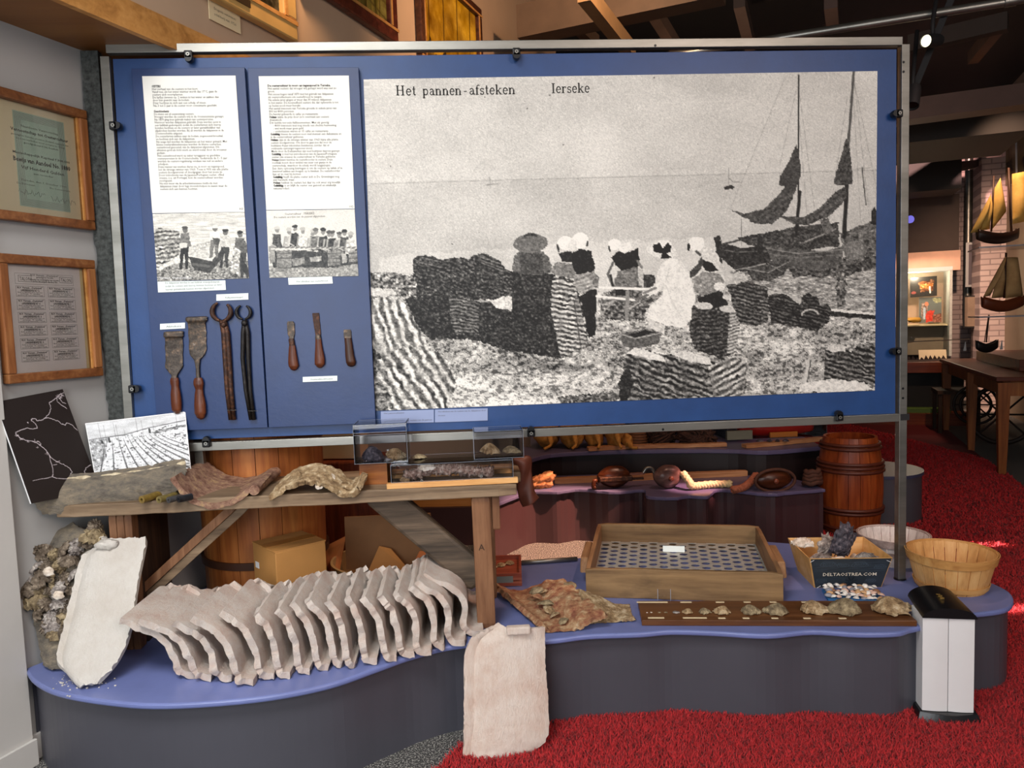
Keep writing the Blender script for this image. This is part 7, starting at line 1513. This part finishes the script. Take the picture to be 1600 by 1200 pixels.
# ------------------------------------------------------------------ rear platform: sacks, nets, boat case
def rz2(px, py): return Vector(oz(px, py, RZ_))
SG = 'jute sacks on the rear platform'
for k, (px_, w_, lab) in enumerate(((858, 44, 'dark-ended jute sack, leftmost on the rear platform'), (897, 44, 'jute sack second from the left on the rear platform'), (933, 30, 'slumped jute sack third from the left on the rear platform'), (964, 34, 'bright jute sack with tied neck, fourth on the rear platform'), (984, 18, 'small jute sack lying beside the wicker basket'))):
    p = rz2(px_, 704-(.03*(px_-860))*.3); W_ = w_/1180*5.1; H_ = .24 if k < 4 else .10
    t = thing('jute_sack', lab, 'sack', (p.x, p.y+.10, RZ_), 0, SG)
    MB().blob((0, 0, H_*.5), (W_*.5, .10, H_*.5), 20+k, .22, 1.6, 24, 16).build('sack_body', MT['sack'], t, smooth=True)
    MB().tube(curve3([Vector((0, -.09, H_*.5)), Vector((.01, -.13, H_*.2)), Vector((.02*(k-2), -.15, .02))], 5), [.018]*5+[.01]*6, 8).build('tied_neck', MT['sack'], t, smooth=True)
p = rz2(1001, 697); t = thing('wicker_basket', 'small round wicker basket between the sacks and the nets', 'basket', (p.x, p.y+.12, RZ_))
for k in range(9): MB().lathe([(.085+.004*math.sin(k), .012+.02*k), (.092, .02+.02*k), (.085+.004*math.sin(k), .030+.02*k), (.078, .02+.02*k), (.085, .012+.02*k)], 24).build('wicker_ring', plain('wicker', '#6e4526', .7, var=.2, vs=60) if k == 0 else bpy.data.materials['wicker'], t, smooth=True)
def tangle(lab, c, rx, ry, rz_, seed, mat, n_=16):
    rn = random.Random(seed); mb = MB().blob((c[0], c[1], c[2]+rz_*.45), (rx*.85, ry*.8, rz_*.45), seed, .4, 2.4, 22, 14)
    for k in range(n_):
        a = rn.uniform(0, 6.28); pts = [Vector((c[0]+rx*rn.uniform(-1, 1)*.9, c[1]+ry*rn.uniform(-1, 1), c[2]+rz_*rn.uniform(.05, .95))) for _ in range(4)]; mb.tube(curve3(pts, 5), .008, 5)
    return tag(recenter(mb.build('fishing_net', mat, smooth=True)), lab, 'net')
tangle('dark heap of fishing net beside the wicker basket', rz2(1043, 700)+Vector((0, .12, 0)), .10, .08, .14, 5, MT['net'])
tangle('larger dark tangle of net and rope in front of the boat case', rz2(1095, 700)+Vector((0, .12, 0)), .15, .08, .13, 6, MT['net'])
for a, b, lab in (((920, 706), (988, 702), 'pale wooden strip under the jute sacks'), ((984, 702), (1138, 699), 'pale wooden strip under the nets'), ((1166, 702), (1290, 690), 'orange board at the front of the boat case')):
    p, q = rz2(*a), rz2(*b); tag(recenter(plank(p+Vector((0, .04, .014)), q+Vector((0, .04, .014)), .06, .024).build('wooden_strip', bpy.data.materials.get('pale_spar_wood'))), lab, 'wooden strip')
for k, px_ in enumerate((1190, 1207, 1220, 1234)):
    p = rz2(px_, 698); o = oyster('dark mussel-like shell on the orange board, %s' % ('leftmost', 'second from left', 'third from left', 'rightmost')[k], (p.x, p.y+.05, RZ_+.026), .055, .03, .014, 500+k, MT['oyd'], (0, 0, k*.7), 'dark shells on the orange board')
# boat in a glass case
p = rz2(1240, 690); BO = thing('boat_model', 'half-hidden boat model with red stripe and blue deck, in the glass case at the back', 'model boat', (p.x, p.y+.30, RZ_))
def hullshape(L, W_, H, n=24, m=8, sheer=.25):
    def fn(u, v):
        x = (u-.5)*L; w_ = W_/2*(math.sin(math.pi*min(1, max(0, u*.96+.02)))**.55); a = math.pi*v; return Vector((x, -w_*math.cos(a), H*(1-math.sin(a)**.7)+sheer*H*(2*u-1)**2))
    return fn
MB().grid(hullshape(.55, .16, .10), 24, 10, .006).build('hull', plain('red_hull', '#b3221c', .35), BO, smooth=True)
MB().box((0, 0, .075), (.42, .12, .012)).build('deck', plain('navy_deck', '#2b3f63', .4), BO); MB().box((.02, -.09, .012), (.20, .02, .05)).build('orange_block', plain('orange_block', '#d9822c', .5), BO)
p = rz2(1230, 690); case('display_case', 'wide glass case over the boat model at the back', p.x-.36, p.x+.36, p.y+.16, p.y+.50, RZ_, RZ_+.26)
tag(recenter(MB().box((p.x-.30, p.y+.10, RZ_+.045), (.18, .03, .06)).build('grey_card', plain('grey_green_card', '#6f7060', .6))), 'grey-green card leaning in front of the boat case', 'card')
# grey post behind
p = Vector(oy(824, 720, 5.3)); tag(recenter(MB().box((p.x, 5.3, .7), (.05, .05, 1.4)).build('wooden_post', plain('grey_wood', '#6b5b50', .7))), 'grey upright post left of the jute sacks', 'post')
# barrel
BL_ = thing('wooden_barrel', 'tall red-brown stave barrel with double hoops, beside the metal post', 'barrel', (2.345, 4.42, 0)); HB = .60; rb = lambda z: .150+.036*math.sin(math.pi*min(1, max(0, z/HB)))**.8
ns = 18
for k in range(ns):
    a0, a1 = 2*math.pi*k/ns, 2*math.pi*(k+.96)/ns
    MB().grid(lambda u, v: Vector((rb(HB*v)*math.cos(a0+(a1-a0)*u), rb(HB*v)*math.sin(a0+(a1-a0)*u), HB*v)), 3, 14, .014).build('stave', MT['barrel'], BL_, smooth=True, angle=40)
MB().lathe([(0, HB-.05), (.140, HB-.05)], 32).build('barrel_head', MT['barrel'], BL_)
for z in (.02, .055, .15, .172, .40-.0, .425, .448, .535, .558): MB().tube([(1.0*(rb(z)+.004)*math.cos(a), (rb(z)+.004)*math.sin(a), z) for a in np.linspace(0, 2*math.pi, 41)[:-1]], .0105, 8, closed=True).build('hoop', MT['hoop'], BL_, smooth=True)
# ================================================================== paintings on the upper wall
def uw(px, py): return Vector(opl(px, py, W0+BV*UO, BV))
def tzu(px, py): p = uw(px, py); return (p-W0).dot(AV), p.z
def painting(name, lab, t0, t1, z0, z1, rail, frm_mat, paint, matt=None, dep=.04):
    th = thing(name, lab, 'painting', wp((t0+t1)/2, z0, UO+.002)); o = UO+.002
    for nm, a, b in (('top_rail', (t0, z1-rail/2), (t1, z1-rail/2)), ('bottom_rail', (t0, z0+rail/2), (t1, z0+rail/2)), ('side_rail', (t0+rail/2, z0+rail), (t0+rail/2, z1-rail)), ('side_rail', (t1-rail/2, z0+rail), (t1-rail/2, z1-rail))):
        if nm != 'side_rail': MB().beam(wp(*a, o+dep/2), wp(*b, o+dep/2), dep, rail).build(nm, frm_mat, th, world=True, bev=.008)
        else: MB().beam(wp(*a, o+dep/2), wp(*b, o+dep/2), dep, rail, up=AV).build(nm, frm_mat, th, world=True, bev=.008)
        MB().beam(wp(a[0]+(0 if nm != 'side_rail' else (rail*.35 if a[0] < (t0+t1)/2 else -rail*.35)), a[1]-(rail*.35 if nm == 'top_rail' else 0)+(rail*.35 if nm == 'bottom_rail' else 0), o+dep), wp(b[0]+(0 if nm != 'side_rail' else (rail*.35 if a[0] < (t0+t1)/2 else -rail*.35)), b[1]-(rail*.35 if nm == 'top_rail' else 0)+(rail*.35 if nm == 'bottom_rail' else 0), o+dep), .006, rail*.2, up=(0, 0, 1) if nm != 'side_rail' else AV).build('bead', MT['edge'], th, world=True)
    P = paint; c4 = [(t0+rail, z1-rail), (t1-rail, z1-rail), (t1-rail, z0+rail), (t0+rail, z0+rail+.00001)]
    print_mesh('canvas', P, c4, lambda x, y: wp(x, y, o+dep*.35), BV, printed('canvas_paint_'+str(len(bpy.data.materials)), .4), 120, 120, .01, th, 'uv')
    return th
def sails(seed, base, dark, n_=5):
    P = Pic(0, 0, 100, 120, 1.2, base, seed); P.a += (P.noise(30, 40)[..., None]*np.array([.10, .09, .03])); P.a += (P.noise(6, 20)[..., None]*.05)
    for k in range(n_): x = 12+k*76/max(1, n_-1); P.line([(x, 0), (x-2+P.rng.normal(0, 1), 104)], 1.2, dark); P.poly([(x-9, 120), (x-1, 86), (x+1, 86), (x+7, 120)], dark, .05, 4, 1)
    P.poly([(0, 106), (100, 100), (100, 120), (0, 120)], tuple(.5*d+.5*b for d, b in zip(dark, base)), .08, 5, 2); P.a += P.rng.normal(0, .02, (P.h, P.w, 1)); return P
# cream-gold frame, dark-red frame with ship, narrow gold sails, last pale frame
tA1, zA0 = tzu(454, 69); tA0 = tzu(352, 0)[0]-.22
painting('framed_painting', 'painting in a broad cream-gold frame with a small dark plaque, leftmost on the upper wall', tzu(350, 12)[0]-.14, tA1, zA0, zA0+.62, .085, plain('cream_gold_frame', '#c19a5c', .4, var=.12), sails(1, (.20, .20, .14), (.1, .08, .05), 3))
tP, zP_ = tzu(360, 9); m_ = MB(); pt = plain('dark_plaque', '#3a2a18', .4)
o = panel_tz(MB(), tP-.05, tP+.06, zA0+.030, zA0+.058, UO+.043, UO+.046).build('name_plaque', pt); o.parent = None; tag(recenter(o), 'small dark name plaque on the bottom rail of the cream-gold frame', 'plaque')
t0c, z1c = tzu(325, 15); t1c, z0c = tzu(375, 54); T_ = thing('caption_card', 'small cream caption card below the leftmost painting on the upper wall', 'card', wp((t0c+t1c)/2, z0c, UO+.002))
panel_tz(MB(), t0c, t1c, z0c+.0, z0c+.075, UO+.002, UO+.005).build('card', MT['cream'], T_, world=True)
mb = MB()
for k, s_ in enumerate(('Drogende oestervissers', 'schilderij van 1926')): text(mb, s_, wp((t0c+t1c)/2, z0c+.042-.02*k, UO+.0055), AV, UD, .014, (t1c-t0c)*.7, 0, center=True)
mb.build('printed_text', MT['inkg'], T_, world=True)
tB1, zB0 = tzu(613, 71); tB0 = tzu(470, 0)[0]-.05
def ship():
    P = Pic(0, 0, 100, 120, 1.4, (.42, .38, .16), 7); P.a += P.noise(20, 26)[..., None]*np.array([.10, .10, .05]); P.a += P.noise(5, 12)[..., None]*.05
    for k in range(12): x = 30+k*6; P.line([(x, 0), (x+P.rng.normal(0, 6), 120)], P.rng.uniform(.6, 2.4), (.20, .15, .06) if k % 2 else (.62, .52, .22), .7)
    for k in range(5): P.line([(20, 40+k*13), (100, 60+k*14)], 1.4, (.26, .2, .08), .7)
    P.ell(20, 62, 20, 26, (.34, .24, .09), .05); P.ell(20, 62, 14, 20, (.46, .38, .15), .05); P.a += P.rng.normal(0, .02, (P.h, P.w, 1)); return P
painting('framed_painting', 'painting of ship rigging in a dark red-brown frame, second on the upper wall', tB0, tB1, zB0, zB0+.85, .075, wood('dark_red_frame', [(.2, '#2e120b'), (.5, '#57261a'), (.8, '#7a3c28')], 'x', .6, .35), ship())
tC0 = tzu(649, 60)[0]; tC1, _ = tzu(746, 70); zC0 = tzu(746, 78)[1]
painting('framed_painting', 'painting of ochre yellow sails in a dark frame, third on the upper wall', tC0, tC1, zB0-.02, zB0+.60, .06, wood('dark_frame', [(.2, '#24120b'), (.5, '#44261a'), (.8, '#6a4028')], 'x', .6, .35), sails(3, (.66, .50, .10), (.20, .13, .04), 4))
tD0 = tzu(766, 60)[0]; tD1 = tzu(812, 70)[0]
painting('framed_painting', 'dark picture in a pale wooden frame, rightmost on the upper wall', tD0, tD1+.1, zB0, zB0+.26, .05, plain('pale_frame', '#c0925a', .45), sails(4, (.28, .2, .1), (.1, .08, .05), 3))
# ================================================================== spotlights near the ceiling
def spotlamp(lab, px, py, y, r_, lit, ang, grp='track spotlights'):
    p = Vector(oy(px, py, y)); t = thing('track_spotlight', lab, 'spotlight', p, group=grp); d = Vector(ang).normalized(); q = d.to_track_quat('Z', 'Y').to_matrix().to_4x4()
    MB().lathe([(0, -.13), (r_*.9, -.13), (r_, -.10), (r_, 0), (r_*.88, 0), (r_*.84, -.012), (0, -.012)], 24, M=q).build('lamp_head', MT['blackm'], t, smooth=True, angle=40)
    MB().lathe([(0, -.010), (r_*.84, -.010)], 24, M=q).build('lens', plain('lit_lens', '#fff2c8', .3, emit=3.5) if lit else plain('dark_lens', '#221c18', .2), t)
    MB().tube([-d*.07, -d*.07+Vector((0, 0, .10)), -d*.10+Vector((.05, .05, .35))], .012, 8).build('arm', MT['blackm'], t, smooth=True); return t
spotlamp('lit black spotlight at the top right, pointing left', 1446, 64, 4.1, .036, True, (-.8, -.42, -.16))
spotlamp('unlit brownish spotlight below the lit one, beside the frame post', 1424, 166, 4.2, .040, False, (-.3, -.3, -.9))
a, b = Vector(oy(1490, -10, 4.2)), Vector(oy(1424, 150, 4.3)); tag(recenter(MB().beam(a, b, .035, .035).build('lighting_track', MT['blackm'])), 'black lighting track hanging between the two spotlights', 'track')
# ================================================================== the room beyond, seen right of the frame
# vertical service pipes at the pillars
for k, (px_, d_, r_) in enumerate(((1511, 10.2, .052), (1523, 10.4, .03))):
    p = at_px(px_, d_); z0 = 1.35 if k == 0 else 1.4
    o = MB().tube([(p.x, p.y, z0), (p.x, p.y, 3.6)], r_, 16).build('vertical_pipe', MT['steel'] if k == 0 else plain('grey_pipe', '#5a5560', .4), smooth=True, angle=50); tag(recenter(o), ('thick silver vertical pipe between the brick pillars', 'thin grey vertical pipe beside the silver one')[k], 'pipe')
p = at_px(1511, 10.2); o = MB().tube(curve3([Vector((p.x, p.y, 1.42)), Vector((p.x+.01, p.y, 1.28)), Vector((p.x+.10, p.y, 1.18)), Vector((p.x+.22, p.y, 1.16))], 6), .05, 14).build('pipe_elbow', MT['steel'], smooth=True); tag(recenter(o), 'silver pipe bend at the foot of the thick pipe', 'pipe')
# framed mirror on the wall between pillars
def rthing(nm, lab, cat, px_, d_, z, grp=None): return thing(nm, lab, cat, at_px(px_, d_)+Vector((0, 0, z)), RZR, grp)
def zat(px, py, d_): return float(oy(px, py, d_)[2])
def wat(a, b, d_): return abs(at_px(b, d_).x-at_px(a, d_).x)
t = rthing('window_frame_panel', 'white-framed panel high between the brick pillars', 'panel', 1523, 9.9, zat(1520, 448, 9.9)); MB().box((0, 0, .30), (.24, .02, .60)).build('frame', MT['white'], t); MB().box((0, -.012, .30), (.17, .01, .54)).build('pane', plain('dull_pane', '#7a6f78', .3), t)
t = rthing('framed_picture', 'small dark-framed brownish picture on the wall below the pipe', 'picture', 1516, 9.6, zat(1516, 512, 9.6)); hh_ = zat(1516, 462, 9.6)-zat(1516, 512, 9.6); MB().box((0, 0, hh_/2), (.17, .03, hh_)).build('frame', MT['blackm'], t); MB().box((-.01, -.02, hh_/2), (.12, .01, hh_*.92)).build('canvas', plain('dull_brown_paint', '#8a7562', .5, var=.2), t)
# display cabinet with pictures at the back
d_ = 9.7; z0 = zat(1450, 556, d_); z1 = zat(1450, 424, d_); w_ = wat(1418, 1482, d_)+.25; p = at_px(1482, d_)
DC = thing('display_cabinet', 'tall lit glass cabinet with two colourful pictures, behind the frame post', 'display cabinet', p, RZR); gr = plain('beige_cabinet', '#b39c86', .6)
MB().box((-w_/2, .25, (z0+z1)/2), (w_, .04, z1-z0)).build('back_wall', gr, DC); MB().box((-w_/2, .0, z1+.02), (w_, .5, .05)).build('top', MT['white'], DC); MB().box((-.015, 0, (z0+z1)/2), (.03, .5, z1-z0)).build('side_post', MT['galv'], DC)
zs = zat(1450, 508, d_); MB().box((-w_/2, .05, zs), (w_, .36, .02)).build('shelf', plain('cream_shelf', '#d8c9a0', .6), DC); MB().box((-w_/2, .20, (z0+zs)/2), (w_, .02, zs-z0)).build('cloth', plain('olive_cloth', '#948a76', .8), DC)
MB().box((-w_/2, -.24, (z0+z1)/2), (w_, .006, z1-z0)).build('glass_front', MT['glass'], DC)
MB().box((-w_/2, 0, z0/2-.1), (w_, .5, z0-.2)).build('base', MT['blackm'], DC)
def pic_on(nm, lab, c4, d2, P):
    pts = [Vector(oy(x, y, d2)) for x, y in c4]; cx = sum((p for p in pts), Vector())/4; n = -AV
    q = [Vector(opl(x, y, cx, n)) for x, y in c4]; t = thing(nm, lab, 'picture', q[3])
    def at(x, y): return (q[0]*(1-x)+q[1]*x)*(1-y)+(q[3]*(1-x)+q[2]*x)*y
    print_mesh('picture_print', P, [(0, 0), (1, 0), (1, 1.0001), (0, 1)], at, n, printed('pic_%s' % len(bpy.data.materials), .4), 60, 60, .01, t, 'uv')
P = Pic(0, 0, 100, 80, 1, (.12, .11, .10), 3); P.poly([(30, 20), (90, 15), (85, 60), (40, 60)], (.35, .20, .10), .12, 8, 2); P.poly([(40, 30), (85, 28), (80, 45), (40, 48)], (.55, .33, .14), .12, 6, 2); P.line([(74, 42), (75, 66)], 5, (.9, .88, .8)); P.ell(14, 62, 9, 6, (.45, .22, .2))
l_ = bpy.data.lights.new('cabinet_lamp', 'POINT'); l_.energy = 14; l_.color = (1, .85, .62); l_.shadow_soft_size = .05; lo_ = bpy.data.objects.new('cabinet_lamp', l_); COL.objects.link(lo_); lo_.location = DC.location+Matrix.Rotation(RZR, 3, 'Z')@Vector((-w_/2, -.12, z1-.06))
pic_on('cabinet_picture', 'dark framed interior picture with lit candle, upper one in the glass cabinet', [(1422, 434), (1464, 431), (1464, 462), (1422, 465)], 9.8, P)
P = Pic(0, 0, 100, 100, 1, (.36, .38, .37), 4); P.poly([(30, 55), (70, 50), (65, 95), (32, 98)], (.72, .22, .16), .05, 8, 2); P.poly([(12, 20), (42, 24), (34, 60), (18, 90), (8, 60)], (.50, .42, .38), .12, 6, 2); P.ell(34, 26, 9, 9, (.72, .45, .34)); P.poly([(18, 40), (30, 40), (28, 85), (20, 85)], (.62, .68, .74), .05); P.poly([(60, 5), (100, 5), (100, 20), (70, 22)], (.55, .55, .42), .1, 6, 2); P.poly([(60, 70), (100, 66), (100, 100), (62, 100)], (.5, .32, .26), .1, 6)
pic_on('cabinet_picture', 'picture of workers with a red figure, lower one in the glass cabinet', [(1436, 465), (1471, 464), (1471, 503), (1436, 505)], 9.78, P)
o = MB().blob(oy(1428, 500, 9.6), (.10, .06, .035), 3, .3).build('ship_model', plain('yellow_boat', '#b58f3a', .5), smooth=True); tag(recenter(o), 'tiny yellow boat model on the shelf of the glass cabinet', 'model boat')
# peach band and dark wall above
p = at_px(1484, 10.0); z0 = zat(1450, 425, 10); z1 = zat(1450, 395, 10)
tag(recenter(rbox('wall_band', p, 0, .06, -1.6, 0, z0, z1, plain('peach_board', '#e6b89e', .6))), 'broad peach-coloured board above the glass cabinet', 'board')
z2 = zat(1450, 306, 10.3); struct(rbox('wall_back_upper', at_px(1484, 10.2), 0, .1, -6, .1, z1+.01, z2, plain('grey_brown_wall', '#5f5048', .7)))
o = MB().lathe([(0, 0), (.05, 0), (.05, .03), (0, .03)], 16, M=Matrix.Rotation(R(90), 4, 'X')).build('sensor', plain('violet_glow', '#6a66c8', .3, emit=1.2)); o.location = oy(1421, 343, 9.9); tag(o, 'small glowing violet sensor light on the dark wall', 'sensor')
# black bulkheads
struct(rbox('trim_15', at_px(1420, 7.0), 0, 1.2, -.5, .98, zat(1450, 222, 7.0), zat(1450, 172, 7.0), MT['dark'])); struct(rbox('trim_16', at_px(1420, 9.0), 0, .6, -.8, .55, zat(1450, 300, 9.0), zat(1450, 228, 9.0), MT['dark']))
# tables
def table(lab, c, w_, d_, h_, legs, rz=RZR, tray=False):
    t = thing('exhibition_table', lab, 'table', c, rz)
    MB().box((w_/2, d_/2, h_-.02), (w_+.12, d_+.12, .035)).build('tabletop', MT['mahog'], t, bev=.004)
    for c_, s_ in (((w_/2, .02, h_-.10), (w_, .025, .12)), ((w_/2, d_-.02, h_-.10), (w_, .025, .12)), ((.02, d_/2, h_-.10), (.025, d_, .12)), ((w_-.02, d_/2, h_-.10), (.025, d_, .12))): MB().box(c_, s_).build('apron', MT['tablew'], t)
    for (x, y) in legs:
        a = .045; b = .026; MB().prism([(x-b, y-b, 0), (x+b, y-b, 0), (x+b, y+b, 0), (x-b, y+b, 0)], [(x-a, y-a, h_-.05), (x+a, y-a, h_-.05), (x+a, y+a, h_-.05), (x-a, y+a, h_-.05)]).build('leg', MT['tablew'], t)
    return t
P1 = Vector(oz(1565, 742, 0)); P2 = Vector(oz(1465, 672, 0)); th_ = float(oy(1560, 588, P1.y)[2]); DL = (P2-P1).length
TB = table('large reddish-brown wooden table with tapered legs, at the right edge', P1, 1.5, DL, th_, [(0, 0), (0, DL*.47), (0, DL), (1.5, 0), (1.5, DL)])
TBM = Matrix.Translation(P1) @ Matrix.Rotation(RZR, 4, 'Z')
t = thing('model_base', 'mahogany plinth box for ship models on the large table', 'plinth', TBM@Vector((.80, 1.35, th_)), RZR); MB().box((0, 0, .05), (1.15, 1.7, .10)).build('plinth_box', MT['mahog'], t, bev=.004)
# lower cabinet table behind with row of tiny ships
q = at_px(1420, 8.6); zt2 = zat(1440, 566, 8.6); t = thing('low_table', 'long low mahogany table with a glass-topped model, behind the large table', 'table', q, RZR)
MB().box((.05, .3, zt2-.06), (1.2, .6, .12)).build('tabletop', MT['mahog'], t); MB().box((.05, .35, zt2/2-.05), (1.1, .4, zt2-.14)).build('dark_base', MT['blackm'], t)
MB().box((-.02, .1, .16), (.9, .35, .05)).build('green_shelf', plain('green_board', '#4e6b2c', .6), t); MB().box((.02, .0, .07), (1.2, .3, .14)).build('plinth', MT['mahog'], t)
rn = random.Random(2)
for k in range(9):
    f = k/8; p = at_px(1420+54*f, 8.72); L_ = .06; o = (MB().add([(-L_, 0, .02), (L_, 0, .02), (L_*.7, -.015, 0), (-L_*.7, -.015, 0), (L_*.7, .015, 0), (-L_*.7, .015, 0)], [(0, 3, 2, 1), (0, 1, 4, 5), (3, 5, 4, 2), (0, 5, 3), (1, 2, 4)]).add([(-.02, 0, .02), (.03, 0, .02), (.0, 0, .05+.03*rn.random())], [(0, 1, 2)])).build('tiny_ship', plain('tiny_dark_ship', '#2d1f1a', .6) if k == 0 else bpy.data.materials['tiny_dark_ship'])
    o.location = (p.x, p.y, zt2+.001); o.rotation_euler = (0, 0, RZR); tag(o, 'tiny dark ship model in the row behind glass on the low table', 'ship model', 'tiny ship models on the low table')
t = thing('text_board', 'tilted pale card standing on the low table', 'card', at_px(1458, 8.9)+Vector((0, 0, zt2)), RZR); MB().box((0, 0, .07), (.30, .01, .13), Matrix.Rotation(R(-25), 4, 'X')).build('card', plain('beige_card', '#b5aa8c', .6), t)
MB2 = MB().tube([oy(1418, 534, 8.5), oy(1515, 530, 8.2)], .006, 6); tag(recenter(MB2.build('case_rail', MT['steel'])), 'thin pale rail of a glass cover above the low table', 'rail')
# chair and wheel-like nets below the table
t = thing('dark_chair', 'dark wooden chair standing behind the table legs', 'chair', at_px(1495, 7.9), RZR)
for x, y in ((-.18, -.18), (.18, -.18), (-.18, .18), (.18, .18)): MB().box((x, y, .22), (.035, .035, .44)).build('leg', MT['benchd'], t)
MB().box((0, 0, .45), (.42, .42, .04)).build('seat', MT['benchd'], t)
wt = at_px(1568, 7.0); t = thing('cart_wheel', 'dark spoked wheel-like object under the large table', 'wheel', (wt.x, wt.y, .30), RZR); mt_ = plain('dark_wheel', '#241812', .6)
MB().tube([(.28*math.cos(a), 0, .28*math.sin(a)) for a in np.linspace(0, 2*math.pi, 31)[:-1]], .022, 8, closed=True).build('rim', mt_, t, smooth=True)
for k in range(8): MB().tube([(0, 0, 0), (.27*math.cos(k*.785), 0, .27*math.sin(k*.785))], .010, 6).build('spoke', mt_, t)
MB().lathe([(0, -.03), (.04, -.03), (.04, .03), (0, .03)], 16, M=Matrix.Rotation(R(90), 4, 'X')).build('hub', mt_, t)
wt = at_px(1526, 7.5); t = thing('cart_wheel', 'smaller dark hoop with lattice leaning under the table, left of the spoked wheel', 'wheel', (wt.x, wt.y, .34), RZR)
for r_ in (.20, .14): MB().tube([(r_*math.cos(a), 0, r_*math.sin(a)) for a in np.linspace(0, 2*math.pi, 31)[:-1]], .014, 8, closed=True).build('rim', mt_, t, smooth=True)
for k in range(4): MB().tube([(-.2*math.cos(k*.785), 0, -.2*math.sin(k*.785)), (.2*math.cos(k*.785), 0, .2*math.sin(k*.785))], .008, 6).build('spoke', mt_, t)
# ship models on glass shelves along the right wall
sailm = multi('sail_cloth', [(.3, '#b48a58'), (.7, '#d9b47e')], 6, .8, bump=.2, bs=60); saily = multi('yellow_sail_cloth', [(.3, '#c59a4a'), (.7, '#e6c470')], 6, .8, bump=.2, bs=60)
def ship_model(lab, hullpx, deck_y, bow, masts, sails_, d_, mat=sailm, hm='#3a1c12'):
    """hullpx: (x0,x1,ybottom,ytop); sails as photo-point polygons"""
    x0, x1, yb, yt = hullpx; a = Vector(oy(x0, yt, d_)); b = Vector(oy(x1, yt, d_)); L = (b-a).length; H = float(oy(x0, yt, d_)[2]-oy(x0, yb, d_)[2])
    c = (a+b)/2; base = Vector((c.x, c.y, float(oy((x0+x1)/2, yb, d_)[2]))); t = thing('ship_model', lab, 'ship model', base, group='sailing ship models on the glass shelves')
    MB().grid(hullshape(L, L*.28, H*.8, sheer=.5), 24, 10, .008).build('hull', plain('hull_'+str(len(bpy.data.materials)), hm, .4, var=.2), t, smooth=True)
    MB().box((0, 0, H*.62), (L*.8, L*.18, .01)).build('deck', MT['edge'], t)
    for p, q, r_ in masts: MB().tube([oy(*p, d_), oy(*q, d_)], r_, 8).build('mast', plain('mast_wood', '#3d2416', .5) if 'mast_wood' not in bpy.data.materials else bpy.data.materials['mast_wood'], t, world=True, smooth=True)
    for k, P_ in enumerate(sails_):
        pts = [Vector(oy(*q, d_+.01*k)) for q in P_]
        if len(pts) == 3: pts.append(pts[2]+Vector((.001, 0, .001)))
        def fn(u, v): p = (pts[0]*(1-u)+pts[1]*u)*(1-v)+(pts[3]*(1-u)+pts[2]*u)*v; return p+Vector((0, -.05*math.sin(math.pi*u)*math.sin(math.pi*v), 0))
        MB().grid(fn, 8, 8, .004).build('sail', mat, t, smooth=True, world=True)
    return t
D1_ = 6.6
ship_model('sailing ship model with bright yellow sails on the upper glass shelf', (1527, 1590, 380, 361), 0, 0, [((1549, 362), (1553, 275), .008), ((1580, 362), (1576, 262), .010)], [[(1549, 303), (1548, 303), (1531, 362), (1516, 364)], [(1550, 302), (1563, 278), (1572, 330), (1550, 358)], [(1532, 360), (1547, 305), (1548, 305), (1546, 358)], [(1581, 272), (1602, 268), (1606, 345), (1582, 350)]], D1_, saily, '#26120c')
ship_model('sailing ship model with tan sails on the lower glass shelf', (1535, 1598, 486, 466), 0, 0, [((1569, 466), (1572, 395), .009)], [[(1571, 400), (1573, 400), (1547, 462), (1536, 464)], [(1574, 402), (1590, 402), (1598, 462), (1570, 466)], [(1560, 425), (1569, 405), (1569, 464), (1549, 466)]], D1_, sailm, '#7a3a1e')
ship_model('small dark ship model with bare masts on the mahogany plinth', (1526, 1558, 550, 534), 0, 0, [((1541, 535), (1545, 492), .007), ((1538, 535), (1544, 497), .004)], [], D1_+.4, sailm, '#201a18')
for k, (x, y) in enumerate(((1508, 548), (1565, 546))): o = MB().prism([oy(x-3, y, 6.9), oy(x+2, y, 6.9), oy(x+2, y+.1, 6.95)], [oy(x, y-14, 6.9), oy(x+1, y-14, 6.9), oy(x+1, y-14, 6.92)]).build('tiny_sail', MT['white']); tag(recenter(o), ('small white sail of a tiny boat left of the dark ship', 'small white sail of a tiny boat right of the dark ship')[k], 'sail')
for k, (py0, px0) in enumerate(((385, 1530), (494, 1530))):
    a = Vector(oy(px0, py0, D1_-.1)); o = MB().box((.55, .25, 0), (1.1, .5, .012)).build('glass_shelf', MT['acedge']); o.location = a-Vector((0, 0, .01)); o.rotation_euler = (0, 0, RZR); tag(o, ('upper glass shelf carrying the yellow-sailed ship', 'lower glass shelf carrying the tan-sailed ship')[k], 'shelf', 'glass shelves')
# paintings on the right wall
for k, (c4, lab, col) in enumerate((([(1564, 226), (1586, 214), (1587, 286), (1566, 292)], 'tall marine picture on the right wall above the upper ship', (.55, .5, .38)), ([(1590, 212), (1612, 198), (1614, 284), (1591, 284)], 'greenish picture cut by the right edge of the photo', (.5, .45, .3)))):
    ps = [Vector(opl(x, y, FP-BV*.02, BV)) for x, y in c4]; P = Pic(0, 0, 60, 100, 1, col, 20+k); P.a += P.noise(20, 30)[..., None]*.06; P.poly([(20, 50), (44, 44), (50, 70), (24, 78)], (.16, .13, .1), .08, 5, 2); P.line([(34, 20), (34, 60)], 2, (.2, .16, .12))
    t = thing('wall_picture', lab, 'picture', ps[3])
    def at(x, y): return (ps[0]*(1-x)+ps[1]*x)*(1-y)+(ps[3]*(1-x)+ps[2]*x)*y
    print_mesh('picture_print', P, [(0, 0), (1, 0), (1, 1.0001), (0, 1)], at, -BV, printed('wallpic_%d' % k, .5), 40, 50, .02, t, 'uv')
